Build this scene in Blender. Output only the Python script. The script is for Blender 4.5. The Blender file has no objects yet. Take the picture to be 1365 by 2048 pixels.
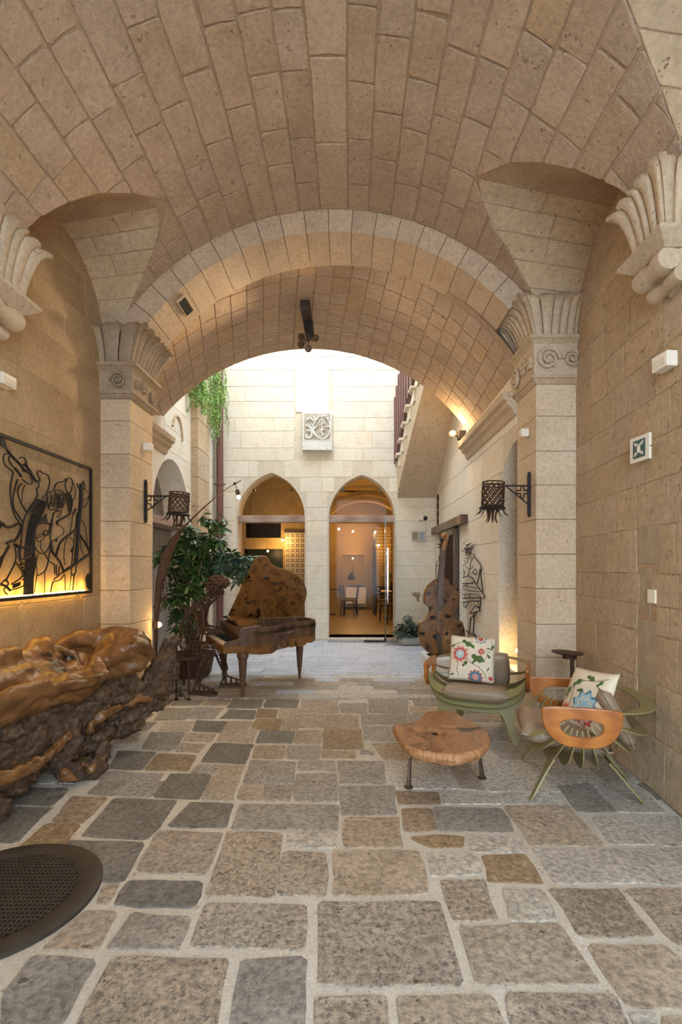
import bpy, bmesh, math, random
from mathutils import Vector, Matrix
rnd = random.Random(11)
PI = math.pi
C = bpy.context.scene.collection
scene = bpy.context.scene

# ------------------------------------------------------------------ camera, world, light, exposure
cd = bpy.data.cameras.new('camera'); cam = bpy.data.objects.new('camera', cd); C.objects.link(cam)
cd.sensor_fit = 'AUTO'; cd.sensor_width = 36.0; cd.lens = 1000 / 2048 * 36
cd.shift_x = -17.5 / 2048; cd.shift_y = 111 / 2048
cd.clip_start = 0.05; cd.clip_end = 200
cam.location = (0, 0, 1.4); cam.rotation_euler = (PI / 2, 0, 0)
scene.camera = cam

world = bpy.data.worlds.new('world'); scene.world = world; world.use_nodes = True
bg = world.node_tree.nodes['Background']
bg.inputs['Color'].default_value = (0.70, 0.85, 1.0, 1); bg.inputs['Strength'].default_value = 5.7

vs = scene.view_settings
vs.view_transform = 'Standard'; vs.look = 'None'; vs.gamma = 1.0; vs.use_curve_mapping = False
vs.exposure = 0.90

def lamp(name, kind, loc, energy, color, parent=None, size=0.05, spot=None, target=None, blend=0.6):
    l = bpy.data.lights.new(name, kind); l.energy = energy; l.color = color
    if kind in ('POINT', 'SPOT'): l.shadow_soft_size = size
    if kind == 'SPOT': l.spot_size = spot; l.spot_blend = blend
    if kind == 'AREA': l.size = size
    o = bpy.data.objects.new(name, l); C.objects.link(o); o.location = loc
    if target is not None:
        o.rotation_euler = (Vector(target) - Vector(loc)).to_track_quat('-Z', 'Y').to_euler()
    if parent:
        o.parent = parent; o.matrix_parent_inverse = Matrix.Translation(parent.location).inverted()
    return o

# ------------------------------------------------------------------ helpers
def at(x, y, Y):
    """photo pixel -> world point at depth Y (measuring only)"""
    return Vector(((x - 700) / 1000 * Y, Y, 1.4 + (1135 - y) / 1000 * Y))
def ground(x, y, z=0.0):
    Y = (1.4 - z) * 1000 / (y - 1135); return Vector(((x - 700) / 1000 * Y, Y, z))

def tag(o, label=None, cat=None, group=None, kind=None):
    if label: o['label'] = label
    if cat: o['category'] = cat
    if group: o['group'] = group
    if kind: o['kind'] = kind
    return o
def empty(name, loc=(0, 0, 0), rz=0.0):
    o = bpy.data.objects.new(name, None); C.objects.link(o); o.location = loc; o.rotation_euler = (0, 0, rz)
    o.empty_display_size = 0.1
    return o
def thing(name, label, cat, loc=(0, 0, 0), rz=0.0, group=None):
    return tag(empty(name, loc, rz), label, cat, group)
def mesh_obj(name, verts, faces, mat, parent=None, smooth=False):
    me = bpy.data.meshes.new(name); me.from_pydata([tuple(v) for v in verts], [], faces); me.update()
    if mat: me.materials.append(mat)
    if smooth: me.polygons.foreach_set('use_smooth', [True] * len(me.polygons))
    o = bpy.data.objects.new(name, me); C.objects.link(o)
    if parent: o.parent = parent
    return o

class MB:
    def __init__(s): s.v = []; s.f = []
    def add(s, v, f):
        n = len(s.v); s.v += [Vector(p) for p in v]; s.f += [tuple(i + n for i in q) for q in f]; return s
    def hexa(s, p):   # 8 corners: bottom 4 ccw, top 4 ccw
        return s.add(p, [(3, 2, 1, 0), (4, 5, 6, 7), (0, 1, 5, 4), (1, 2, 6, 5), (2, 3, 7, 6), (3, 0, 4, 7)])
    def box(s, c, d, rz=0.0, M=None):
        x, y, z = d[0] / 2, d[1] / 2, d[2] / 2
        p = [Vector(q) for q in ((-x, -y, -z), (x, -y, -z), (x, y, -z), (-x, y, -z), (-x, -y, z), (x, -y, z), (x, y, z), (-x, y, z))]
        if M is None: M = Matrix.Translation(c) @ Matrix.Rotation(rz, 4, 'Z')
        return s.hexa([M @ q for q in p])
    def bar(s, a, b, w, h, up=(0, 0, 1)):
        a = Vector(a); b = Vector(b); t = (b - a).normalized(); n = t.cross(Vector(up))
        if n.length < 1e-4: n = t.cross(Vector((1, 0, 0)))
        n.normalize(); m = n.cross(t)
        q = [(-w / 2, -h / 2), (w / 2, -h / 2), (w / 2, h / 2), (-w / 2, h / 2)]
        return s.hexa([a + n * i + m * j for i, j in q] + [b + n * i + m * j for i, j in q])
    def tube(s, pts, r, n=8, caps=True, flat=1.0):
        pts = [Vector(p) for p in pts]
        if not isinstance(r, (list, tuple)): r = [r] * len(pts)
        base = len(s.v); t0 = (pts[1] - pts[0]).normalized()
        u = t0.orthogonal().normalized()
        for i, p in enumerate(pts):
            t = (pts[min(i + 1, len(pts) - 1)] - pts[max(i - 1, 0)])
            if t.length < 1e-9: t = t0
            t.normalize()
            u = (u - t * u.dot(t))
            if u.length < 1e-6: u = t.orthogonal()
            u.normalize(); w = t.cross(u)
            for k in range(n):
                a = 2 * PI * k / n
                s.v.append(p + (u * math.cos(a) + w * math.sin(a) * flat) * r[i])
        for i in range(len(pts) - 1):
            for k in range(n):
                k2 = (k + 1) % n
                s.f.append((base + i * n + k, base + i * n + k2, base + (i + 1) * n + k2, base + (i + 1) * n + k))
        if caps:
            s.f.append(tuple(base + k for k in reversed(range(n))))
            s.f.append(tuple(base + (len(pts) - 1) * n + k for k in range(n)))
        return s
    def lathe(s, prof, c=(0, 0, 0), n=24, cap=True, M=None):
        base = len(s.v); c = Vector(c)
        for r, z in prof:
            for k in range(n):
                a = 2 * PI * k / n; p = Vector((r * math.cos(a), r * math.sin(a), z))
                s.v.append((M @ p) if M is not None else c + p)
        m = len(prof)
        for i in range(m - 1):
            for k in range(n):
                k2 = (k + 1) % n
                s.f.append((base + i * n + k, base + i * n + k2, base + (i + 1) * n + k2, base + (i + 1) * n + k))
        if cap:
            s.f.append(tuple(base + k for k in reversed(range(n))))
            s.f.append(tuple(base + (m - 1) * n + k for k in range(n)))
        return s
    def prism(s, poly, f0, f1):
        """poly of 2D points, f0/f1 map a 2D point to the two caps"""
        n = len(poly); base = len(s.v)
        s.v += [Vector(f0(*p)) for p in poly] + [Vector(f1(*p)) for p in poly]
        s.f.append(tuple(base + i for i in reversed(range(n)))); s.f.append(tuple(base + n + i for i in range(n)))
        for i in range(n):
            j = (i + 1) % n; s.f.append((base + i, base + j, base + n + j, base + n + i))
        return s
    def ringplate(s, outer, inner, f0, f1):
        """closed plate with a hole: outer, inner loops with equal point count"""
        n = len(outer); b = len(s.v)
        for f in (f0, f1):
            s.v += [Vector(f(*p)) for p in outer] + [Vector(f(*p)) for p in inner]
        for i in range(n):
            j = (i + 1) % n
            s.f += [(b + j, b + i, b + n + i, b + n + j), (b + 2 * n + i, b + 2 * n + j, b + 3 * n + j, b + 3 * n + i),
                    (b + i, b + j, b + 2 * n + j, b + 2 * n + i), (b + n + j, b + n + i, b + 3 * n + i, b + 3 * n + j)]
        return s
    def strip(s, L, R, f0, f1):
        """open plate between two polylines of equal length"""
        n = len(L); b = len(s.v)
        for f in (f0, f1):
            s.v += [Vector(f(*p)) for p in L] + [Vector(f(*p)) for p in R]
        for i in range(n - 1):
            s.f += [(b + i, b + i + 1, b + n + i + 1, b + n + i), (b + 3 * n + i, b + 3 * n + i + 1, b + 2 * n + i + 1, b + 2 * n + i),
                    (b + i + 1, b + i, b + 2 * n + i, b + 2 * n + i + 1), (b + n + i, b + n + i + 1, b + 3 * n + i + 1, b + 3 * n + i)]
        s.f += [(b, b + n, b + 3 * n, b + 2 * n), (b + 2 * n - 1, b + n - 1, b + 3 * n - 1, b + 4 * n - 1)]
        return s
    def grid(s, fn, nu, nv):
        b = len(s.v)
        for i in range(nu + 1):
            for j in range(nv + 1): s.v.append(Vector(fn(i / nu, j / nv)))
        for i in range(nu):
            for j in range(nv):
                a = b + i * (nv + 1) + j; s.f.append((a, a + nv + 1, a + nv + 2, a + 1))
        return s
    def build(s, name, mat, parent=None, smooth=False, bevel=0, fix=True):
        o = mesh_obj(name, s.v, s.f, mat, parent, False)
        if fix:
            bm = bmesh.new(); bm.from_mesh(o.data); bmesh.ops.recalc_face_normals(bm, faces=bm.faces); bm.to_mesh(o.data); bm.free()
        if smooth:
            o.data.polygons.foreach_set('use_smooth', [True] * len(o.data.polygons))
            try: o.data.set_sharp_from_angle(angle=math.radians(40))
            except Exception: pass
        if bevel:
            m = o.modifiers.new('bevel', 'BEVEL'); m.width = bevel; m.segments = 2; m.limit_method = 'ANGLE'
        return o

# ---- convex polygon tools for stones
def inset_poly(P, g):
    n = len(P); A = sum(P[i][0] * P[(i + 1) % n][1] - P[(i + 1) % n][0] * P[i][1] for i in range(n))
    if A < 0: P = P[::-1]
    lines = []
    for i in range(n):
        a = Vector(P[i]); b = Vector(P[(i + 1) % n]); d = b - a
        if d.length < 1e-6: continue
        d.normalize(); nn = Vector((-d.y, d.x)); lines.append((a + nn * g, d))
    out = []
    m = len(lines)
    for i in range(m):
        p, d = lines[i - 1]; q, e = lines[i]
        cr = d.x * e.y - d.y * e.x
        if abs(cr) < 1e-5: out.append(q.copy()); continue
        w = q - p; t = (w.x * e.y - w.y * e.x) / cr; out.append(p + d * t)
    return out
def area(P):
    n = len(P); return 0.5 * sum(P[i][0] * P[(i + 1) % n][1] - P[(i + 1) % n][0] * P[i][1] for i in range(n))
def clip(P, a, b):
    """keep the side left of a->b"""
    a = Vector(a); d = Vector(b) - a; out = []; n = len(P)
    def sd(p): return d.x * (p[1] - a.y) - d.y * (p[0] - a.x)
    for i in range(n):
        p, q = Vector(P[i]), Vector(P[(i + 1) % n]); s0, s1 = sd(p), sd(q)
        if s0 >= 0: out.append(p)
        if (s0 > 0 and s1 < 0) or (s0 < 0 and s1 > 0): out.append(p + (q - p) * (s0 / (s0 - s1)))
    return out
def stone(name, P, f, mat, parent, gap=0.006, proud=0.006, depth=0.012, rc=0.02, bev=0.006, jit=0.0, mid=False, R=rnd):
    """one block: polygon P in surface coordinates, f(u,v,h) -> world"""
    P = [Vector(p) for p in P]
    if area(P) < 0: P = P[::-1]
    P = inset_poly(P, gap); a0 = area(P)
    if a0 < 0.0006: return None
    n = len(P); Q = []
    for i in range(n):
        p, a, b = P[i], P[i - 1], P[(i + 1) % n]
        la, lb = (a - p).length, (b - p).length
        if la < 1e-5 or lb < 1e-5: continue
        r = min(rc * R.uniform(0.5, 1.3), la * 0.3, lb * 0.3)
        Q.append(p + (a - p) * (r / la)); Q.append(p + (b - p) * (r / lb))
        if mid and lb > 0.12:
            for t in ((0.36, 0.68) if lb > 0.3 else (0.5,)):
                tt = t + R.uniform(-0.08, 0.08); d = (b - p); Q.append(p + d * tt + Vector((-d.y, d.x)).normalized() * R.uniform(-jit, jit))
    if len(Q) < 3: return None
    cx = sum((q for q in Q), Vector((0, 0))) / len(Q)
    def sh(q, b):
        d = cx - q; L = d.length
        return q + d * min(b / max(L, 1e-6), 0.4)
    if jit: Q = [q + Vector((R.uniform(-jit, jit), R.uniform(-jit, jit))) * 0.6 for q in Q]
    m = len(Q); v = []
    tl = Vector((R.uniform(-1, 1), R.uniform(-1, 1))) * (proud * 0.25 / max(0.2, math.sqrt(a0)))
    for q in Q: v.append(f(q.x, q.y, -depth))
    for q in Q: v.append(f(q.x, q.y, proud - bev * 0.7 + tl.dot(q - cx)))
    for q in Q: q2 = sh(q, bev * 1.5); v.append(f(q2.x, q2.y, proud + tl.dot(q2 - cx)))
    F = []
    for k in (0, m):
        for i in range(m):
            j = (i + 1) % m; F.append((k + i, k + j, k + m + j, k + m + i))
    F.append(tuple(range(2 * m, 3 * m)))
    return mesh_obj(name, v, F, mat, parent)
def inpoly(P, x, y):
    c = False; n = len(P); j = n - 1
    for i in range(n):
        if (P[i][1] > y) != (P[j][1] > y) and x < (P[j][0] - P[i][0]) * (y - P[i][1]) / (P[j][1] - P[i][1]) + P[i][0]: c = not c
        j = i
    return c
def ashlar(f, u0, u1, rows, lens, mat, parent, name='block', blocked=None, R=rnd, pick=None, **kw):
    """rows: list of v boundaries; lens: (min,max) block length"""
    out = []
    for v0, v1 in zip(rows[:-1], rows[1:]):
        iv = [(u0, u1)]
        for (b0, b1) in (blocked(v0, v1) if blocked else []):
            nv = []
            for a, b in iv:
                if b1 <= a or b0 >= b: nv.append((a, b)); continue
                if b0 > a: nv.append((a, b0))
                if b1 < b: nv.append((b1, b))
            iv = nv
        for a, b in iv:
            u = a - (R.uniform(0, lens[0]) if abs(a - u0) < 1e-6 else 0)
            while u < b - 0.02:
                e = u + R.uniform(*lens)
                if b - e < lens[0] * 0.4: e = b
                s0 = max(u, a)
                if e - s0 > 0.03:
                    o = stone(name, [(s0, v0), (min(e, b), v0), (min(e, b), v1), (s0, v1)], f, pick(R) if pick else mat, parent, R=R, **kw)
                    if o: out.append(o)
                u = e
    return out
def rows_between(a, b, lo, hi, R=rnd):
    out = [a]
    while out[-1] < b - lo * 0.6: out.append(out[-1] + R.uniform(lo, hi))
    out[-1] = b
    return out

# ------------------------------------------------------------------ materials
def N(nt, t, **kw):
    n = nt.nodes.new(t)
    for k, v in kw.items():
        if k in n.inputs: n.inputs[k].default_value = v
        else: setattr(n, k, v)
    return n
def ramp(nt, fac, stops):
    r = nt.nodes.new('ShaderNodeValToRGB'); nt.links.new(fac, r.inputs[0])
    e = r.color_ramp.elements
    while len(e) < len(stops): e.new(0.5)
    for x, (p, c) in zip(e, stops): x.position = p; x.color = (*c, 1)
    return r
def new_mat(name):
    m = bpy.data.materials.new(name); m.use_nodes = True
    return m, m.node_tree, m.node_tree.nodes['Principled BSDF']
def hexc(h):
    c = [int(h[i:i + 2], 16) / 255 for i in (0, 2, 4)]
    return tuple(x / 12.92 if x <= 0.04045 else ((x + 0.055) / 1.055) ** 2.4 for x in c)
def plain(name, col, rough=0.6, metal=0.0, emit=None, estr=0.0, var=0.12, scale=14.0, bump=0.0, bscale=60.0):
    m, nt, b = new_mat(name)
    tc = N(nt, 'ShaderNodeTexCoord'); no = N(nt, 'ShaderNodeTexNoise', Scale=scale, Detail=4.0); nt.links.new(tc.outputs['Object'], no.inputs['Vector'])
    r = ramp(nt, no.outputs['Fac'], [(0.3, tuple(c * (1 - var) for c in col)), (0.7, tuple(min(1, c * (1 + var)) for c in col))])
    nt.links.new(r.outputs[0], b.inputs['Base Color'])
    b.inputs['Roughness'].default_value = rough; b.inputs['Metallic'].default_value = metal
    if emit: b.inputs['Emission Color'].default_value = (*emit, 1); b.inputs['Emission Strength'].default_value = estr
    if bump:
        n2 = N(nt, 'ShaderNodeTexNoise', Scale=bscale, Detail=6.0); nt.links.new(tc.outputs['Object'], n2.inputs['Vector'])
        bp = N(nt, 'ShaderNodeBump', Strength=bump, Distance=0.01); nt.links.new(n2.outputs['Fac'], bp.inputs['Height']); nt.links.new(bp.outputs[0], b.inputs['Normal'])
    return m
def stone_mat(name, c0, c1, c2=None, pit=0.35, rough=0.85, scale=3.5, rv=0.16, bump=0.5, bscale=34.0, speck=0.0, speckcol=(0.03, 0.03, 0.035), grain=(0.72, 1.10), fleck=0.0, pitdark=0.5, gr=(0.32, 0.66), bdist=0.012):
    """limestone: large blotches, fine grain, pits, a tint that differs from block to block"""
    m, nt, b = new_mat(name); L = nt.links.new
    tc = N(nt, 'ShaderNodeTexCoord'); oi = N(nt, 'ShaderNodeObjectInfo')
    off = N(nt, 'ShaderNodeVectorMath', operation='MULTIPLY_ADD'); L(oi.outputs['Random'], off.inputs[0]); off.inputs[1].default_value = (7, 11, 5); L(tc.outputs['Object'], off.inputs[2])
    n1 = N(nt, 'ShaderNodeTexNoise', Scale=scale, Detail=7.0, Roughness=0.62); L(off.outputs[0], n1.inputs['Vector'])
    st = [(0.28, c0), (0.68, c1)] if c2 is None else [(0.25, c0), (0.5, c1), (0.72, c2)]
    r1 = ramp(nt, n1.outputs['Fac'], st)
    n2 = N(nt, 'ShaderNodeTexNoise', Scale=bscale, Detail=8.0, Roughness=0.7); L(off.outputs[0], n2.inputs['Vector'])
    r2 = ramp(nt, n2.outputs['Fac'], [(gr[0], (grain[0],) * 3), (gr[1], (grain[1],) * 3)])
    mx = N(nt, 'ShaderNodeMix', data_type='RGBA', blend_type='MULTIPLY'); mx.inputs[0].default_value = 0.9
    L(r1.outputs[0], mx.inputs[6]); L(r2.outputs[0], mx.inputs[7])
    col = mx.outputs[2]
    # pits
    nd = N(nt, 'ShaderNodeTexNoise', Scale=60.0, Detail=3.0); L(off.outputs[0], nd.inputs['Vector'])
    dv = N(nt, 'ShaderNodeVectorMath', operation='MULTIPLY_ADD'); L(nd.outputs['Color'], dv.inputs[0]); dv.inputs[1].default_value = (0.03, 0.03, 0.03); L(off.outputs[0], dv.inputs[2])
    vo = N(nt, 'ShaderNodeTexVoronoi', Scale=30.0, Randomness=1.0); L(dv.outputs[0], vo.inputs['Vector'])
    n3 = N(nt, 'ShaderNodeTexNoise', Scale=13.0, Detail=4.0); L(off.outputs[0], n3.inputs['Vector'])
    a0 = N(nt, 'ShaderNodeMath', operation='ADD'); L(vo.outputs['Distance'], a0.inputs[0]); a0.inputs[1].default_value = 0.80
    ad = N(nt, 'ShaderNodeMath', operation='MULTIPLY_ADD'); L(n3.outputs['Fac'], ad.inputs[0]); ad.inputs[1].default_value = -1.55; L(a0.outputs[0], ad.inputs[2])
    pr = ramp(nt, ad.outputs[0], [(-0.0, (0, 0, 0)), (0.0, (0, 0, 0))]); pr.color_ramp.elements[0].position = 0.0; pr.color_ramp.elements[1].position = 0.07; pr.color_ramp.elements[1].color = (1, 1, 1, 1)
    pm = N(nt, 'ShaderNodeMath', operation='MULTIPLY_ADD'); L(pr.outputs[0], pm.inputs[0]); pm.inputs[1].default_value = -pitdark; pm.inputs[2].default_value = pitdark
    md = N(nt, 'ShaderNodeMix', data_type='RGBA', blend_type='MULTIPLY'); L(pm.outputs[0], md.inputs[0]); L(col, md.inputs[6]); md.inputs[7].default_value = (0.30, 0.22, 0.14, 1); col = md.outputs[2]
    if fleck:
        vf = N(nt, 'ShaderNodeTexNoise', Scale=17.0, Detail=6.0, Roughness=0.72, Distortion=1.5); L(off.outputs[0], vf.inputs['Vector'])
        sf = ramp(nt, vf.outputs['Fac'], [(0.56, (0, 0, 0)), (0.64, (1, 1, 1))])
        sq = N(nt, 'ShaderNodeMath', operation='MULTIPLY'); L(sf.outputs[0], sq.inputs[0]); sq.inputs[1].default_value = fleck
        m3 = N(nt, 'ShaderNodeMix', data_type='RGBA'); L(sq.outputs[0], m3.inputs[0]); L(col, m3.inputs[6]); m3.inputs[7].default_value = (0.62, 0.54, 0.43, 1); col = m3.outputs[2]
    if speck:
        v2 = N(nt, 'ShaderNodeTexNoise', Scale=55.0, Detail=5.0, Roughness=0.75); L(off.outputs[0], v2.inputs['Vector'])
        s2 = ramp(nt, v2.outputs['Fac'], [(0.40, (1, 1, 1)), (0.47, (0, 0, 0))])
        sm = N(nt, 'ShaderNodeMath', operation='MULTIPLY'); L(s2.outputs[0], sm.inputs[0]); sm.inputs[1].default_value = speck
        m2 = N(nt, 'ShaderNodeMix', data_type='RGBA'); L(sm.outputs[0], m2.inputs[0]); L(col, m2.inputs[6]); m2.inputs[7].default_value = (*speckcol, 1); col = m2.outputs[2]
    hs = N(nt, 'ShaderNodeHueSaturation'); L(col, hs.inputs['Color'])
    mr = N(nt, 'ShaderNodeMapRange'); L(oi.outputs['Random'], mr.inputs[0]); mr.inputs[3].default_value = 1 - rv; mr.inputs[4].default_value = 1 + rv * 0.75; L(mr.outputs[0], hs.inputs['Value'])
    wn = N(nt, 'ShaderNodeTexWhiteNoise', noise_dimensions='1D'); L(oi.outputs['Random'], wn.inputs['W'])
    ms = N(nt, 'ShaderNodeMapRange'); L(wn.outputs['Value'], ms.inputs[0]); ms.inputs[3].default_value = 1 - rv; ms.inputs[4].default_value = 1 + rv; L(ms.outputs[0], hs.inputs['Saturation'])
    L(hs.outputs[0], b.inputs['Base Color'])
    b.inputs['Roughness'].default_value = rough
    hgt = N(nt, 'ShaderNodeMath', operation='MULTIPLY_ADD'); L(pr.outputs[0], hgt.inputs[0]); hgt.inputs[1].default_value = pit; L(n2.outputs['Fac'], hgt.inputs[2])
    h2 = N(nt, 'ShaderNodeMath', operation='MULTIPLY_ADD'); L(n1.outputs['Fac'], h2.inputs[0]); h2.inputs[1].default_value = 1.2; L(hgt.outputs[0], h2.inputs[2])
    bp = N(nt, 'ShaderNodeBump', Strength=bump, Distance=bdist); L(h2.outputs[0], bp.inputs['Height']); L(bp.outputs[0], b.inputs['Normal'])
    return m
def wood_mat(name, cols, scale=(1, 1, 1), rough=0.35, wave=6.0, dist=5.0, knots=0.0, bump=0.15, nscale=3.0, wmix=0.45):
    m, nt, b = new_mat(name); L = nt.links.new
    tc = N(nt, 'ShaderNodeTexCoord'); mp = N(nt, 'ShaderNodeMapping'); mp.inputs['Scale'].default_value = scale; L(tc.outputs['Object'], mp.inputs[0])
    nz = N(nt, 'ShaderNodeTexNoise', Scale=nscale, Detail=5.0, Roughness=0.6); L(mp.outputs[0], nz.inputs['Vector'])
    wv = N(nt, 'ShaderNodeTexWave', Scale=wave, Distortion=dist, Detail=3.0); wv.inputs['Detail Scale'].default_value = 1.5; L(mp.outputs[0], wv.inputs['Vector'])
    mx = N(nt, 'ShaderNodeMath', operation='MULTIPLY_ADD'); L(wv.outputs['Fac'], mx.inputs[0]); mx.inputs[1].default_value = wmix
    n5 = N(nt, 'ShaderNodeMath', operation='MULTIPLY'); L(nz.outputs['Fac'], n5.inputs[0]); n5.inputs[1].default_value = 1.2 - wmix; L(n5.outputs[0], mx.inputs[2])
    k = len(cols); r = ramp(nt, mx.outputs[0], [(0.12 + 0.76 * i / (k - 1), c) for i, c in enumerate(cols)])
    col = r.outputs[0]
    if knots:
        vo = N(nt, 'ShaderNodeTexNoise', Scale=knots, Detail=4.0, Roughness=0.65, Distortion=1.2); L(tc.outputs['Object'], vo.inputs['Vector'])
        kr = ramp(nt, vo.outputs['Fac'], [(0.33, (1, 1, 1)), (0.42, (0, 0, 0))])
        m2 = N(nt, 'ShaderNodeMix', data_type='RGBA'); L(kr.outputs[0], m2.inputs[0]); L(col, m2.inputs[6]); m2.inputs[7].default_value = (0.012, 0.006, 0.003, 1); col = m2.outputs[2]
    L(col, b.inputs['Base Color']); b.inputs['Roughness'].default_value = rough
    bp = N(nt, 'ShaderNodeBump', Strength=bump, Distance=0.01); L(mx.outputs[0], bp.inputs['Height']); L(bp.outputs[0], b.inputs['Normal'])
    return m
def glass_mat(name, tint=(0.95, 0.97, 0.96), mixf=0.10):
    m, nt, b = new_mat(name); L = nt.links.new
    out = nt.nodes['Material Output']; tr = N(nt, 'ShaderNodeBsdfTransparent'); tr.inputs[0].default_value = (*tint, 1)
    gl = N(nt, 'ShaderNodeBsdfGlossy'); gl.inputs['Roughness'].default_value = 0.02
    fr = N(nt, 'ShaderNodeFresnel'); fr.inputs[0].default_value = 1.14
    ms = N(nt, 'ShaderNodeMixShader'); L(fr.outputs[0], ms.inputs[0]); L(tr.outputs[0], ms.inputs[1]); L(gl.outputs[0], ms.inputs[2]); L(ms.outputs[0], out.inputs[0])
    return m

M = {}
M['vault'] = stone_mat('vault_limestone', (0.45, 0.31, 0.20), (0.57, 0.41, 0.28), pit=0.8, rv=0.06, bump=0.8, bdist=0.018)
M['vault_warm'] = stone_mat('vault_warm_limestone', (0.48, 0.315, 0.18), (0.58, 0.405, 0.25), pit=0.6, rv=0.07, bump=0.8, bdist=0.018)
M['vault_joint'] = stone_mat('vault_mortar', (0.365, 0.25, 0.152), (0.45, 0.315, 0.20), pit=0.2, rv=0.0, bump=0.5)
M['wall'] = stone_mat('wall_limestone', (0.60, 0.43, 0.26), (0.70, 0.52, 0.335), pit=1.2, rv=0.06, bump=1.0, bscale=22.0, pitdark=0.6, bdist=0.024)
M['wall_joint'] = stone_mat('wall_mortar', (0.43, 0.295, 0.165), (0.52, 0.37, 0.22), pit=0.3, rv=0.0, bump=0.5)
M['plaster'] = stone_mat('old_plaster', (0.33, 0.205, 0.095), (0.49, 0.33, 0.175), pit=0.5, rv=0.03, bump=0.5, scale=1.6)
M['pier'] = stone_mat('pier_limestone', (0.60, 0.45, 0.29), (0.70, 0.55, 0.38), pit=0.25, rv=0.05, bump=0.3, scale=2.5)
M['pier_shaded'] = stone_mat('shaded_pier_limestone', (0.51, 0.375, 0.235), (0.64, 0.48, 0.315), pit=0.3, rv=0.04, bump=0.35, scale=1.8)  # same limestone as the right pier, dimmer left side put into its colour
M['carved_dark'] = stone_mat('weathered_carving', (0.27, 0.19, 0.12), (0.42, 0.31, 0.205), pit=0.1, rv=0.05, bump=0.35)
M['rib'] = stone_mat('rib_limestone', (0.48, 0.34, 0.22), (0.56, 0.41, 0.27), pit=0.2, rv=0.06, bump=0.3)
M['carved'] = stone_mat('carved_limestone', (0.50, 0.37, 0.24), (0.62, 0.48, 0.33), pit=0.1, rv=0.06, bump=0.3)
M['court'] = stone_mat('court_limestone', (0.72, 0.61, 0.465), (0.81, 0.72, 0.58), (0.75, 0.605, 0.44), pit=0.5, rv=0.05, bump=0.5, grain=(0.88, 1.06), pitdark=0.35)
M['court_joint'] = stone_mat('court_mortar', (0.66, 0.555, 0.42), (0.74, 0.64, 0.50), pit=0.2, rv=0.0, bump=0.4)
M['relief_recess'] = stone_mat('dark_relief_ground', (0.40, 0.34, 0.26), (0.52, 0.45, 0.36), pit=0.1, rv=0.0, bump=0.4)  # darker ground behind the pale raised carving
M['relief'] = stone_mat('relief_stone', (0.70, 0.66, 0.60), (0.78, 0.74, 0.68), pit=0.1, rv=0.0, bump=0.3)
M['repair'] = plain('repair_mortar', (0.42, 0.33, 0.22), 0.9, bump=0.2)
FL = dict(pit=0.9, rough=0.55, rv=0.12, bump=1.0, grain=(0.48, 1.2), pitdark=0.75, gr=(0.38, 0.62), bdist=0.014)
M['f_dark'] = stone_mat('floor_dark_grey', (0.175, 0.158, 0.133), (0.30, 0.27, 0.225), bscale=40, fleck=0.22, **FL)
M['f_grey'] = stone_mat('floor_grey', (0.32, 0.28, 0.235), (0.46, 0.41, 0.345), bscale=40, fleck=0.35, **FL)
M['f_tan'] = stone_mat('floor_tan', (0.41, 0.315, 0.22), (0.59, 0.475, 0.35), bscale=38, fleck=0.4, **FL)
M['f_speck'] = stone_mat('floor_speckled', (0.43, 0.34, 0.25), (0.57, 0.47, 0.36), bscale=38, speck=0.75, speckcol=(0.09, 0.085, 0.08), **FL)
M['f_light'] = stone_mat('floor_light', (0.56, 0.49, 0.40), (0.70, 0.635, 0.54), bscale=38, **FL)
M['f_brown'] = stone_mat('floor_brown', (0.30, 0.20, 0.11), (0.46, 0.33, 0.20), bscale=38, fleck=0.6, **FL)
M['f_court'] = stone_mat('floor_court', (0.45, 0.465, 0.50), (0.60, 0.615, 0.65), bscale=30, **{**FL, 'grain': (0.8, 1.08), 'pitdark': 0.4})
M['mortar'] = stone_mat('floor_mortar', (0.58, 0.51, 0.41), (0.70, 0.63, 0.53), pit=0.1, rv=0.0, bump=0.5, bscale=90)
M['iron'] = plain('black_iron', (0.022, 0.017, 0.014), 0.55, 0.5, bump=0.15)
M['rust'] = plain('rusty_iron', (0.075, 0.036, 0.02), 0.7, 0.3, var=0.35, scale=25, bump=0.2)
M['bronze'] = plain('brown_painted_steel', (0.10, 0.06, 0.035), 0.5, 0.4, var=0.2)
M['green'] = plain('sage_green_paint', (0.265, 0.232, 0.098), 0.42, 0.1, var=0.05)
M['leather'] = plain('taupe_leather', (0.30, 0.215, 0.14), 0.42, var=0.06, bump=0.08, bscale=120)
M['cream'] = plain('cream_linen', (0.74, 0.63, 0.47), 0.85, var=0.05, bump=0.12, bscale=220)
M['p_red'] = plain('print_red', (0.50, 0.085, 0.06), 0.85, var=0.3, scale=60)
M['p_pink'] = plain('print_pink', (0.66, 0.30, 0.22), 0.85, var=0.25, scale=60)
M['p_blue'] = plain('print_blue', (0.10, 0.20, 0.27), 0.85, var=0.3, scale=60)
M['p_lblue'] = plain('print_light_blue', (0.32, 0.50, 0.58), 0.85, var=0.2, scale=60)
M['p_green'] = plain('print_green', (0.075, 0.135, 0.035), 0.85, var=0.3, scale=50)
M['p_stem'] = plain('print_stem', (0.12, 0.10, 0.045), 0.85, var=0.2)
M['white'] = plain('white_plastic', (0.78, 0.70, 0.58), 0.5, var=0.03)
M['sign_green'] = plain('sign_green', (0.012, 0.075, 0.06), 0.4, var=0.05)
M['pipe'] = plain('red_brown_pipe', (0.17, 0.075, 0.06), 0.45, 0.2, var=0.08)
M['railing'] = plain('dark_red_timber', (0.17, 0.075, 0.065), 0.6, var=0.15)
M['terracotta'] = plain('dark_pot', (0.075, 0.035, 0.02), 0.6, var=0.15)
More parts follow.
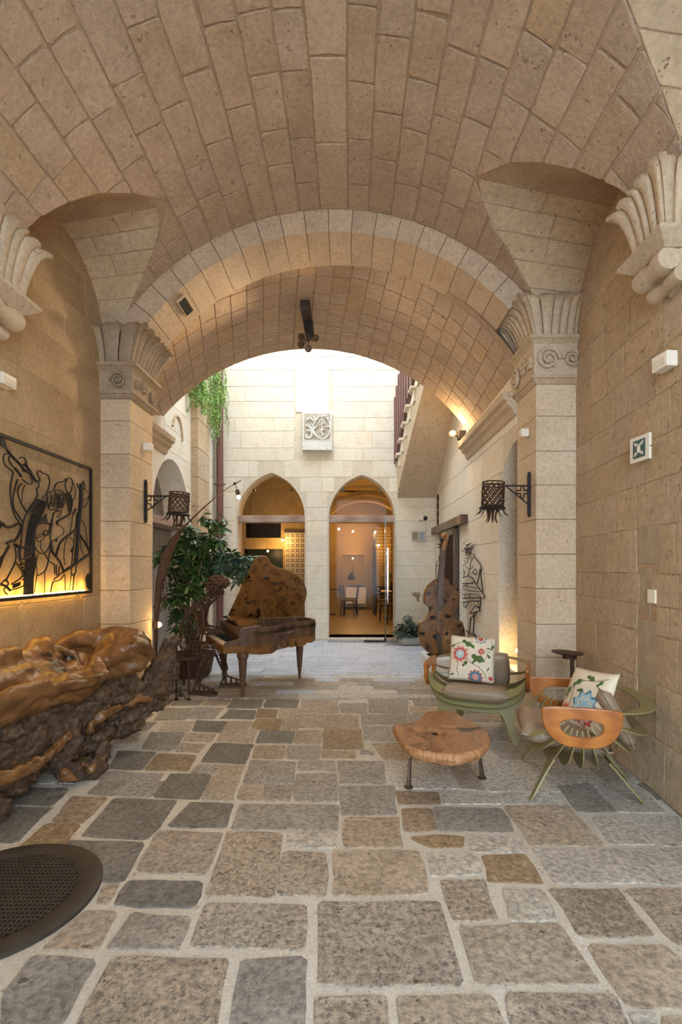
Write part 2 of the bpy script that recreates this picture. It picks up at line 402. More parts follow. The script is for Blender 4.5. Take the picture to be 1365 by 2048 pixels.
M['soil'] = plain('soil', (0.03, 0.02, 0.012), 0.95, var=0.3, bump=0.5)
M['leaf'] = plain('glossy_leaf', (0.035, 0.085, 0.022), 0.33, var=0.45, scale=6)
M['leaf_blue'] = plain('grey_green_leaf', (0.055, 0.10, 0.07), 0.4, var=0.4, scale=9)
M['fern'] = plain('hanging_leaf', (0.20, 0.36, 0.05), 0.6, var=0.4, scale=5)
M['bark_stem'] = plain('thin_bark', (0.14, 0.095, 0.05), 0.85, var=0.25, bump=0.3)
M['bulb'] = plain('lit_bulb', (1, 0.9, 0.7), 0.5, emit=(1.0, 0.80, 0.48), estr=40.0)
M['led'] = plain('led_strip', (1, 0.8, 0.4), 0.5, emit=(1.0, 0.66, 0.18), estr=9.0)
M['spotglass'] = plain('spot_glass', (0.55, 0.48, 0.44), 0.12, 0.6, var=0.05)
M['black'] = plain('black_gloss', (0.012, 0.009, 0.007), 0.3, var=0.1)
M['lattice'] = plain('dark_screen', (0.05, 0.035, 0.035), 0.6, var=0.2)
M['oldbeam'] = wood_mat('weathered_beam', [(0.20, 0.11, 0.075), (0.36, 0.23, 0.17), (0.46, 0.33, 0.26)], (0.5, 7, 7), 0.8, 1.2, 3.0, bump=0.4)
M['glass'] = glass_mat('clear_glass')
M['glass_edge'] = plain('glass_edge', (0.05, 0.09, 0.075), 0.15, var=0.05)
M['burl'] = wood_mat('burl_olive_wood', [(0.022, 0.009, 0.004), (0.085, 0.034, 0.010), (0.20, 0.088, 0.024), (0.11, 0.045, 0.013)], (1, 1, 1), 0.22, 1.1, 14.0, knots=6.0, bump=0.06, nscale=5.5, wmix=0.18)
M['casewood'] = wood_mat('dark_case_wood', [(0.035, 0.017, 0.009), (0.085, 0.042, 0.022), (0.12, 0.06, 0.032)], (1, 1, 4), 0.35, 3.0, 4.0, bump=0.08)
M['slab'] = wood_mat('olive_slab', [(0.085, 0.032, 0.012), (0.25, 0.105, 0.038), (0.40, 0.19, 0.075), (0.28, 0.12, 0.045)], (1, 1, 0.4), 0.3, 2.2, 11.0, knots=3.6, bump=0.12, nscale=5.0, wmix=0.3)
M['slab_edge'] = wood_mat('olive_slab_edge', [(0.10, 0.038, 0.014), (0.38, 0.17, 0.065), (0.56, 0.32, 0.15)], (3, 3, 2.0), 0.6, 4.0, 8.0, bump=0.9, nscale=9.0, wmix=0.1)
M['armwood'] = wood_mat('varnished_arm_wood', [(0.22, 0.062, 0.010), (0.37, 0.118, 0.018), (0.46, 0.165, 0.030)], (0.6, 1, 5), 0.2, 3.0, 3.0, bump=0.03)
M['rootgold'] = wood_mat('polished_root', [(0.014, 0.006, 0.003), (0.06, 0.025, 0.008), (0.135, 0.058, 0.018), (0.235, 0.108, 0.034), (0.11, 0.046, 0.014)], (3.4, 0.8, 3.4), 0.36, 0.9, 5.0, bump=0.5, nscale=3.4, knots=2.6, wmix=0.10)
M['rootdark'] = wood_mat('bark_root', [(0.010, 0.005, 0.003), (0.036, 0.018, 0.009), (0.085, 0.047, 0.024), (0.19, 0.12, 0.068)], (4.0, 0.9, 4.0), 0.75, 2.4, 8.0, bump=1.0, nscale=4.5, knots=5.0, wmix=0.14)
M['keys'] = plain('ivory_keys', (0.62, 0.50, 0.36), 0.35, var=0.06)
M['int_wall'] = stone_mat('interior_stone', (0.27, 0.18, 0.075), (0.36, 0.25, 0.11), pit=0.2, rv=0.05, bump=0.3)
M['int_floor'] = plain('interior_floor', (0.26, 0.185, 0.095), 0.35, var=0.08, scale=3)
M['tilepanel'] = plain('patterned_tile', (0.60, 0.50, 0.33), 0.4, var=0.1)
M['tiledark'] = plain('tile_pattern_dark', (0.14, 0.11, 0.075), 0.5, var=0.1)
M['chairdark'] = plain('dark_cafe_wood', (0.035, 0.018, 0.01), 0.4, var=0.15)
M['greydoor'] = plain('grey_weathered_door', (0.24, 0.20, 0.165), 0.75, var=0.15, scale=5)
M['manhole'] = plain('cast_iron_cover', (0.055, 0.045, 0.036), 0.6, 0.4, var=0.2, bump=0.2)
# ================================================================== STRUCTURE
def struct(o, label, cat=None): return tag(o, label, cat or 'structure', kind='structure')
def XR(y): return 1.63 + 0.0875 * y          # right wall of the hall, slightly splayed
XL = -2.22
Y0, YP, YB, YE, YW = -0.9, 4.45, 4.95, 7.0, 9.6   # hall start, pier front, pier back, tunnel end, courtyard back wall
XL2, XR2 = -2.6, 1.66

# ---------------------------------------------------------------- floor
fl = MB(); fl.grid(lambda u, v: (-3.0 + 5.4 * u, -4.0 + 13.75 * v, -0.010), 6, 12)
floor = struct(fl.build('floor', M['mortar']), 'old stone paving with pale mortar joints', 'floor')
def ffl(u, v, h): return Vector((u, v, h - 0.010))
quads = []
def Z(ox, oy, s, mat, *p): quads.append(([ground(ox + a / s, oy + b / s).to_2d() for a, b in p], mat))
D, G, T, S, Lg, B = 'f_dark', 'f_grey', 'f_tan', 'f_speck', 'f_light', 'f_brown'
z1 = [(D, (0, 95), (205, 105), (65, 235), (0, 238)), (B, (285, 60), (420, 65), (320, 165), (205, 155)), (D, (445, 68), (690, 75), (575, 228), (318, 212)),
 (B, (180, 165), (310, 172), (240, 262), (45, 280)), (D, (262, 232), (565, 240), (480, 390), (400, 390), (255, 262)), (D, (745, 82), (910, 90), (880, 182), (655, 175)),
 (G, (940, 90), (1322, 95), (1318, 190), (905, 185)), (T, (615, 195), (870, 200), (800, 365), (530, 352)), (S, (890, 198), (1100, 205), (1065, 450), (803, 440)),
 (Lg, (1125, 200), (1315, 198), (1310, 260), (1125, 255)), (S, (1110, 275), (1272, 280), (1270, 445), (1080, 440)), (D, (505, 382), (800, 385), (760, 495), (435, 482)),
 (T, (400, 398), (470, 395), (425, 480), (372, 480)), (G, (510, 508), (750, 525), (705, 652), (410, 655)), (S, (800, 470), (1203, 480), (1198, 658), (735, 650)),
 (T, (330, 500), (470, 505), (385, 660), (150, 658)), (G, (130, 670), (390, 690), (245, 950), (0, 1010), (0, 830)), (S, (435, 680), (905, 685), (840, 990), (275, 990)),
 (G, (935, 688), (1200, 680), (1195, 990), (880, 990)), (D, (640, 0), (820, 0), (770, 68), (600, 60)), (T, (825, 0), (930, 0), (905, 75), (790, 72)),
 (T, (945, 15), (1140, 15), (1130, 78), (930, 72)), (G, (1150, 0), (1315, 0), (1312, 80), (1150, 72)), (G, (400, 0), (630, 0), (590, 58), (340, 50)), (D, (0, 20), (270, 30), (200, 95), (0, 90))]
z2 = [(G, (30, 22), (245, 20), (250, 128), (35, 132)), (B, (248, 40), (410, 42), (420, 90), (260, 90)), (Lg, (425, 38), (650, 60), (655, 88), (425, 88)),
 (B, (270, 110), (385, 108), (405, 190), (285, 195)), (T, (50, 142), (258, 142), (275, 252), (50, 255)), (G, (395, 102), (660, 105), (712, 198), (415, 195)),
 (T, (672, 98), (920, 95), (1065, 250), (775, 248)), (B, (310, 222), (400, 208), (510, 215), (510, 255), (385, 258)), (Lg, (525, 215), (730, 215), (760, 275), (545, 275)),
 (T, (0, 268), (340, 268), (388, 425), (340, 445), (0, 448)), (Lg, (375, 280), (560, 285), (580, 360), (385, 365)), (B, (585, 288), (755, 288), (820, 398), (610, 390)),
 (Lg, (780, 262), (985, 265), (1060, 395), (870, 395)), (S, (415, 378), (600, 380), (655, 545), (465, 545)), (Lg, (660, 415), (820, 415), (890, 545), (690, 545)),
 (S, (835, 412), (1115, 415), (1265, 605), (955, 605)), (S, (-57, 465), (420, 468), (525, 795), (-62, 800)), (T, (485, 562), (890, 552), (1055, 795), (560, 795)),
 (T, (985, 630), (1300, 635), (1400, 720), (1460, 885), (1150, 885)), (S, (1130, 415), (1420, 415), (1460, 690), (1310, 615)), (S, (-70, 835), (215, 832), (235, 990), (-75, 990)),
 (T, (250, 830), (630, 825), (700, 990), (260, 990)), (S, (660, 820), (1110, 825), (1180, 990), (710, 990)), (T, (1280, 910), (1440, 905), (1480, 990), (1290, 990)),
 (G, (860, 5), (1000, 8), (1110, 120), (960, 120)), (Lg, (1010, 140), (1140, 140), (1260, 245), (1090, 245)), (Lg, (1160, 135), (1345, 138), (1400, 250), (1285, 250)),
 (Lg, (1000, 262), (1290, 262), (1420, 400), (1075, 397)), (Lg, (1300, 262), (1420, 262), (1420, 380)), (Lg, (660, 50), (850, 45), (910, 88), (680, 90)), (Lg, (1015, 8), (1180, 8), (1300, 120), (1120, 120)),
 (Lg, (1150, 895), (1270, 895), (1280, 990), (1190, 990))]
z3 = [(G, (0, 545), (290, 560), (235, 660), (0, 655)), (D, (320, 560), (510, 562), (450, 672), (245, 662)), (T, (520, 565), (635, 568), (600, 682), (465, 675)),
 (G, (650, 610), (870, 612), (865, 672), (625, 668)), (G, (690, 498), (890, 505), (885, 600), (655, 600)), (G, (900, 560), (1075, 558), (1080, 685), (888, 680)),
 (G, (905, 502), (1070, 502), (1070, 545), (905, 545)), (G, (1085, 502), (1290, 502), (1305, 605), (1095, 600)), (D, (85, 455), (255, 462), (190, 540), (40, 535)),
 (B, (265, 468), (440, 475), (400, 548), (200, 540)), (G, (445, 518), (545, 518), (525, 558), (415, 552)), (T, (555, 518), (660, 522), (640, 562), (540, 558)),
 (D, (520, 420), (700, 428), (660, 515), (460, 505)), (T, (710, 430), (840, 430), (835, 490), (695, 488)), (G, (855, 430), (1000, 430), (1000, 493), (850, 490)),
 (T, (1010, 455), (1165, 458), (1165, 488), (1012, 488)), (D, (735, 362), (885, 365), (875, 420), (708, 418)), (T, (560, 358), (715, 362), (690, 420), (530, 412)),
 (T, (400, 375), (530, 380), (500, 415), (380, 410)), (T, (365, 420), (480, 425), (450, 462), (345, 458)), (G, (230, 370), (390, 372), (330, 455), (190, 450)),
 (T, (895, 362), (1005, 362), (1005, 422), (885, 420)), (B, (1020, 355), (1190, 355), (1200, 448), (1015, 448)), (T, (915, 288), (1175, 292), (1180, 348), (905, 350)),
 (G, (1190, 290), (1395, 290), (1400, 335), (1195, 335)), (G, (1195, 342), (1365, 345), (1365, 410), (1205, 408)), (B, (715, 308), (830, 310), (815, 358), (690, 355)),
 (T, (838, 312), (905, 312), (900, 358), (825, 358)), (D, (440, 318), (580, 322), (560, 372), (420, 365)), (T, (590, 320), (695, 322), (670, 355), (560, 355)),
 (D, (590, 268), (710, 272), (700, 312), (545, 308)), (B, (720, 265), (810, 268), (800, 305), (710, 302)), (T, (820, 262), (910, 262), (905, 305), (815, 305)),
 (G, (430, 258), (560, 262), (520, 310), (400, 308)), (D, (760, 220), (905, 222), (900, 258), (745, 258)), (T, (920, 222), (1085, 225), (1085, 282), (915, 280)),
 (G, (1095, 240), (1215, 240), (1215, 285), (1100, 282)), (G, (1222, 222), (1400, 222), (1405, 285), (1225, 282)), (D, (610, 220), (745, 222), (730, 262), (580, 260)),
 (T, (300, 320), (430, 325), (400, 368), (270, 362)), (G, (280, 262), (420, 262), (390, 315), (250, 315))]
z4 = [(Lg, (470, 655), (785, 658), (870, 805), (515, 805)), (T, (800, 658), (910, 660), (1015, 820), (885, 805)), (Lg, (925, 662), (1270, 665), (1365, 822), (1030, 822)),
 (T, (395, 560), (600, 558), (640, 648), (465, 645)), (Lg, (610, 558), (900, 560), (1000, 650), (650, 648)), (G, (585, 402), (800, 402), (850, 460), (610, 460)),
 (G, (500, 465), (720, 465), (760, 550), (530, 548)), (G, (735, 465), (980, 468), (1060, 552), (775, 550)), (Lg, (1000, 470), (1230, 470), (1340, 552), (1075, 552)),
 (Lg, (1010, 560), (1330, 560), (1460, 655), (1110, 650)), (Lg, (1290, 668), (1560, 670), (1660, 820), (1385, 822))]
for s, L in (((0, 1560, 1.95), z1), ((665, 1560, 1.95), z2), ((200, 1300, 2.275), z3), ((600, 1280, 2.73), z4)):
    for q in L: Z(*s, q[0], *q[1:])
placed = []
mh_c = ground(-10, 1795); MHC = Vector((-1.50, 2.12)); MHR = 0.405
def free(P):
    c = sum((Vector(p) for p in P), Vector((0, 0))) / len(P)
    pts = [c] + [c + (Vector(p) - c) * k for p in P for k in (0.92, 0.5)] + [(Vector(P[i]) * 0.5 + Vector(P[i - 1]) * 0.5 - c) * 0.92 + c for i in range(len(P))]
    for q in pts:
        if (q - MHC).length < MHR: return False
        for bb, Q in placed:
            if bb[0] <= q.x <= bb[1] and bb[2] <= q.y <= bb[3] and inpoly(Q, q.x, q.y): return False
    for bb, Q in placed:
        if bb[1] < c.x - 1 or bb[0] > c.x + 1: continue
        qc = ((bb[0] + bb[1]) / 2, (bb[2] + bb[3]) / 2)
        for q in Q:
            if inpoly(P, qc[0] + (q[0] - qc[0]) * 0.95, qc[1] + (q[1] - qc[1]) * 0.95): return False
    return True
def reg(P):
    xs = [p[0] for p in P]; ys = [p[1] for p in P]; placed.append(((min(xs), max(xs), min(ys), max(ys)), P))
fr = random.Random(5); nst = 0
fkw = dict(gap=0.002, proud=0.006, depth=0.004, rc=0.016, bev=0.0022, jit=0.007, mid=True, R=fr)
for P, mk in quads:
    c = sum(P, Vector((0, 0))) / len(P)
    # the cover's rim cuts the stones around it
    k = dict(fkw); k['gap'] = 0.003 if c.y < 2.3 else -0.005; sz = math.sqrt(abs(area(P)))
    k['rc'] = min(0.018, sz * 0.08); k['jit'] = min(0.008, sz * 0.03)
    stone('paving_stone', P, ffl, M[mk], floor, **k); reg([tuple(p) for p in P]); nst += 1
def fill(y0, y1, x0, x1, rh, lens, pick, kw):
    global nst
    y = y0
    while y < y1:
        h = min(fr.uniform(*rh), y1 - y)
        x = x0 - fr.uniform(0, 0.3)
        while x < x1:
            w = fr.uniform(*lens); P = [(x, y), (x + w, y), (x + w, y + h), (x, y + h)]
            if free(P):
                stone('paving_stone', P, ffl, M[pick(fr)], floor, **kw); reg(P); nst += 1
                x += w
            else: x += 0.05
        y += h
gk = dict(fkw); gk['gap'] = 0.010
fill(1.1, 5.35, -2.2, 2.0, (0.22, 0.30), (0.25, 0.42), lambda r: r.choice([G, G, T, D]), gk)
gk2 = dict(gk); gk2['rc'] = 0.02
fill(1.1, 5.35, -2.1, 1.95, (0.11, 0.14), (0.12, 0.2), lambda r: r.choice([G, T, Lg]), gk2)
mk = dict(fkw); mk['gap'] = 0.006; mk['mid'] = False; mk['jit'] = 0.004; mk['rc'] = 0.02; mk['proud'] = 0.010
fill(5.36, 6.5, XL2, XR2, (0.18, 0.24), (0.30, 0.55), lambda r: r.choice([G, T, G, Lg, 'f_court']), mk)
ck = dict(mk); ck['gap'] = 0.004
fill(6.5, 9.58, XL2, XR2, (0.20, 0.28), (0.45, 0.8), lambda r: 'f_court', ck)

ps = sorted([o for o in bpy.data.objects if o.parent == floor], key=lambda o: -sum(p.area for p in o.data.polygons) / max(o.data.vertices[0].co.y, 0.6) ** 3)
rest = ps[296:]
if rest:   # the smallest, farthest slabs joined into one part
    V_, F_, mi = [], [], []; mats = []
    for o in rest:
        n0 = len(V_); m_ = o.data.materials[0]
        if m_ not in mats: mats.append(m_)
        V_ += [v.co.copy() for v in o.data.vertices]
        for p in o.data.polygons: F_.append(tuple(i + n0 for i in p.vertices)); mi.append(mats.index(m_))
        bpy.data.objects.remove(o)
    jo = mesh_obj('distant_paving', V_, F_, None, floor)
    for m_ in mats: jo.data.materials.append(m_)
    jo.data.polygons.foreach_set('material_index', mi); tag(jo, kind='stuff')

# ---------------------------------------------------------------- hall vault (first bay) with side lunettes
cx1, cz1, R1 = -0.14, 2.29, 2.30
LUN = [(1, 3.75, 0.78, 0.96, 4.31, 4.12), (1, 1.98, 0.70, 0.96, 4.31, 4.10), (-1, 3.84, 0.71, -1.42, 4.17, 4.04), (-1, 2.06, 0.66, -1.42, 4.17, 4.02)]
ZS = 3.25
def zb1(x):
    d = x - cx1; return cz1 + math.sqrt(max(R1 * R1 - d * d, 0.0))
def zp(l, x):
    s, yc, hw, xp, zpk, zw = l; xw = 1.95 if s > 0 else XL
    t = (x - xp) / (xw - xp); return zpk + (zw - zpk) * t
def zl(l, x, y):
    s, yc, hw, xp, zpk, zw = l; q = 1 - ((y - yc) / hw) ** 2
    if q <= 0 or (x - xp) * s < -0.3: return -9
    return ZS + (zp(l, x) - ZS) * math.sqrt(q)
def gdist(l, x):
    """half width in y of the lunette opening at x (0 when the barrel is above it)"""
    q = (zb1(x) - ZS) / (zp(l, x) - ZS)
    if q >= 1: return 0.0
    if q <= 0: return l[2]
    return l[2] * math.sqrt(1 - q * q)
vb = MB()
nx, ny = 150, 180
xa, xb, ya, yb = cx1 - R1 * 0.985, cx1 + R1 * 0.985, Y0, YP + 0.05
for i in range(nx + 1):
    t = i / nx; x = cx1 + R1 * 0.985 * math.sin((t - 0.5) * PI) / 1.0
    for j in range(ny + 1):
        y = ya + (yb - ya) * j / ny
        vb.v.append(Vector((x, y, max([zb1(x)] + [zl(l, x, y) for l in LUN]) + 0.004)))
for i in range(nx):
    for j in range(ny):
        a = i * (ny + 1) + j; vb.f.append((a, a + ny + 1, a + ny + 2, a + 1))
ceiling = struct(vb.build('ceiling', M['vault_joint'], smooth=False, fix=False), 'limestone barrel vault with side lunettes over the hall', 'ceiling')
def fv1(s, y, h):
    a = s / R1; r = R1 - h; return Vector((cx1 + r * math.sin(a), y, cz1 + r * math.cos(a)))
vr = random.Random(3)
def vpick(r): return M['vault_warm'] if r.random() < 0.10 else M['vault']
da = math.radians(5.1); k0 = -13
vkw = dict(proud=0.005, depth=0.006, bev=0.0035, rc=0.012, R=vr, mid=True)
def split_lun(P):
    """cut the lunette openings out of a barrel block"""
    polys = [P]
    for l in LUN:
        out = []
        for Q in polys:
            s0 = min(p[0] for p in Q); s1 = max(p[0] for p in Q); y0 = min(p[1] for p in Q); y1 = max(p[1] for p in Q)
            x0, x1 = cx1 + R1 * math.sin(s0 / R1), cx1 + R1 * math.sin(s1 / R1)
            xm = (x0 + x1) / 2
            if (xm - cx1) * l[0] < 0: out.append(Q); continue
            g0, g1 = gdist(l, x0), gdist(l, x1)
            if max(g0, g1) < 0.02 or y0 > l[1] + max(g0, g1) or y1 < l[1] - max(g0, g1): out.append(Q); continue
            if y1 > l[1]:
                A = clip(Q, (s0, l[1] + g0), (s1, l[1] + g1))
                if len(A) > 2 and abs(area(A)) > 0.004: out.append(A)
            if y0 < l[1]:
                A = clip(Q, (s1, l[1] - g1), (s0, l[1] - g0))
                if len(A) > 2 and abs(area(A)) > 0.004: out.append(A)
        polys = out
    return polys
nvb = 0
for k in range(-12, 13):
    s0, s1 = (k - 0.5) * da * R1, (k + 0.5) * da * R1
    if k == 0: s0 -= 0.02; s1 += 0.02
    if k == 1: s0 += 0.02
    if k == -1: s1 -= 0.02
    y = (1.5 if abs(k) > 7 else 1.9) - vr.uniform(0, 0.3)
    while y < YP:
        w = vr.uniform(0.30, 0.52) if k else vr.uniform(0.5, 0.8)
        e = y + w
        if YP - e < 0.15: e = YP
        wob = vr.uniform(-0.012, 0.012)
        P = [(s0, y), (s1, y + wob), (s1, min(e, YP) + wob), (s0, min(e, YP))]
        for Q in split_lun(P):
            if stone('vault_block', Q, fv1, M['rib'] if k == 0 else vpick(vr), ceiling, gap=vr.uniform(0.005, 0.009), jit=0.006, **vkw): nvb += 1
        y = e
# lunette blocks, courses run into the wall
def flun(l):
    def f(x, a, h):
        s, yc, hw, xp, zpk, zw = l
        y = yc + hw * math.cos(a); z = ZS + (zp(l, x) - ZS) * math.sin(a)
        n = Vector((0, -math.cos(a) / hw, -math.sin(a) / (zp(l, x) - ZS))).normalized()
        return Vector((x, y, z)) + n * h
    return f
def xg(l, a):
    y = l[1] + l[2] * math.cos(a); lo, hi = l[3] - 0.2 * l[0], (2.14 if l[0] > 0 else -2.4)
    for _ in range(30):
        m = (lo + hi) / 2; d = zb1(m) - (ZS + (zp(l, m) - ZS) * math.sin(a))
        if d > 0: lo = m
        else: hi = m
    return (lo + hi) / 2
for l in LUN:
    f = flun(l); na = 7
    for i in range(na):
        a0, a1 = i * PI / 2 / na, (i + 1) * PI / 2 / na
        a0 = max(a0, 0.04); xs0, xs1 = xg(l, a0), xg(l, a1)
        xe = 2.02 if l[0] > 0 else -2.25
        # metric: scale the angle so that the inset is roughly even
        K = 0.85
        def fk(u, v, h, f=f): return f(u, v / K, h)
        lo = min(abs(xs0), abs(xs1)); x = lo; sg = l[0]
        while x < abs(xe) - 0.03:
            e = x + vr.uniform(0.35, 0.6)
            if abs(xe) - e < 0.15: e = abs(xe)
            P = [(sg * x, a0 * K), (sg * e, a0 * K), (sg * e, a1 * K), (sg * x, a1 * K)]
            p, q = (xs0, a0 * K), (xs1, a1 * K)
            Q = clip(P, q, p) if sg > 0 else clip(P, p, q)
            if len(Q) > 2:
                stone('lunette_block', Q, fk, M['wall'], ceiling, gap=0.004, jit=0.002, **vkw)
            x = e

# ---------------------------------------------------------------- transverse rib
rib = struct(empty('trim_1', (0, YP, 0)), 'grey stone transverse arch between the two capitals', 'arch')
nr = 19; a_lo, a_hi = math.radians(-56), math.radians(48)
for i in range(nr):
    a0, a1 = a_lo + (a_hi - a_lo) * i / nr + 0.001, a_lo + (a_hi - a_lo) * (i + 1) / nr - 0.001
    b = MB(); n = 2
    for r in (2.10, 2.36):
        for j in range(n + 1):
            a = a0 + (a1 - a0) * j / n
            for y in (0.0, YB - YP):
                b.v.append(Vector((cx1 + r * math.sin(a), y, 2.29 + r * math.cos(a))))
    m = 2 * (n + 1)
    for j in range(n):
        q = 2 * j
        b.f += [(q, q + 1, q + 3, q + 2), (m + q, m + q + 2, m + q + 3, m + q + 1), (q, q + 2, m + q + 2, m + q), (q + 1, m + q + 1, m + q + 3, q + 3)]
    b.f += [(0, m, m + 1, 1), (2 * n, 2 * n + 1, m + 2 * n + 1, m + 2 * n)]
    b.build('voussoir', M['rib'], rib, bevel=0.002)

for a0, a1 in ((math.radians(48), math.radians(66)), (math.radians(-70), math.radians(-56))):   # springers behind the capitals
    b = MB()
    b.prism([(cx1 + r * math.sin(a), 2.29 + r * math.cos(a)) for r, A in ((2.26, [a0 + (a1 - a0) * i / 4 for i in range(5)]), (2.40, [a1 + (a0 - a1) * i / 4 for i in range(5)])) for a in A], lambda x, z: (x, 0.01, z), lambda x, z: (x, YB - YP - 0.01, z))
    b.build('springer', M['rib'], rib)

# ---------------------------------------------------------------- second bay vault
def bay2(y):
    t = max(0, min(1, (y - YB) / (YE - YB)))
    return (-0.30 - 0.26 * t, 2.15 - 0.39 * t, 2.30 + 0.40 * t)
def fv2(s, y, h):
    cx, cz, R = bay2(y); r = R - h; a = s
    return Vector((cx + r * math.sin(a), y, cz + r * math.cos(a)))
b2 = MB(); b2.grid(lambda u, v: fv2(math.radians(-84 + 152 * u), YB - 0.1 + (YE + 0.0 - YB + 0.1) * v, -0.004), 60, 10)
ceil2 = struct(b2.build('ceiling', M['vault_joint'], smooth=False, fix=False), 'second stretch of limestone vault ending at the courtyard arch', 'ceiling')
def fv2m(u, y, h): return fv2(u / 2.5, y, h)
da2 = math.radians(4.5)
for k in range(-14, 14):
    s0, s1 = (k - 0.12) * da2 * 2.5, (k + 0.88) * da2 * 2.5
    ys = [YB]
    while ys[-1] < YE - 0.55: ys.append(ys[-1] + vr.uniform(0.24, 0.36))
    ys[-1] = min(ys[-1], YE - 0.5)
    ys += [YE - 0.27 + vr.uniform(-0.04, 0.04), YE]
    for y0, y1 in zip(ys[:-1], ys[1:]):
        if y1 - y0 < 0.05: continue
        pick = M['vault'] if y0 > YE - 0.6 else (M['vault_warm'] if vr.random() < 0.3 else M['vault'])
        stone('vault_block', [(s0, y0), (s1, y0), (s1, y1), (s0, y1)], fv2m, pick, ceil2, gap=0.005, jit=0.003, **vkw)
# facade above the tunnel mouth (courtyard side)
fa = MB()
for i in range(40):
    a0, a1 = math.radians(-62 + 124 * i / 40), math.radians(-62 + 124 * (i + 1) / 40)
    p, q = fv2(a0, YE, 0), fv2(a1, YE, 0)
    fa.add([p, q, (q.x, YE, 8.0), (p.x, YE, 8.0)], [(0, 1, 2, 3)])
struct(fa.build('wall_front', M['court'], fix=False), 'courtyard facade above the tunnel mouth', 'wall')

# ---------------------------------------------------------------- hall walls
wr = random.Random(21)
w = MB(); w.add([(XR(Y0 - 0.3), Y0 - 0.3, -0.02), (XR(YP + 0.3), YP + 0.3, -0.02), (XR(YP + 0.3), YP + 0.3, 4.6), (XR(Y0 - 0.3), Y0 - 0.3, 4.6)], [(0, 1, 2, 3)])
wall_right = struct(w.build('wall_right', M['wall_joint'], fix=False), 'pitted limestone block wall behind the armchairs', 'wall')
def fwr(y, z, h): return Vector((XR(y) - h, y, z))
rowsR = [0.0, 0.34, 0.68, 0.98, 1.16, 1.36, 1.66, 1.94, 2.20, 2.46, 2.72, 2.98, 3.24, 3.52, 3.80, 4.10]
patches = [(3.06, 3.34, 1.42, 1.68), (3.16, 3.30, 1.10, 1.40), (3.10, 3.33, 0.62, 1.06)]
def blkR(v0, v1): return [(p[0], p[1]) for p in patches if p[2] < v1 - 0.03 and p[3] > v0 + 0.03]
ashlar(fwr, 1.4, YP, rowsR, (0.28, 0.52), M['wall'], wall_right, 'wall_block', blocked=blkR, R=wr, gap=0.0028, proud=0.005, depth=0.006, rc=0.008, bev=0.003, jit=0.005, mid=True)
for p in patches:
    stone('repair_patch', [(p[0], p[2]), (p[1], p[2]), (p[1], p[3]), (p[0], p[3])], fwr, M['repair'], wall_right, gap=0.003, proud=0.003, depth=0.006, rc=0.01, bev=0.004)
w = MB(); w.add([(XL, Y0 - 0.3, -0.02), (XL, Y0 - 0.3, 4.6), (XL, YP + 0.3, 4.6), (XL, YP + 0.3, -0.02)], [(0, 1, 2, 3)])
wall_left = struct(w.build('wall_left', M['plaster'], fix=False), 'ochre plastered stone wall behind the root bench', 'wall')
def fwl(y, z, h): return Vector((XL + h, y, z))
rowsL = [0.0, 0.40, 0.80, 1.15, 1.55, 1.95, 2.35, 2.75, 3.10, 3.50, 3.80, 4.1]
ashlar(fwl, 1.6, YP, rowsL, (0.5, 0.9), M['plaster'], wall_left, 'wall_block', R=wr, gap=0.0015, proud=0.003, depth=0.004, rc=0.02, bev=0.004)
# unseen shell added to stop light leaks; entrance behind the camera
ow = MB(); ow.box((0.0, 3.0, 5.02), (8.0, 7.95, 0.12)); struct(ow.build('light_shield_top', M['court']), 'unseen slab above the vaults added against light leaks', 'roof')
ow = MB(); ow.box((-3.1, 2.0, 2.5), (0.3, 6.4, 5.2)); struct(ow.build('light_shield_left', M['court']), 'unseen slab behind the left wall added against light leaks', 'wall')
ow = MB(); ow.box((2.9, 2.0, 2.5), (0.3, 6.4, 5.2)); struct(ow.build('light_shield_right', M['court']), 'unseen slab behind the right wall added against light leaks', 'wall')
en = MB()
en.box((-1.75, Y0, 2.2), (2.4, 0.35, 5.6)); en.box((2.3, Y0, 2.2), (1.5, 0.35, 5.6)); en.box((0.2, Y0, 4.75), (3.0, 0.35, 1.1))
struct(en.build('wall_entrance', M['plaster']), 'entrance wall with open portal behind the viewer', 'wall')

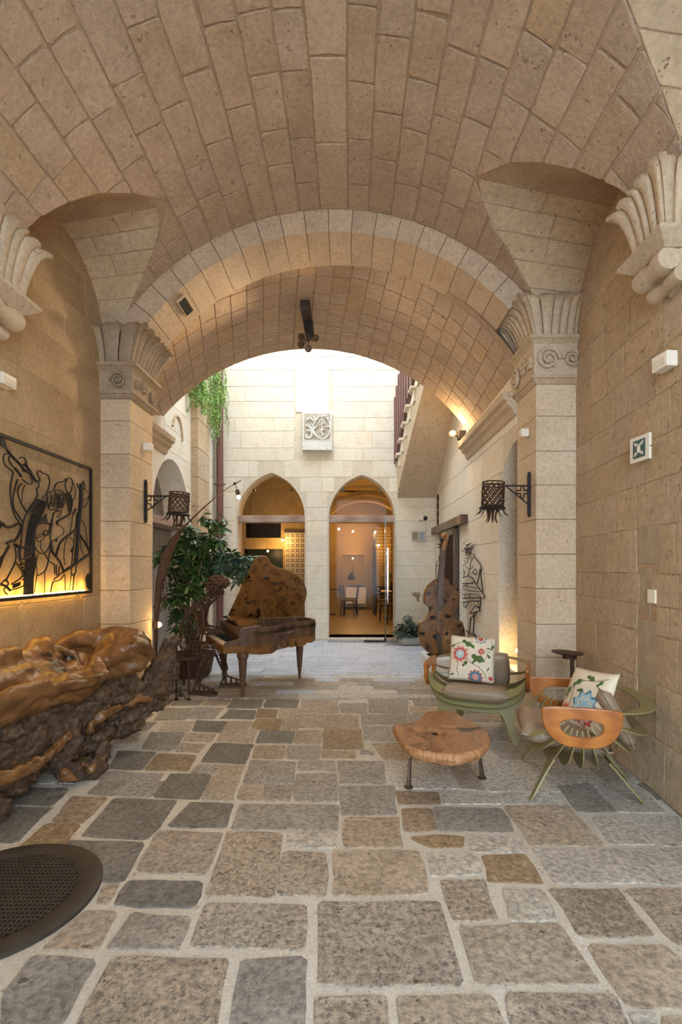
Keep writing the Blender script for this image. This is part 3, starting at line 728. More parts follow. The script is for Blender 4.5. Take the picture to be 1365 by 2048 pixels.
# ---------------------------------------------------------------- capitals, piers, corbels
def smooth01(t): t = max(0, min(1, t)); return t * t * (3 - 2 * t)
def flute_row(parent, p0, p1, nrm, count, z2, z3, flare, c0, c1):
    p0 = Vector(p0); p1 = Vector(p1); nrm = Vector(nrm); tg = (p1 - p0); Ln = tg.length; tg.normalize()
    for i in range(count):
        b = MB(); nt = 9; ns = 7
        e0, e1 = i / count, (i + 1) / count
        def splay(s):
            v = nrm.copy()
            if c0: v = v - tg * smooth01(1 - s / 0.45)
            if c1: v = v + tg * smooth01((s - 0.55) / 0.45)
            return v
        for it in range(nt + 1):
            t = it / nt
            off = flare * (0.05 + 0.75 * t ** 1.7 + (0.2 * smooth01((t - 0.75) / 0.25)))
            z = z2 + (z3 - z2) * min(t * 1.06, 1) - (0.02 * smooth01((t - 0.85) / 0.15))
            for k in range(ns + 1):
                q = k / ns; s = e0 + (e1 - e0) * (0.04 + 0.92 * q); d = splay(s)
                bulge = 0.024 * math.sin(PI * q) ** 0.6 * (0.6 + 0.4 * t)
                p = p0 + tg * Ln * s + d * (off + bulge)
                b.v.append(Vector((p.x, p.y, z + 0.012 * math.sin(PI * q) * (t > 0.9))))
        for it in range(nt):
            for k in range(ns):
                a = it * (ns + 1) + k; b.f.append((a, a + 1, a + ns + 2, a + ns + 1))
        # closing back so the lobe is a solid
        base = len(b.v)
        for it in range(nt + 1):
            for s in (e0, e1):
                p = p0 + tg * Ln * s - nrm * 0.03; b.v.append(Vector((p.x, p.y, z2 + (z3 - z2) * it / nt)))
        for it in range(nt):
            a = it * (ns + 1); c = base + it * 2
            b.f.append((a, a + ns + 1, c + 2, c)); b.f.append((a + ns, c + 1, c + 3, a + 2 * ns + 1))
        b.f.append(tuple([nt * (ns + 1) + k for k in range(ns + 1)] + [base + nt * 2 + 1, base + nt * 2]))
        b.build('fluted_leaf', M['carved'], parent, smooth=True)
def volute(parent, c, ax_u, ax_v, nrm, r):
    """flat spiral roll carved on a face"""
    c = Vector(c); u = Vector(ax_u); v = Vector(ax_v); n = Vector(nrm); b = MB(); pts = []; rr = []
    for i in range(34):
        t = i / 33; a = t * 2.6 * 2 * PI / 1.3; rad = r * (1 - 0.82 * t)
        pts.append(c + (u * math.cos(a) + v * math.sin(a)) * rad + n * (0.004 + 0.014 * t)); rr.append(r * 0.17 * (1 - 0.4 * t))
    b.tube(pts, rr, 6); b.lathe([(r * 0.2, 0), (r * 0.16, 0.018), (0.001, 0.025)], M=Matrix.Translation(c) @ n.to_track_quat('Z', 'Y').to_matrix().to_4x4(), n=10)
    return b.build('volute', M['carved'], parent, smooth=True)
def rosette(parent, c, nrm, r):
    c = Vector(c); n = Vector(nrm); b = MB(); q = n.to_track_quat('Z', 'Y').to_matrix().to_4x4()
    for k in range(6):
        a = k * PI / 3; o = q @ Vector((math.cos(a) * r * 0.6, math.sin(a) * r * 0.6, 0.0))
        b.lathe([(r * 0.45, -0.01), (r * 0.42, 0.012), (r * 0.2, 0.024), (0.001, 0.02)], M=Matrix.Translation(c + o) @ q, n=9)
    b.lathe([(r * 0.35, 0), (r * 0.3, 0.03), (0.001, 0.038)], M=Matrix.Translation(c) @ q, n=9)
    return b.build('rosette', M['carved'], parent, smooth=True)
def moulding(parent, loop, z0, z1, prof, name='moulding'):
    """loop: open list of 2D points; prof: list of (offset,t); walls pushed along averaged normals"""
    b = MB(); n = len(loop); P = [Vector(p) for p in loop]; nr_ = []
    for i in range(n):
        d0 = (P[i] - P[i - 1]).normalized() if i > 0 else None; d1 = (P[i + 1] - P[i]).normalized() if i < n - 1 else None
        a = Vector((-d0.y, d0.x)) if d0 else None; c = Vector((-d1.y, d1.x)) if d1 else None
        if a and c: m = (a + c); m = m / max(m.dot(a), 0.3)
        else: m = a or c
        nr_.append(m)
    for o, t in prof:
        for i in range(n): q = P[i] + nr_[i] * o; b.v.append(Vector((q.x, q.y, z0 + (z1 - z0) * t)))
    for k in range(len(prof) - 1):
        for i in range(n - 1): a = k * n + i; b.f.append((a, a + 1, a + n + 1, a + n))
    b.f.append(tuple(range(n))); b.f.append(tuple(range((len(prof) - 1) * n, len(prof) * n)))
    return b.build(name, M['carved'], parent)

def pier(side, xi, xw, zm, zb, zt, zf, label):
    keep = M['pier'], M['carved']
    if side < 0: M['pier'], M['carved'] = M['pier_shaded'], M['carved_dark']
    p = thing('stone_pier', label, 'pillar', (0, 0, 0))
    x0, x1 = min(xi, xw), max(xi, xw); h = 0.0; i = 0
    r = random.Random(40 + side)
    while h < zm - 0.05:
        e = min(zm, h + (0.30 + r.uniform(-0.01, 0.02)))
        if zm - e < 0.12: e = zm
        b = MB(); b.box(((x0 + x1) / 2, (YP + YB) / 2, (h + e) / 2), (x1 - x0, YB - YP, e - h - 0.003))
        b.build('pier_block', M['pier'], p, bevel=0.005); h = e
    # core up to the vault
    b = MB(); b.box(((xi + 0.02 * side + xw) / 2, (YP + YB) / 2, (zm + 4.3) / 2), (abs(xw - xi) - 0.02, YB - YP - 0.04, 4.3 - zm)); b.build('core', M['rib'], p)
    # loop order so that the left normal points outward
    if side > 0: loop = [(xw, YP), (xi, YP), (xi, YB)]; loop = loop[::-1]; loop = [(xi, YB), (xi, YP), (xw, YP)]
    else: loop = [(xw, YP), (xi, YP), (xi, YB)]
    sgn = 1
    d0 = Vector(loop[1]) - Vector(loop[0]); nl = Vector((-d0.y, d0.x)); cen = Vector(((x0 + x1) / 2, (YP + YB) / 2))
    if nl.dot(Vector(loop[0]) - cen) < 0: loop = loop[::-1]
    moulding(p, loop, zm, zb, [(0.0, 0), (0.01, 0.1), (0.035, 0.55), (0.05, 0.6), (0.05, 1.0), (0, 1.0)], 'necking')
    moulding(p, loop, zb, zt - 0.06, [(0.028, 0), (0.03, 0.9), (0.04, 1.0), (0, 1.0)], 'block_band')
    moulding(p, loop, zt - 0.07, zt, [(0.035, 0), (0.05, 0.25), (0.07, 0.5), (0.085, 0.6), (0.085, 1.0), (0, 1.0)], 'abacus')
    hz = (zb + zt - 0.06) / 2; rr = (zt - zb) * 0.30
    volute(p, (xi + side * 0.09, YP - 0.045, hz), (side, 0, 0), (0, 0, 1), (0, -1, 0), rr)
    volute(p, (xw - side * 0.10, YP - 0.045, hz), (-side, 0, 0), (0, 0, 1), (0, -1, 0), rr * 0.8)
    volute(p, (xi - side * 0.045, YB - 0.09, hz - 0.02), (0, 1, 0), (0, 0, 1), (-side, 0, 0), rr)
    rosette(p, (xi - side * 0.035, (YP + YB) / 2 - 0.04, hz + 0.02), (-side, 0, 0), rr * 0.75)
    rosette(p, (xi - side * 0.035, YP + 0.06, hz), (-side, 0, 0), rr * 0.6)
    W = abs(xw - xi)
    flute_row(p, (xw, YP), (xi, YP), (0, -1), 6, zt, zf, 0.17, False, True)
    flute_row(p, (xi, YP), (xi, YB), (-side, 0), 8, zt, zf, 0.20, True, False)
    b = MB(); bk = [(xi, zt), (xi - side * 0.03, zt + 0.06), (xi - side * 0.09, zt + 0.17), (xi - side * 0.17, zf - 0.04), (xi - side * 0.19, zf + 0.02), (xi + side * 0.12, zf + 0.05), (xi + side * 0.12, zt)]
    b.prism(bk, lambda x, z: (x, YB - 0.02, z), lambda x, z: (x, YB + 0.03, z)); b.build('capital_back', M['carved'], p)
    M['pier'], M['carved'] = keep
    return p
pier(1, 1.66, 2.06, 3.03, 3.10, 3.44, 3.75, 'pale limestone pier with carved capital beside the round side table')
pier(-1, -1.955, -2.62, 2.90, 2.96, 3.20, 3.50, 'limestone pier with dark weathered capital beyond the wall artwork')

def corbel(side, xi, xw, ya, yb, z0, z1, z2, z3, label):
    p = thing('hanging_corbel', label, 'corbel', (xw, (ya + yb) / 2, z0))
    def place(o): o.location = -Vector(p.location)
    ch0 = set(bpy.data.objects)
    loop = [(xw, ya), (xi, ya), (xi, yb), (xw, yb)]
    cen = Vector(((xi + xw) / 2, (ya + yb) / 2)); d0 = Vector(loop[1]) - Vector(loop[0])
    if Vector((-d0.y, d0.x)).dot(Vector(loop[0]) - cen) < 0: loop = loop[::-1]
    moulding(p, loop, z1, z2, [(0.0, 0), (0.03, 0.3), (0.05, 0.5), (0.075, 0.75), (0.075, 1.0), (0, 1)], 'abacus')
    # scrolled console below
    b = MB(); yc = (ya + yb) / 2
    def con(u, v):
        t = v; wy = (yb - ya) / 2 * (1.05 - 0.45 * t); z = z1 + (z0 - z1) * t; x = xi + (xw - xi) * (0.05 + 0.85 * t ** 1.6)
        a = (u - 0.5) * 2
        return (x + (xw - x) * abs(a) ** 4, yc + wy * a, z)
    b.grid(con, 10, 8); b.build('console', M['carved'], p, smooth=True)
    for k, (t, r) in enumerate(((0.3, 0.07), (0.75, 0.05))):
        zc = z1 + (z0 - z1) * t; xc = xi + (xw - xi) * (0.05 + 0.85 * t ** 1.6)
        b = MB(); b.tube([(xc, ya + 0.01, zc), (xc, (ya * 3 + yb) / 4, zc), (xc, yc, zc), (xc, (ya + 3 * yb) / 4, zc), (xc, yb - 0.01, zc)], [r * 0.9, r, r * 0.7, r, r * 0.9], 12); b.build('scroll', M['carved'], p, smooth=True)
    b = MB(); b.box(((xi + xw) / 2, yc, (z2 + z3) / 2), (abs(xw - xi), yb - ya - 0.02, z3 - z2)); b.build('core', M['carved'], p)
    flute_row(p, (xw, ya), (xi, ya), (0, -1), 4, z2, z3, 0.11, False, True)
    flute_row(p, (xi, ya), (xi, yb), (-side, 0), 5, z2, z3, 0.11, True, True)
    flute_row(p, (xi, yb), (xw, yb), (0, 1), 4, z2, z3, 0.11, True, False)
    for o in bpy.data.objects:
        if o not in ch0 and o.parent == p: place(o)
    return p
corbel(1, 1.73, 1.90, 2.74, 3.02, 2.98, 3.16, 3.24, 3.58, 'pale fluted corbel hanging from the right wall')
corbel(-1, -2.03, -2.23, 2.80, 3.10, 2.80, 2.96, 3.04, 3.40, 'fluted corbel hanging from the left wall above the artwork')
# ================================================================== COURTYARD
cr = random.Random(77)
def pointed(xc, w, zs, za, z0, n=10):
    """closed outline of a pointed arch opening, starts bottom left, clockwise over the top"""
    h = za - zs; r = (w * w + h * h) / (2 * w); pts = [(xc - w, z0)]
    amax = math.asin(min(1, h / r))
    for i in range(n + 1):
        a = amax * i / n; pts.append((xc - w + r - r * math.cos(a), zs + r * math.sin(a)))
    for i in range(n - 1, -1, -1):
        a = amax * i / n; pts.append((xc + w - r + r * math.cos(a), zs + r * math.sin(a)))
    pts.append((xc + w, z0)); return pts
def holed_wall(outer, holes, f):
    bm = bmesh.new(); ed = []
    for loop in [outer] + holes:
        vs_ = [bm.verts.new(f(*p)) for p in loop]
        for i in range(len(vs_)): ed.append(bm.edges.new((vs_[i], vs_[(i + 1) % len(vs_)])))
    bmesh.ops.triangle_fill(bm, use_beauty=True, use_dissolve=False, edges=ed)
    v = [q.co.copy() for q in bm.verts]; bm.verts.index_update(); fs = [tuple(q.index for q in t.verts) for t in bm.faces]; bm.free()
    return v, fs
AL = dict(xc=-1.512, w=0.648, zs=2.36, za=3.22); AR = dict(xc=0.232, w=0.632, zs=2.36, za=3.18)
loopL = pointed(**AL, z0=0.06); loopR = pointed(**AR, z0=0.06)
v, fs = holed_wall([(XL2 - 0.1, -0.05), (XR2 + 0.1, -0.05), (XR2 + 0.1, 8.0), (XL2 - 0.1, 8.0)], [loopL, loopR], lambda x, z: (x, YW, z))
mb = MB().add(v, fs)
for lp in (loopL, loopR):
    n = len(lp)
    for i in range(n):
        a, b = lp[i], lp[(i + 1) % n]
        mb.add([(a[0], YW, a[1]), (b[0], YW, b[1]), (b[0], YW + 0.42, b[1]), (a[0], YW + 0.42, a[1])], [(0, 1, 2, 3)])
wall_back = struct(mb.build('wall_back', M['court_joint'], fix=False), 'bright cream courtyard wall with two pointed arches', 'wall')
def fwb(x, z, h): return Vector((x, YW - h, z))
def ext(A, z):
    if z > A['za']: return 0
    if z <= A['zs']: return A['w'] + 0.03
    h = A['za'] - A['zs']; w = A['w']; r = (w * w + h * h) / (2 * w); s = math.sqrt(max(r * r - (z - A['zs']) ** 2, 0)); return max(0, s - (r - w)) + 0.05
def blkB(v0, v1):
    out = []
    for A in (AL, AR):
        e = max(ext(A, v0), ext(A, v1))
        if e > 0.01: out.append((A['xc'] - e, A['xc'] + e))
    if v1 > 3.64 and v0 < 5.18: out.append((-1.07, -0.32))
    return out
ashlar(fwb, XL2, XR2, rows_between(0.02, 5.9, 0.24, 0.33, cr), (0.4, 0.85), M['court'], wall_back, 'wall_block', blocked=blkB, R=cr, gap=0.004, proud=0.006, depth=0.006, rc=0.012, bev=0.004, jit=0.003)
# patch of reflected sunlight put in as a paler wall panel
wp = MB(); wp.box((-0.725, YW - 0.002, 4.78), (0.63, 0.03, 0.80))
struct(wp.build('window_1', plain('sun_patch_pale', (0.84, 0.82, 0.77), 0.8, var=0.02), bevel=0.006), 'paler panel for the patch of sunlight above the carved plaque', 'window')  # not a window: the panel stands in for the patch of sunlight
sills = MB(); sills.box((0.232, YW + 0.1, 0.03), (1.30, 0.7, 0.06)); struct(sills.build('trim_2', M['f_light'], bevel=0.01), 'worn stone doorstep of the right arch', 'doorstep')
sills = MB(); sills.box((-1.512, YW + 0.2, 0.03), (1.32, 0.5, 0.06)); struct(sills.build('trim_3', M['f_light'], bevel=0.01), 'stone sill of the left arch behind the piano', 'sill')
# timber beams and glazing
for k, (A, lab, lab2) in enumerate(((AL, 'weathered timber beam across the left pointed arch', 'glazing of the left pointed arch'), (AR, 'weathered timber beam across the right pointed arch', 'fixed glazing above the open glass door'))):
    b = MB(); b.box((A['xc'], YW + 0.10, 2.335), (2 * A['w'] + 0.03, 0.16, 0.135)); o = b.build('timber_beam', M['oldbeam'], bevel=0.012); tag(o, lab, 'beam')
    w_ = struct(empty('window_%d' % (k + 2), (A['xc'], YW + 0.22, 2.4)), lab2, 'window')
    up = [p for p in pointed(A['xc'], A['w'] - 0.004, A['zs'], A['za'] - 0.01, 2.40) ]
    g = MB(); g.prism([(p[0] - A['xc'], p[1] - 2.4) for p in up], lambda x, z: (x, 0, z), lambda x, z: (x, 0.012, z)); g.build('pane', M['glass'], w_)
    for cxk in (-0.45, 0.45):
        g = MB(); g.box((cxk * A['w'] * 1.25, 0.0, (0.52 if abs(cxk) else 0)), (0.05, 0.03, 0.04)); g.build('clamp', M['black'], w_)
    if k == 0:
        g = MB(); g.box((0, 0.006, -1.24), (2 * A['w'] - 0.02, 0.012, 2.20)); g.build('pane', M['glass'], w_)
    else:
        g = MB(); g.box((-0.12, 0.006, -1.20), (1.0, 0.012, 2.26)); g.build('pane', M['glass'], w_)
# open glass door leaf
dl = thing('glass_door', 'clear frameless glass door standing open into the courtyard', 'door', (0.69, YW + 0.05, 0.05))
d_end = Vector((0.64 - 0.69, 8.95 - YW - 0.05, 0)); hz = Vector((0, 0, 1))
g = MB(); g.bar(Vector((0, 0, 1.17)), d_end + Vector((0, 0, 1.17)), 0.012, 2.26); g.build('leaf', M['glass'], dl)
g = MB(); g.bar(d_end + Vector((0, 0, 0.04)), d_end + Vector((0, 0, 2.30)), 0.016, 0.016, up=(0, 1, 0)); g.build('leaf_edge', M['glass_edge'], dl)
g = MB(); g.bar(d_end * 0.9 + Vector((0.04, 0, 0.7)), d_end * 0.9 + Vector((0.04, 0, 1.7)), 0.025, 0.025, up=(0, 1, 0)); g.bar(d_end * 0.9 + Vector((0, 0, 0.8)), d_end * 0.9 + Vector((0.04, 0, 0.8)), 0.015, 0.015); g.bar(d_end * 0.9 + Vector((0, 0, 1.6)), d_end * 0.9 + Vector((0.04, 0, 1.6)), 0.015, 0.015); g.build('pull_handle', M['spotglass'], dl)
g = MB(); g.box((d_end.x, d_end.y + 0.08, 0.045), (0.03, 0.2, 0.07)); g.build('shoe', M['iron'], dl)
g = MB(); g.bar(d_end * 0.55 + Vector((0, 0, -0.02)), d_end * 0.55 + Vector((-0.40, 0.05, -0.02)), 0.03, 0.03); g.build('floor_stay', M['iron'], dl)

# left and right courtyard walls (continuing the tunnel's second bay)
def arc_hole(yc, w, zs, za, z0, n=12):
    return [(yc - w, z0)] + [(yc - w * math.cos(PI * i / n), zs + (za - zs) * math.sin(PI * i / n)) for i in range(n + 1)] + [(yc + w, z0)]
hl = arc_hole(7.33, 0.74, 2.15, 2.98, 0.0)
v, fs = holed_wall([(YB - 0.1, -0.05), (YW + 0.1, -0.05), (YW + 0.1, 6.8), (YB - 0.1, 6.8)], [[(a, max(b, 0.001)) for a, b in hl]], lambda y, z: (XL2, y, z))
mb = MB().add(v, fs)
for i in range(len(hl)):
    a, b = hl[i], hl[(i + 1) % len(hl)]; mb.add([(XL2, a[0], a[1]), (XL2, b[0], b[1]), (XL2 - 0.45, b[0], b[1]), (XL2 - 0.45, a[0], a[1])], [(0, 1, 2, 3)])
wcl = struct(mb.build('wall_court_left', M['court'], fix=False), 'pale courtyard side wall with an arched recess', 'wall')
def fcl(y, z, h): return Vector((XL2 + h, y, z))
def blkCL(v0, v1):
    z = v0
    if z > 2.98: return []
    e = 0.76 if z < 2.15 else 0.76 * math.sqrt(max(0, 1 - ((z - 2.15) / 0.83) ** 2)) + 0.03
    return [(7.33 - e, 7.33 + e)]
ashlar(fcl, YE, YW, rows_between(0.02, 5.05, 0.3, 0.42, cr), (0.5, 0.9), M['court'], wcl, 'wall_block', blocked=blkCL, R=cr, gap=0.003, proud=0.005, depth=0.004, rc=0.012, bev=0.004)
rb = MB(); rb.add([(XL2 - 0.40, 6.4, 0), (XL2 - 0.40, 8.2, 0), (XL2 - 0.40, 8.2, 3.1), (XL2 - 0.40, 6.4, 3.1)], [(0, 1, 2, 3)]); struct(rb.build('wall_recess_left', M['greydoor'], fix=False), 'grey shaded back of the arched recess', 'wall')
b = MB(); b.box((XL2 - 0.22, 7.33, 2.06), (0.40, 1.46, 0.12)); tag(b.build('timber_lintel', M['oldbeam'], bevel=0.01), 'reddish timber lintel inside the left arched recess', 'beam')
dd = struct(empty('door_1', (XL2 - 0.30, 7.33, 0)), 'grey plank door under the timber lintel', 'door')
for k in range(6):
    b = MB(); b.box((0, -0.61 + k * 0.243, 1.0), (0.04, 0.237, 1.98)); b.build('plank', M['greydoor'], dd, bevel=0.006)
# pilaster with arch, blind niche arc
pl = thing('wall_pilaster', 'ochre stone pilaster below the hanging plants', 'pillar', (XL2, 8.5, 0))
z = 0
while z < 4.2:
    b = MB(); b.box((0.05, 0, z + 0.24), (0.14, 0.66, 0.474)); b.build('pilaster_block', M['wall'], pl, bevel=0.006); z += 0.48
b = MB()
for i in range(9):
    a0, a1 = PI * i / 18, PI * (i + 1) / 18
    q = []
    for r in (0.95, 1.35):
        for a in (a0, a1): q.append((0.33 - 1.3 + r * math.cos(a) - 0.05, 4.3 + r * math.sin(a)))
    b.prism([q[0], q[1], q[3], q[2]], lambda y, z_: (-0.02, y, z_), lambda y, z_: (0.12, y, z_))
b.build('arch_ring', M['wall'], pl)
b = MB(); pts = [(XL2 + 0.0, 7.5 + 0.22 * math.cos(a), 3.35 + 0.32 * math.sin(a)) for a in [PI * 0.02 * i for i in range(0, 45)]]
b.tube([Vector(p) + Vector((0.004, 0, 0)) for p in pts], 0.03, 6); tag(b.build('wall_moulding', M['wall']), 'curved stone moulding trace on the pale side wall', 'moulding')
# imposts of the tunnel
def impost(x, sgn, y0, y1, z0, label, nm):
    prof = [(0.0, 0.0), (0.03, 0.02), (0.05, 0.08), (0.09, 0.11), (0.10, 0.15), (0.14, 0.17), (0.15, 0.24), (0.0, 0.24)]
    b = MB(); b.prism(prof, lambda o, z_: (x - sgn * o, y0, z0 + z_), lambda o, z_: (x - sgn * o, y1, z0 + z_))
    return struct(b.build(nm, M['carved'], bevel=0.004), label, 'cornice')
impost(XR2, 1, YB, YE + 0.02, 2.90, 'stone impost moulding along the right of the tunnel', 'trim_4')
impost(XL2, -1, YB, YE + 0.04, 2.98, 'stone impost moulding along the left of the tunnel', 'trim_5')

# right wall of tunnel and courtyard with arched doorway niche
hr = [(YB, 0.001)] + [(YB + 0.6 * math.sin(PI / 2 * i / 10), 1.95 + 0.72 * math.cos(PI / 2 * i / 10)) for i in range(11)] + [(YB + 0.6, 0.001)]
v, fs = holed_wall([(YB - 0.12, -0.05), (YW + 0.1, -0.05), (YW + 0.1, 6.8), (YB - 0.12, 6.8)], [hr], lambda y, z: (XR2 + 0.004, y, z))
mb = MB().add(v, fs)
for i in range(len(hr)):
    a, b = hr[i], hr[(i + 1) % len(hr)]; mb.add([(XR2, a[0], a[1]), (XR2, b[0], b[1]), (XR2 + 0.55, b[0], b[1]), (XR2 + 0.55, a[0], a[1])], [(0, 1, 2, 3)])
mb.add([(XR2 + 0.55, YB - 0.1, 0), (XR2 + 0.55, YB + 0.8, 0), (XR2 + 0.55, YB + 0.8, 2.8), (XR2 + 0.55, YB - 0.1, 2.8)], [(0, 1, 2, 3)])
wcr = struct(mb.build('wall_court_right', M['court_joint'], fix=False), 'cream side wall with a tall arched doorway niche', 'wall')
def fcrr(y, z, h): return Vector((XR2 - h, y, z))
def blkCR(v0, v1):
    if v0 > 2.67: return []
    e = 0.61 if v0 < 1.95 else 0.61 * math.sqrt(max(0, 1 - ((v0 - 1.95) / 0.72) ** 2)) + 0.02
    return [(YB - 0.2, YB + e)]
ashlar(fcrr, YB, YW, rows_between(0.02, 5.05, 0.30, 0.42, cr), (0.5, 0.95), M['court'], wcr, 'wall_block', blocked=blkCR, R=cr, gap=0.0025, proud=0.004, depth=0.004, rc=0.012, bev=0.004)

# ---------------------------------------------------------------- carved plaque
rl = thing('carved_plaque', 'white carved stone coat of arms on the courtyard wall', 'relief', (-0.62, YW - 0.01, 3.62))
b = MB(); b.box((0, -0.03, 0.38), (0.56, 0.08, 0.74)); b.build('slab', M['relief'], rl, bevel=0.012)
b = MB(); b.box((0.0, -0.0705, 0.46), (0.50, 0.003, 0.50)); b.build('carved_ground', M['relief_recess'], rl)
b = MB(); b.box((0, -0.05, 0.09), (0.57, 0.12, 0.17)); b.box((0, -0.055, 0.19), (0.55, 0.10, 0.02)); b.build('base_ledge', M['relief'], rl, bevel=0.012)
def rel(pts, r): b = MB(); b.tube([(x, -0.082, z_) for x, z_ in pts], r * 1.15, 6); b.build('carving', M['relief'], rl, smooth=True)
rel([(-0.22, 0.30), (-0.20, 0.25), (-0.14, 0.24), (-0.10, 0.30), (-0.12, 0.38), (-0.19, 0.38)], 0.018)
rel([(-0.22, 0.48), (-0.16, 0.46), (-0.11, 0.40), (-0.07, 0.33), (-0.02, 0.28)], 0.016)
rel([(-0.16, 0.50), (-0.11, 0.45), (-0.08, 0.40)], 0.012); rel([(-0.11, 0.51), (-0.06, 0.44), (-0.04, 0.42)], 0.012)
rel([(0.0, 0.48), (-0.06, 0.42), (-0.09, 0.36)], 0.014); rel([(-0.2, 0.58), (-0.13, 0.62), (-0.07, 0.56)], 0.015); rel([(-0.07, 0.66), (-0.03, 0.57), (0.02, 0.60)], 0.015)
shield = [(0.09 + 0.16 * math.cos(a), 0.44 + 0.22 * math.sin(a)) for a in [i * 2 * PI / 20 for i in range(21)]]; rel(shield, 0.012)
rel([(0.03, 0.52), (0.09, 0.66), (0.14, 0.52), (0.04, 0.48), (0.14, 0.44), (0.05, 0.36), (0.12, 0.30)], 0.012)
rel([(0.09, 0.62), (0.09, 0.28)], 0.010); rel([(0.04, 0.40), (0.14, 0.40)], 0.01)
for k in range(16):
    a = cr.uniform(-1.9, 1.9); x = 0.10 + cr.uniform(0.10, 0.155) * math.sin(a); z_ = 0.46 + 0.23 * math.cos(a)
    if abs(x) < 0.27: rel([(x - 0.012, z_), (x + 0.012, z_ + 0.012)], 0.014)

# ---------------------------------------------------------------- stone staircase rising towards the viewer on the right
stc = thing('stone_staircase', 'cream stone stair flight rising above the right courtyard side', 'staircase', (XR2, YW, 2.73))
def sx(y): # free edge of the flight
    t = (YW - y) / 2.6; return 0.91 + 0.30 * t ** 1.3 - XR2
b = MB(); ns = 12
def under(y): return 0.70 * (YW - y)
for layer in (0, 1):
    for i in range(ns + 1):
        y = YW - 2.75 * i / ns
        for x in (sx(y), 0.0): b.v.append(Vector((x, y - YW, under(y) + 0.55 * layer)))
for i in range(ns):
    a = 2 * i; m = 2 * (ns + 1)
    b.f += [(a, a + 1, a + 3, a + 2), (m + a, m + a + 2, m + a + 3, m + a + 1), (a, a + 2, m + a + 2, m + a)]
b.f += [(0, m, m + 1, 1)]
b.build('flight', M['wall'], stc)
for i in range(9):
    y = YW - 0.10 - 0.29 * i; zt = under(y) + 0.70
    b = MB(); x0 = sx(y) - 0.0
    b.box(((x0 + 0) / 2, y - YW - 0.145, zt - 0.13), (abs(x0), 0.29, 0.20)); b.build('step', M['court'], stc, bevel=0.004)
    b = MB(); b.box((x0 / 2 - 0.03, y - YW - 0.145, zt - 0.01), (abs(x0) + 0.06, 0.33, 0.045)); b.build('tread', M['court'], stc, bevel=0.01)
rail = thing('stair_railing', 'dark red timber slat railing on the stone staircase', 'railing', (0.80, YW, 3.9))
for i in range(12):
    y = YW - 0.06 - 0.20 * i; xx = sx(y) + XR2 - 0.80 - 0.05; zz = under(y) + 2.73 + 0.62 - 3.9
    b = MB(); b.box((xx, y - YW, zz + 0.62), (0.03, 0.13, 1.25)); b.build('slat', M['railing'], rail, bevel=0.004)
for dz in (0.12, 1.1):
    b = MB(); ya, yb_ = YW - 0.02, YW - 2.3
    b.bar((sx(ya) + XR2 - 0.80 - 0.03, ya - YW, under(ya) + 2.73 + 0.62 - 3.9 + dz), (sx(yb_) + XR2 - 0.80 - 0.03, yb_ - YW, under(yb_) + 2.73 + 0.62 - 3.9 + dz), 0.05, 0.10); b.build('rail', M['railing'], rail)

# ---------------------------------------------------------------- pipe, plate, camera, discs
pp = thing('downpipe', 'red-brown drainpipe in the courtyard corner', 'pipe', (-2.47, YW - 0.10, 0))
b = MB(); b.tube([(0, 0, 0.0), (0, 0, 5.6)], 0.065, 14); b.build('pipe', M['pipe'], pp, smooth=True)
for z in (1.32, 2.02, 2.98, 4.6):
    b = MB(); b.lathe([(0.066, -0.02), (0.078, -0.02), (0.078, 0.02), (0.066, 0.02)], (0, 0, z), 14); b.box((0.085, 0, z), (0.05, 0.02, 0.02)); b.box((-0.085, 0, z), (0.05, 0.02, 0.02)); b.build('clamp_ring', M['pipe'], pp)
ip = thing('info_plate', 'small printed acrylic plate beside the right arch', 'sign', (1.32, YW - 0.02, 2.0))
b = MB(); b.box((0, -0.02, 0), (0.27, 0.02, 0.19)); b.build('plate', plain('plate_grey', (0.42, 0.40, 0.37), 0.3), ip)
b = MB(); b.box((-0.07, -0.032, 0.0), (0.10, 0.004, 0.14)); b.build('picture', plain('plate_ochre', (0.30, 0.19, 0.07), 0.5), ip)
for k in range(4): b = MB(); b.box((0.065, -0.032, 0.05 - 0.032 * k), (0.10 - 0.02 * (k % 2), 0.004, 0.010)); b.build('text_line', plain('plate_text', (0.12, 0.13, 0.15), 0.5), ip)
for sx_ in (-0.125, 0.125): b = MB(); b.lathe([(0.008, 0), (0.008, 0.02)], M=Matrix.Translation((sx_, -0.03, 0.085)) @ Matrix.Rotation(PI / 2, 4, 'X'), n=8); b.build('fixing', M['spotglass'], ip)
cm = thing('security_camera', 'white dome camera on the wall under the staircase', 'camera', (1.42, YW - 0.01, 2.34))
b = MB(); b.box((-0.05, -0.04, 0), (0.10, 0.08, 0.08)); b.build('housing', M['white'], cm, bevel=0.008)
b = MB(); b.lathe([(0.045, 0), (0.042, 0.03), (0.02, 0.05), (0.001, 0.055)], M=Matrix.Translation((0.02, -0.05, 0)) @ Matrix.Rotation(PI / 2, 4, 'X'), n=14); b.build('lens_dome', M['black'], cm, smooth=True)
for k, z in enumerate((2.70, 2.55, 2.40, 2.26)):
    b = MB(); b.lathe([(0.075, 0), (0.07, 0.015), (0.04, 0.022), (0.001, 0.022)], M=Matrix.Translation((XR2 - 0.004, 9.35, z)) @ Matrix.Rotation(-PI / 2, 4, 'Y'), n=16)
    tag(b.build('wall_disc', M['rust']), ['topmost of four dark discs on the courtyard side wall', 'second from top of four dark discs on the side wall', 'third from top of four dark discs on the side wall', 'lowest of four dark discs on the courtyard side wall'][k], 'disc', 'dark discs on the side wall')
ws = thing('worn_niche', 'small rough hole of missing stone low on the back wall', 'hole', (1.18, YW - 0.008, 0.78))
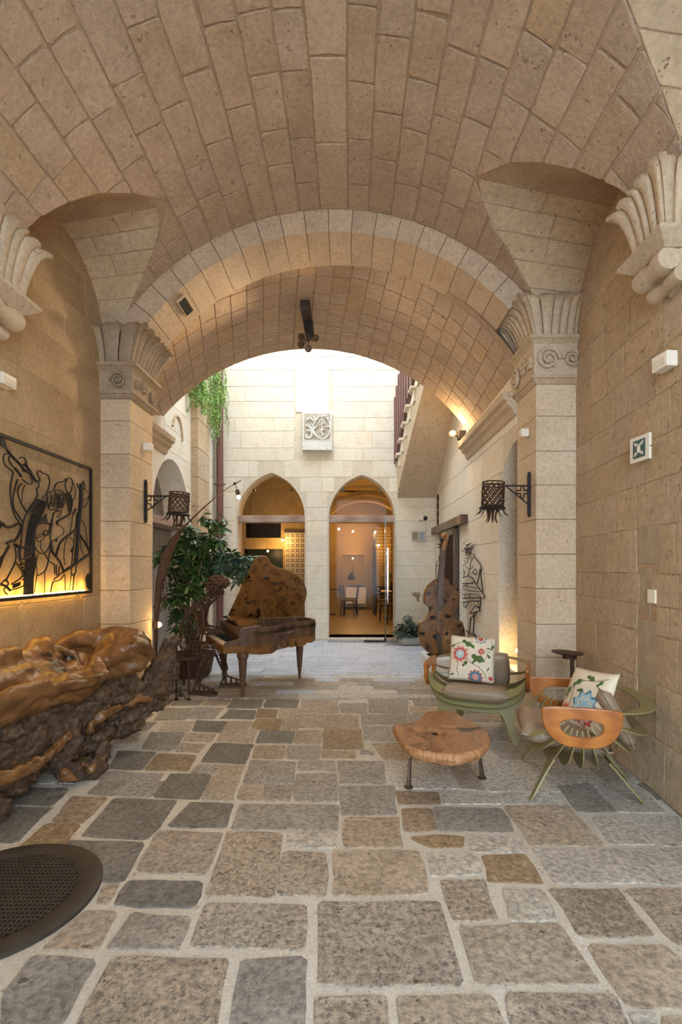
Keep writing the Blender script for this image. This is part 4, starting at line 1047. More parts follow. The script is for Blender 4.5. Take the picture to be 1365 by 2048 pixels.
b = MB(); b.prism([(0, 0.12), (0.05, 0.15), (0.12, 0.14), (0.16, 0.15), (0.17, 0.08), (0.15, 0.02), (0.155, -0.03), (0.12, -0.05), (0.105, 0.01), (0.07, 0.06), (0.03, 0.08)], lambda x, z_: (x, 0, z_), lambda x, z_: (x, -0.006, z_)); b.build('hole', plain('rough_dark_stone', (0.34, 0.25, 0.16), 0.95, var=0.45, scale=20, bump=0.8), ws)

# ---------------------------------------------------------------- sliding screen door on the right wall
sd = thing('sliding_screen', 'dark brown sliding mesh screen hung behind the bass', 'door', (XR2 - 0.05, 8.2, 0))
b = MB(); b.box((-0.01, 0.05, 2.08), (0.10, 2.5, 0.13)); b.build('rail_beam', M['casewood'], sd, bevel=0.006)
for y in (-0.60, 0.58): b = MB(); b.box((0, y, 1.0), (0.05, 0.10, 2.0)); b.build('stile', M['casewood'], sd)
for z in (0.06, 1.96): b = MB(); b.box((0, 0, z), (0.05, 1.2, 0.10)); b.build('cross_rail', M['casewood'], sd)
b = MB(); b.box((0.012, 0, 1.0), (0.008, 1.12, 1.86)); b.build('backing', M['lattice'], sd)
b = MB()
for k in range(26): b.box((-0.004, -0.53 + k * 0.042, 1.0), (0.008, 0.008, 1.84))
for k in range(40): b.box((-0.004, 0, 0.12 + k * 0.046), (0.008, 1.1, 0.008))
tag(b.build('mesh_grille', M['rust'], sd), kind='stuff')

# ---------------------------------------------------------------- restaurant interior behind the glass
rm = MB()
X0, X1, Y1, ZT, ZF = -5.2, 2.6, 16.5, 3.75, 0.03
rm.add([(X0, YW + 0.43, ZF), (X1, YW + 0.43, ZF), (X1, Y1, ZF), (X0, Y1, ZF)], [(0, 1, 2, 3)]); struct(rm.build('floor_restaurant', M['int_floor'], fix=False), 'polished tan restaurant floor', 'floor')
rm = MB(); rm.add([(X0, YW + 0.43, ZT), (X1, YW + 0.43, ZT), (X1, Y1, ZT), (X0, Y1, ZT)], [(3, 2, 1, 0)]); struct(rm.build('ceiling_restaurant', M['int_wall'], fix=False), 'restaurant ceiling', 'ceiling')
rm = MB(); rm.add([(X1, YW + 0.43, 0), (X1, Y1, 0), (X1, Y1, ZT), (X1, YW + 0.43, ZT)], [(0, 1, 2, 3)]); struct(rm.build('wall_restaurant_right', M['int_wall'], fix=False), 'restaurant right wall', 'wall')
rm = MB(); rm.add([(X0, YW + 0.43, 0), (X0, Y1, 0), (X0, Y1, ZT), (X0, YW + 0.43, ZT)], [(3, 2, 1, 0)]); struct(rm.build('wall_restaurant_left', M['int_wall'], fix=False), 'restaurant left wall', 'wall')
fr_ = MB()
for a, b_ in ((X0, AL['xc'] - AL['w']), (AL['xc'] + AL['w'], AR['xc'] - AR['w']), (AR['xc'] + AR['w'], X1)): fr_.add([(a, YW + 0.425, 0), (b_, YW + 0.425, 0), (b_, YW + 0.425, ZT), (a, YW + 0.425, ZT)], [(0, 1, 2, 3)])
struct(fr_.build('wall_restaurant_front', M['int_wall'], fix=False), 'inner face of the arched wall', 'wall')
v, fs = holed_wall([(X0, 0), (X1, 0), (X1, ZT), (X0, ZT)], [[(-0.24, 0.99), (0.47, 0.99), (0.47, 1.82), (-0.24, 1.82)]], lambda x, z: (x, Y1, z))
mb = MB().add(v, fs); nq = [(-0.24, 0.99), (0.47, 0.99), (0.47, 1.82), (-0.24, 1.82)]
for i in range(4):
    a, b = nq[i], nq[(i + 1) % 4]; mb.add([(a[0], Y1, a[1]), (b[0], Y1, b[1]), (b[0], Y1 + 0.3, b[1]), (a[0], Y1 + 0.3, a[1])], [(0, 1, 2, 3)])
mb.add([(p[0], Y1 + 0.3, p[1]) for p in nq], [(0, 1, 2, 3)])
struct(mb.build('wall_restaurant_back', M['int_wall'], fix=False), 'restaurant back wall with a square niche', 'wall')
# partition seen through the left arch
pt = MB(); YPt = 13.0
v, fs = holed_wall([(X0, 0), (-1.0, 0), (-1.0, ZT), (X0, ZT)], [[(-2.70, 2.17), (-1.79, 2.17), (-1.79, 2.66), (-2.70, 2.66)], [(-2.74, 1.0), (-1.74, 1.0), (-1.74, 1.88), (-2.74, 1.88)]], lambda x, z: (x, YPt, z))
pt.add(v, fs); pt.add([(-1.0, YPt, 0), (-1.0, Y1, 0), (-1.0, Y1, ZT), (-1.0, YPt, ZT)], [(0, 1, 2, 3)])
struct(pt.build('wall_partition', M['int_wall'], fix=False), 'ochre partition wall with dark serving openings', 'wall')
b = MB(); b.box((-2.25, YPt + 0.5, 2.42), (0.95, 0.02, 0.55)); tag(b.build('dark_panel', M['black']), 'black panel in the upper opening of the partition', 'panel')
b = MB(); b.box((-2.25, YPt + 0.7, 1.45), (1.1, 0.02, 0.95)); tag(b.build('dark_panel', plain('dark_green_panel', (0.035, 0.045, 0.022), 0.3)), 'dark green panel in the lower opening of the partition', 'panel')
b = MB(); b.box((-2.2, YPt - 0.01, 3.05), (0.75, 0.012, 0.62)); tag(b.build('wall_hatch', M['int_wall'], bevel=0.01), 'plain square hatch high on the partition wall', 'hatch')
tp = thing('tile_panel', 'patterned tile panel glowing beside the serving openings', 'tiles', (-1.42, YPt - 0.02, 1.0))
b = MB(); b.box((0, 0.012, 0.66), (0.52, 0.016, 1.34)); b.build('backing', M['tiledark'], tp)
b = MB(); b.box((0, -0.004, 1.345), (0.56, 0.05, 0.05)); b.build('top_frame', M['chairdark'], tp)
for i in range(4):
    for j in range(10):
        b = MB(); b.box((-0.195 + 0.13 * i, 0, 0.06 + 0.13 * j), (0.124, 0.012, 0.124)); t = b.build('tile', M['tilepanel'], tp)
        b = MB()
        for k in range(4):
            a = k * PI / 2 + PI / 4; b.box((-0.195 + 0.13 * i + 0.035 * math.cos(a), -0.007, 0.06 + 0.13 * j + 0.035 * math.sin(a)), (0.036, 0.003, 0.036))
        b.box((-0.195 + 0.13 * i, -0.007, 0.06 + 0.13 * j), (0.02, 0.003, 0.02)); b.build('tile_motif', M['tiledark'], t)
for xx, yy_, lab in ((14.2, 0.0, 'nearer glowing stone arch band under the restaurant ceiling'), (15.3, 0.0, 'farther glowing stone arch band under the restaurant ceiling')):
    b = MB(); hwid = 1.25 if xx < 15 else 1.55; ap = 3.30 if xx < 15 else 3.62; n = 24; cxx = 0.42 if xx < 15 else 0.55
    L = [(cxx - hwid * math.cos(PI * i / n), 2.2 + (ap - 2.2) * math.sin(PI * i / n)) for i in range(n + 1)]
    Rr = [(cxx - (hwid + 0.14) * math.cos(PI * i / n), 2.2 + (ap + 0.14 - 2.2) * math.sin(PI * i / n)) for i in range(n + 1)]
    b.strip(L, Rr, lambda x, z_: (x, xx, z_), lambda x, z_: (x, xx + 0.35, z_)); struct(b.build('trim_6' if xx < 15 else 'trim_7', M['int_wall']), lab, 'arch')
b = MB(); b.box((0.72, 14.6, 1.2), (0.10, 0.10, 2.4)); tag(b.build('door_post', M['chairdark'], bevel=0.01), 'slim dark post inside the restaurant', 'post')
bp_ = thing('brick_pillar', 'lit rough brick pillar inside the restaurant', 'pillar', (1.0, 15.2, ZF))
z = 0
while z < 2.6:
    for k in range(2):
        b = MB(); b.box((-0.12 + 0.24 * k + (0.0 if int(z * 10) % 2 else 0.02), -0.0, z + 0.05), (0.225, 0.3, 0.092)); b.build('brick', M['int_wall'], bp_, bevel=0.008)
    z += 0.1
rd = thing('radiator_cabinet', 'white low wall cabinet with dark slots under the niche', 'cabinet', (0.2, Y1 - 0.12, ZF))
b = MB(); b.box((0, 0, 0.42), (0.66, 0.2, 0.62)); b.build('body', M['white'], rd, bevel=0.01)
for z in (0.16, 0.76): b = MB(); b.box((0, -0.1, z), (0.62, 0.02, 0.05)); b.build('slot', M['black'], rd)
vz = thing('niche_vessel', 'dark round vessel standing in the niche', 'vase', (0.05, Y1 + 0.15, 0.99))
b = MB(); b.lathe([(0.06, 0), (0.12, 0.06), (0.11, 0.15), (0.05, 0.2), (0.045, 0.24)], n=16); b.build('body', M['chairdark'], vz, smooth=True)
b = MB(); b.tube([(0.05, 0, 0.2), (0.09, 0, 0.4), (0.05, 0, 0.5), (0.0, 0, 0.45)], 0.012, 6); b.build('stem', M['chairdark'], vz)
def cafe_chair(loc, rz, label):
    t = thing('cafe_chair', label, 'chair', loc, rz, 'dark cafe chairs inside the restaurant')
    b = MB(); b.box((0, 0, 0.44), (0.40, 0.40, 0.035)); b.build('seat', M['chairdark'], t, bevel=0.01)
    for sx_ in (-1, 1):
        for sy in (-1, 1):
            b = MB(); b.tube([(0.17 * sx_, 0.17 * sy, 0.44), (0.2 * sx_, 0.2 * sy, 0)], 0.017, 6); b.build('leg', M['chairdark'], t)
        b = MB(); b.tube([(0.18 * sx_, 0.19, 0.42), (0.17 * sx_, 0.24, 0.86)], 0.016, 6); b.build('back_post', M['chairdark'], t)
    for z in (0.62, 0.72, 0.83): b = MB(); b.bar((-0.17, 0.22, z), (0.17, 0.22, z), 0.02, 0.05); b.build('back_slat', M['chairdark'], t)
cafe_chair((-0.02, 14.2, ZF), 1.3, 'dark wooden cafe chair nearest the glass, left in the doorway'); cafe_chair((0.02, 14.95, ZF), -1.7, 'dark wooden cafe chair right of its neighbour in the doorway')
cafe_chair((1.02, 12.45, ZF), 0.4, 'dark wooden cafe chair at the table right of the door'); cafe_chair((0.98, 14.05, ZF), 2.8, 'dark wooden cafe chair behind the white-topped table')
def cafe_table(loc, w_, label, top):
    t = thing('cafe_table', label, 'table', loc)
    b = MB(); b.box((0, 0, 0.74), (w_, w_, 0.035)); b.build('table_top', top, t, bevel=0.006)
    b = MB(); b.tube([(0, 0, 0.72), (0, 0, 0.03)], 0.03, 8); b.build('column', M['chairdark'], t)
    b = MB(); b.lathe([(0.24, 0), (0.22, 0.02), (0.04, 0.04)], n=18); b.build('base', M['chairdark'], t)
cafe_table((-0.62, 14.6, ZF), 0.7, 'dark cafe table at the left edge of the doorway', M['chairdark']); cafe_table((1.12, 13.2, ZF), 0.6, 'white-topped cafe table right of the doorway', M['white'])
bq = thing('table_bouquet', 'dark vase of leafy stems on the white-topped table', 'vase', (1.12, 13.2, ZF + 0.76))
b = MB(); b.lathe([(0.05, 0), (0.07, 0.08), (0.04, 0.2), (0.045, 0.24)], n=14); b.build('vase', M['black'], bq, smooth=True)
b = MB()
for k in range(40):
    a = cr.uniform(0, 6.28); r = cr.uniform(0.03, 0.2); z = 0.28 + cr.uniform(0, 0.3); p = Vector((r * math.cos(a), r * math.sin(a), z)); q = Vector((cr.uniform(-1, 1), cr.uniform(-1, 1), cr.uniform(-0.3, 1))).normalized() * 0.05; s_ = q.orthogonal().normalized() * 0.02
    b.add([p, p + q + s_, p + q * 2, p + q - s_], [(0, 1, 2, 3)])
tag(b.build('foliage', M['leaf'], bq, fix=False), kind='stuff')
def wall_lamp(loc, e, label, r=0.028):
    t = thing('wall_lamp', label, 'lamp', loc, 0, 'small glowing lamps inside the restaurant')
    b = MB(); b.lathe([(0.001, -r), (r * 0.7, -r * 0.7), (r, 0), (r * 0.7, r * 0.7), (0.001, r)], n=12, cap=False); b.build('bulb', M['bulb'], t, smooth=True)
    b = MB(); b.lathe([(0.02, r), (0.02, r + 0.05)], n=8); b.build('holder', M['iron'], t)
    lamp('restaurant_lamp_light', 'POINT', (loc[0], loc[1] - 0.08, loc[2]), e, (1.0, 0.52, 0.14), t, 0.06)
wall_lamp((0.72, 14.2, 2.40), 13.0, 'glowing lamp near the ceiling left of the post'); wall_lamp((1.15, 13.0, 2.46), 15.0, 'glowing lamp near the right jamb of the doorway')
wall_lamp((-0.30, 13.8, 2.46), 12.0, 'curly glowing lamp near the left jamb of the doorway'); wall_lamp((0.85, 14.7, 2.05), 8.0, 'small lamp shining down the brick pillar')
wall_lamp((-1.72, 12.8, 2.10), 10.0, 'glowing lamp beside the tile panel'); wall_lamp((-2.1, 12.8, 1.82), 5.0, 'tiny lamp over the lower serving opening', 0.025)
wall_lamp((-1.2, 11.6, 3.2), 20.0, 'glowing lamp under the ceiling behind the left arch')
wall_lamp((0.1, 15.9, 2.55), 22.5, 'added fill lamp above the square niche'); wall_lamp((0.1, 16.4, 1.7), 3.0, 'small added fill lamp inside the square niche', 0.02)  # both lamps added to bring warm light onto the back wall
# ================================================================== OBJECTS
orr = random.Random(9)
# ---------------------------------------------------------------- manhole cover
mc = thing('manhole_cover', 'round dark cast-iron grate cover set in the paving', 'manhole', (MHC.x, MHC.y, 0))
b = MB(); b.lathe([(0.305, -0.012), (0.305, 0.006), (0.315, 0.012), (0.395, 0.012), (MHR, 0.006), (MHR, -0.012)], n=64, cap=False); b.build('rim', M['manhole'], mc, smooth=True)
b = MB(); b.lathe([(0.306, -0.009), (0.001, -0.0085)], n=48, cap=False); b.build('pit', M['black'], mc)
b = MB(); st = 0.0235
for i in range(-13, 14):
    o = i * st; h = math.sqrt(max(0.305 ** 2 - o * o, 0))
    if h < 0.03: continue
    b.bar((-h, o, 0.002), (h, o, 0.002), 0.010, 0.012)
for i in range(-16, 17):
    o = i * 0.019; h = math.sqrt(max(0.305 ** 2 - o * o, 0))
    if h < 0.03: continue
    b.bar((o, -h, 0.0035), (o, h, 0.0035), 0.007, 0.012)
tag(b.build('grate', M['manhole'], mc), kind='stuff')

# ---------------------------------------------------------------- armchairs
def arm_d(n=28, W=0.215, D=0.20):
    """D outline of the arm panel: flat top, rounded belly (x,z)"""
    pts = []
    for i in range(n):
        a = 2 * PI * i / n; c, s_ = math.cos(a), math.sin(a)
        x = W * (abs(c) ** 0.75) * (1 if c > 0 else -1)
        z = (0.03 * abs(s_) ** 0.4) if s_ > 0 else -D * abs(s_) ** 0.9
        pts.append((x, z))
    return pts
def arm_hole(n=28):
    pts = []
    for i in range(n):
        a = 2 * PI * i / n; c, s_ = math.cos(a), math.sin(a)
        x = 0.115 * (abs(c) ** 0.8) * (1 if c > 0 else -1); z = -0.078 + (0.040 * abs(s_) ** 0.7 if s_ > 0 else -0.062 * abs(s_) ** 0.9)
        pts.append((x, z))
    return pts
ZAX, HW = 0.57, 0.41
def armchair(loc, rz, label, group):
    t = thing('basket_armchair', label, 'armchair', loc, rz, group)
    bands = [(-36, 0.385), (-52, 0.39), (-66, 0.40), (-80, 0.405), (-94, 0.41), (-108, 0.41), (-123, 0.415), (-139, 0.425), (-159, 0.44), (-181, 0.46)]
    for ph, Rr in bands:
        a = math.radians(ph); d = Vector((math.cos(a), 0, math.sin(a))); nn = Vector((-math.sin(a), 0, math.cos(a)))
        n = 26; Lo, Li = [], []
        for i in range(n + 1):
            th = PI * i / n; s_ = max(0.0, math.sin(th)); c = math.cos(th)
            y = (HW - 0.012) * (abs(c) ** 0.64) * (1 if c > 0 else -1)
            ro = 0.13 + (Rr - 0.13) * s_ ** 0.85
            wd = 0.025 + 0.055 * s_ ** 0.8
            Lo.append((y, ro)); Li.append((y * (1 - 0.13 * s_), ro - wd))
        o3 = Vector((0, 0, ZAX))
        b = MB(); b.strip(Lo, Li, lambda y, r: o3 + d * r + Vector((0, y, 0)) - nn * 0.0035, lambda y, r: o3 + d * r + Vector((0, y, 0)) + nn * 0.0035)
        b.build('rib_band', M['green'], t)
    for s_ in (-1, 1):
        for k, (off, th) in enumerate(((HW, 0.028),)):
            b = MB(); b.ringplate(arm_d(), arm_hole(), lambda x, z: (x, s_ * (off - th / 2), ZAX + z), lambda x, z: (x, s_ * (off + th / 2), ZAX + z))
            b.build('arm_panel', M['armwood'], t, bevel=0.006)
        # legs: flat plates that continue the two lowest hoops
        for fx, ly, zt, xt, yt, w0 in ((0.27, 0.33, 0.24, 0.14, 0.25, 0.085), (-0.38, 0.20, 0.24, -0.18, 0.19, 0.095)):
            b = MB(); top = Vector((xt, s_ * yt, zt)); foot = Vector((fx, s_ * ly, 0.0)); ax = (foot - top).normalized()
            side = Vector((0, 1, 0)) - ax * ax.y; side.normalize()
            L, Rr2 = [], []
            nrm = ax.cross(side)
            for i in range(8):
                q = i / 7; p = top.lerp(foot, q); w_ = w0 * (1 - 0.42 * q) * (1.5 - 0.5 * min(1, q * 3))
                if i == 7: w_ *= 0.55
                L.append(p - side * w_ / 2); Rr2.append(p + side * w_ / 2)
            bb = len(b.v)
            for off in (-0.005, 0.005): b.v += [p + nrm * off for p in L] + [p + nrm * off for p in Rr2]
            n = 8
            for i in range(n - 1):
                b.f += [(i, i + 1, n + i + 1, n + i), (3 * n + i, 3 * n + i + 1, 2 * n + i + 1, 2 * n + i), (i + 1, i, 2 * n + i, 2 * n + i + 1), (n + i, n + i + 1, 3 * n + i + 1, 3 * n + i)]
            b.f += [(0, n, 3 * n, 2 * n), (2 * n - 1, n - 1, 3 * n - 1, 4 * n - 1)]
            b.build('leg', M['green'], t)
    def cushion(name, sx_, sy, th, Mx, nz=10):
        b = MB()
        for side in (1, -1):
            def fn(u, v):
                x, y = u * 2 - 1, v * 2 - 1
                k = (1 - abs(x) ** 4) ** 0.5 * (1 - abs(y) ** 4) ** 0.5
                sq = 1 - 0.06 * (x * x * y * y)
                return Mx @ Vector((x * sx_ * sq, y * sy * sq, side * th * (0.42 * (1 if abs(x) < 0.999 and abs(y) < 0.999 else 1) * min(1, k * 2.2) + 0.58 * k)))
            b.grid(fn, nz, nz)
        o = b.build(name, M['leather'], t, smooth=False)
        bm = bmesh.new(); bm.from_mesh(o.data); bmesh.ops.remove_doubles(bm, verts=bm.verts, dist=0.0008); bmesh.ops.recalc_face_normals(bm, faces=bm.faces); bm.to_mesh(o.data); bm.free()
        o.data.polygons.foreach_set('use_smooth', [True] * len(o.data.polygons))
        b2 = MB(); pts = []
        for i in range(48):
            a = 2 * PI * i / 48; c, s_ = math.cos(a), math.sin(a); m = max(abs(c), abs(s_)); x, y = c / m, s_ / m
            sq = 1 - 0.06 * (x * x * y * y); pts.append(Mx @ Vector((x * sx_ * sq, y * sy * sq, 0)))
        pts.append(pts[0]); b2.tube(pts, 0.005, 5, caps=False); b2.build('piping', M['leather'], o, smooth=True)
        return o
    cushion('seat_cushion', 0.27, 0.285, 0.065, Matrix.Translation((0.06, 0, 0.345)) @ Matrix.Rotation(math.radians(-8), 4, 'Y'))
    cushion('back_cushion', 0.19, 0.25, 0.055, Matrix.Translation((-0.235, 0, 0.49)) @ Matrix.Rotation(math.radians(-62), 4, 'Y'))
    return t
GR = 'green slatted armchairs with wooden arms'
f1 = math.atan2(-0.93, -0.36); f2 = math.radians(165)
ch1 = armchair((1.10, 4.30, 0), f1, 'green slatted armchair facing the viewer behind the coffee table', GR)
ch2 = armchair((1.43, 3.25, 0), f2, 'green slatted armchair turned sideways against the right wall', GR)

# floral pillows
def pillow(loc, rot, label, design):
    t = thing('floral_pillow', label, 'pillow', loc, 0, 'floral pillows on the armchairs'); t.rotation_euler = rot
    S, TH = 0.20, 0.055
    def pt(u, v, side=1, h=0.0):
        k = (max(0, 1 - abs(u) ** 2.6) * max(0, 1 - abs(v) ** 2.6)) ** 0.5; pin = 1 - 0.05 * (1 - abs(u)) * abs(v) - 0.05 * (1 - abs(v)) * abs(u)
        return Vector((u * S * (1 - 0.05 * (1 - v * v) * abs(u)), v * S * (1 - 0.05 * (1 - u * u) * abs(v)), side * (TH * k + h)))
    b = MB(); b.grid(lambda u, v: pt(u * 2 - 1, v * 2 - 1, 1), 20, 20); b.grid(lambda u, v: pt(u * 2 - 1, v * 2 - 1, -1), 20, 20)
    o = b.build('cover', M['cream'], t)
    bm = bmesh.new(); bm.from_mesh(o.data); bmesh.ops.remove_doubles(bm, verts=bm.verts, dist=0.0006); bmesh.ops.recalc_face_normals(bm, faces=bm.faces); bm.to_mesh(o.data); bm.free()
    o.data.polygons.foreach_set('use_smooth', [True] * len(o.data.polygons))
    def decal(name, poly, mat, h):
        poly = [(max(-0.97, min(0.97, p[0])), max(-0.97, min(0.97, p[1]))) for p in poly]
        c = (sum(p[0] for p in poly) / len(poly), sum(p[1] for p in poly) / len(poly)); b = MB()
        for side in (1,):
            vv = [pt(c[0], c[1], side, h)]; ff = []; n = len(poly)
            for ring in (0.5, 1.0):
                for p in poly: vv.append(pt(c[0] + (p[0] - c[0]) * ring, c[1] + (p[1] - c[1]) * ring, side, h))
            for i in range(n):
                j = (i + 1) % n; ff += [(0, 1 + i, 1 + j), (1 + i, 1 + n + i, 1 + n + j, 1 + j)]
            b.add(vv, ff)
        b.build(name, M[mat], o, fix=False)
    def flower(cx, cy, r, cols, lobes=9, ph=0):
        for i, (m, k) in enumerate(cols):
            P = [(cx + r * k * (1 + 0.16 * math.cos(lobes * a + i)) * math.cos(a + ph), cy + r * k * (1 + 0.16 * math.cos(lobes * a + i)) * math.sin(a + ph)) for a in [j * 2 * PI / 36 for j in range(36)]]
            decal('printed_flower', P, m, 0.0012 + 0.0006 * i)
    def leafp(cx, cy, L, ang, wd=0.4, mat='p_green'):
        P = []
        for j in range(20):
            q = j / 19 * 2 * PI; x = math.cos(q) * L / 2; y = math.sin(q) * L * wd / 2 * (1 + 0.35 * math.cos(5 * q))
            P.append((cx + x * math.cos(ang) - y * math.sin(ang), cy + x * math.sin(ang) + y * math.cos(ang)))
        decal('printed_leaf', P, mat, 0.0016)
    def stem(pts):
        b = MB(); b.tube([pt(u, v, 1, 0.0012) for u, v in pts], 0.0022, 5); b.build('printed_stem', M['p_stem'], o)
    design(flower, leafp, stem); return t
def des1(F, Lf, St):
    F(-0.50, 0.15, 0.36, [('p_pink', 1), ('p_red', 0.78), ('cream', 0.52), ('p_lblue', 0.44), ('cream', 0.22)], 10)
    F(0.42, 0.33, 0.15, [('p_pink', 1), ('p_red', 0.75), ('p_pink', 0.4)], 7)
    F(0.22, -0.80, 0.30, [('p_red', 1), ('p_blue', 0.85), ('p_pink', 0.45)], 11)
    F(0.35, 0.92, 0.22, [('p_blue', 1), ('cream', 0.8), ('p_red', 0.5)], 8)
    F(0.86, -0.78, 0.09, [('p_red', 1)], 5)
    St([(-0.9, 0.45), (-0.7, 0.6), (-0.3, 0.72), (0.0, 0.75)]); St([(-0.2, 0.05), (0.0, -0.2), (0.35, -0.35), (0.6, -0.6), (0.7, -0.85)]); St([(0.55, 0.35), (0.75, 0.3), (0.85, 0.6), (0.8, 0.85)])
    St([(-0.55, -0.2), (-0.6, -0.5), (-0.5, -0.8)]); St([(0.3, -0.05), (0.6, 0.0), (0.7, 0.2)])
    Lf(-0.22, 0.66, 0.5, -0.6); Lf(0.02, 0.55, 0.3, -0.9); Lf(0.30, 0.02, 0.62, -0.35, 0.42); Lf(0.15, -0.1, 0.3, 0.9); Lf(-0.25, -0.25, 0.34, 0.9, 0.4); Lf(-0.85, 0.5, 0.22, 0.4); Lf(0.75, 0.15, 0.24, -0.9); Lf(0.88, 0.55, 0.26, 1.2); Lf(-0.8, -0.75, 0.2, 0.2); Lf(0.7, 0.48, 0.16, 0.2); Lf(0.75, -0.4, 0.2, 1.0, 0.3)
def des2(F, Lf, St):
    F(0.25, -0.30, 0.52, [('p_blue', 1), ('p_lblue', 0.86), ('cream', 0.6), ('p_lblue', 0.5)], 9)
    F(0.38, -0.55, 0.34, [('p_red', 1), ('p_pink', 0.6), ('p_red', 0.35)], 8)
    F(-0.6, -0.5, 0.2, [('p_red', 1), ('p_pink', 0.5)], 7)
    St([(-0.7, -0.2), (-0.5, 0.3), (-0.1, 0.55), (0.4, 0.6), (0.8, 0.75)]); St([(-0.3, -0.9), (-0.4, -0.3), (-0.45, 0.3)])
    Lf(-0.35, 0.45, 0.45, 0.6); Lf(0.15, 0.68, 0.4, -0.3); Lf(0.6, 0.55, 0.3, 0.9); Lf(-0.7, 0.1, 0.4, 1.2); Lf(-0.1, 0.2, 0.3, 0.2); Lf(-0.85, -0.8, 0.3, 0.8)
# pillow local: x right, y up, z towards the viewer
def face(dirv, roll=0.0):
    z = Vector(dirv).normalized(); q = z.to_track_quat('Z', 'Y'); m = q.to_matrix().to_4x4()
    # track: make local y point up
    up = Vector((0, 0, 1)); y = (up - z * up.dot(z)).normalized(); x = y.cross(z); m = Matrix((x, y, z)).transposed().to_4x4()
    return (m @ Matrix.Rotation(roll, 4, 'Z')).to_euler()
d1 = Vector((math.cos(f1), math.sin(f1), 0)); d2 = Vector((math.cos(f2), math.sin(f2), 0))
a1 = Vector((d1.y, -d1.x, 0))   # chair's right side
c1 = Vector((1.10, 4.30, 0)) - d1 * 0.055 + a1 * 0.055 + Vector((0, 0, 0.60))
pillow(c1, face(d1 + Vector((0, 0, 0.30)), -0.03), 'cream floral pillow standing upright on the armchair facing the viewer', des1)
c2 = Vector((1.43, 3.25, 0)) - d2 * 0.10 + Vector((-d2.y, d2.x, 0)) * 0.03 + Vector((0, 0, 0.555))
pillow(c2, face(d2 + Vector((0.05, -0.45, 0.42)), 0.08), 'floral pillow with blue flower leaning in the sideways armchair', des2)

# ---------------------------------------------------------------- coffee table
ct = thing('coffee_table', 'low table with live-edge olive wood slab and rusty bent legs', 'table', (0.62, 3.38, 0))
ZT_ = 0.30
px = [(785, 1450), (800, 1446), (833, 1442), (846, 1432), (852, 1423), (885, 1419), (915, 1425), (940, 1441), (962, 1451), (979, 1462), (981, 1480), (968, 1496), (940, 1505), (905, 1511), (872, 1506), (836, 1500), (812, 1491), (796, 1470)]
OUT = [ground(x, y, ZT_).to_2d() - Vector((0.62, 3.38)) for x, y in px]
def chaikin(P, k=2):
    for _ in range(k):
        Q = []
        for i in range(len(P)): a, b_ = P[i], P[(i + 1) % len(P)]; Q += [a * 0.75 + b_ * 0.25, a * 0.25 + b_ * 0.75]
        P = Q
    return P
OUT = chaikin([Vector(p) for p in OUT], 2); cc = sum(OUT, Vector((0, 0))) / len(OUT)
b = MB(); n = len(OUT); rng = random.Random(2)
jit_ = [1 + rng.uniform(-0.012, 0.012) for _ in range(n)]
edge = MB()
rings = [(0.97, ZT_), (1.0, ZT_ - 0.008), (1.015, ZT_ - 0.03), (0.985, ZT_ - 0.055), (0.95, ZT_ - 0.072)]
for k, z in rings:
    for i, p in enumerate(OUT):
        q = cc + (p - cc) * (k * (jit_[i] if 0.98 < k else 1)); edge.v.append(Vector((q.x, q.y, z + (rng.uniform(-0.004, 0.004) if k not in (0.97,) else 0))))
for r_ in range(len(rings) - 1):
    for i in range(n): j = (i + 1) % n; edge.f.append((r_ * n + i, r_ * n + j, (r_ + 1) * n + j, (r_ + 1) * n + i))
edge.f.append(tuple(range((len(rings) - 1) * n, len(rings) * n)))
edge.build('live_edge', M['slab_edge'], ct, smooth=True)
top = MB(); rr = [1.0, 0.8, 0.6, 0.4, 0.2]
crk = [(Vector((-0.02, -0.06)), 0.07, 0.028), (Vector((-0.14, 0.0)), 0.07, 0.02), (Vector((0.06, 0.07)), 0.06, 0.016), (Vector((0.05, -0.05)), 0.05, 0.012)]
NR = 26
for k in range(NR):
    s_ = 0.97 * (1 - k / NR)
    for p in OUT:
        q = cc + (p - cc) * s_; z = ZT_
        for c_, rad, dep in crk:
            dd_ = ((q.x - c_.x) / rad) ** 2 + ((q.y - c_.y) / (rad * 0.42)) ** 2; z -= dep * math.exp(-dd_ * 1.3)
        top.v.append(Vector((q.x, q.y, z)))
for k in range(NR - 1):
    for i in range(n): j = (i + 1) % n; top.f.append((k * n + i, k * n + j, (k + 1) * n + j, (k + 1) * n + i))
top.f.append(tuple(range((NR - 1) * n, NR * n)))
top.build('slab_top', M['slab'], ct, smooth=True, fix=False)
for i, (fx, fy, tx, ty) in enumerate(((818, 1575, 840, 1524), (965, 1557, 948, 1516), None and (0, 0, 0, 0) or (880, 1490, 885, 1470))):
    ft = ground(fx, fy) - Vector((0.62, 3.38, 0))
    tp_ = Vector((cc.x + (ft.x - cc.x) * 0.72, cc.y + (ft.y - cc.y) * 0.55, ZT_ - 0.07))
    b = MB(); mid_ = tp_.lerp(ft, 0.28) + Vector(((ft.x - cc.x) * 0.14, (ft.y - cc.y) * 0.14, 0.0))
    b.tube([tp_, mid_, ft + Vector((0, 0, 0.012))], [0.010, 0.010, 0.017], 8, flat=0.8); lg = b.build('leg', M['bronze'], ct, smooth=True)
    b = MB(); b.lathe([(0.028, 0), (0.028, 0.008), (0.02, 0.013), (0.001, 0.013)], ft, 16); b.build('foot_pad', M['bronze'], lg)

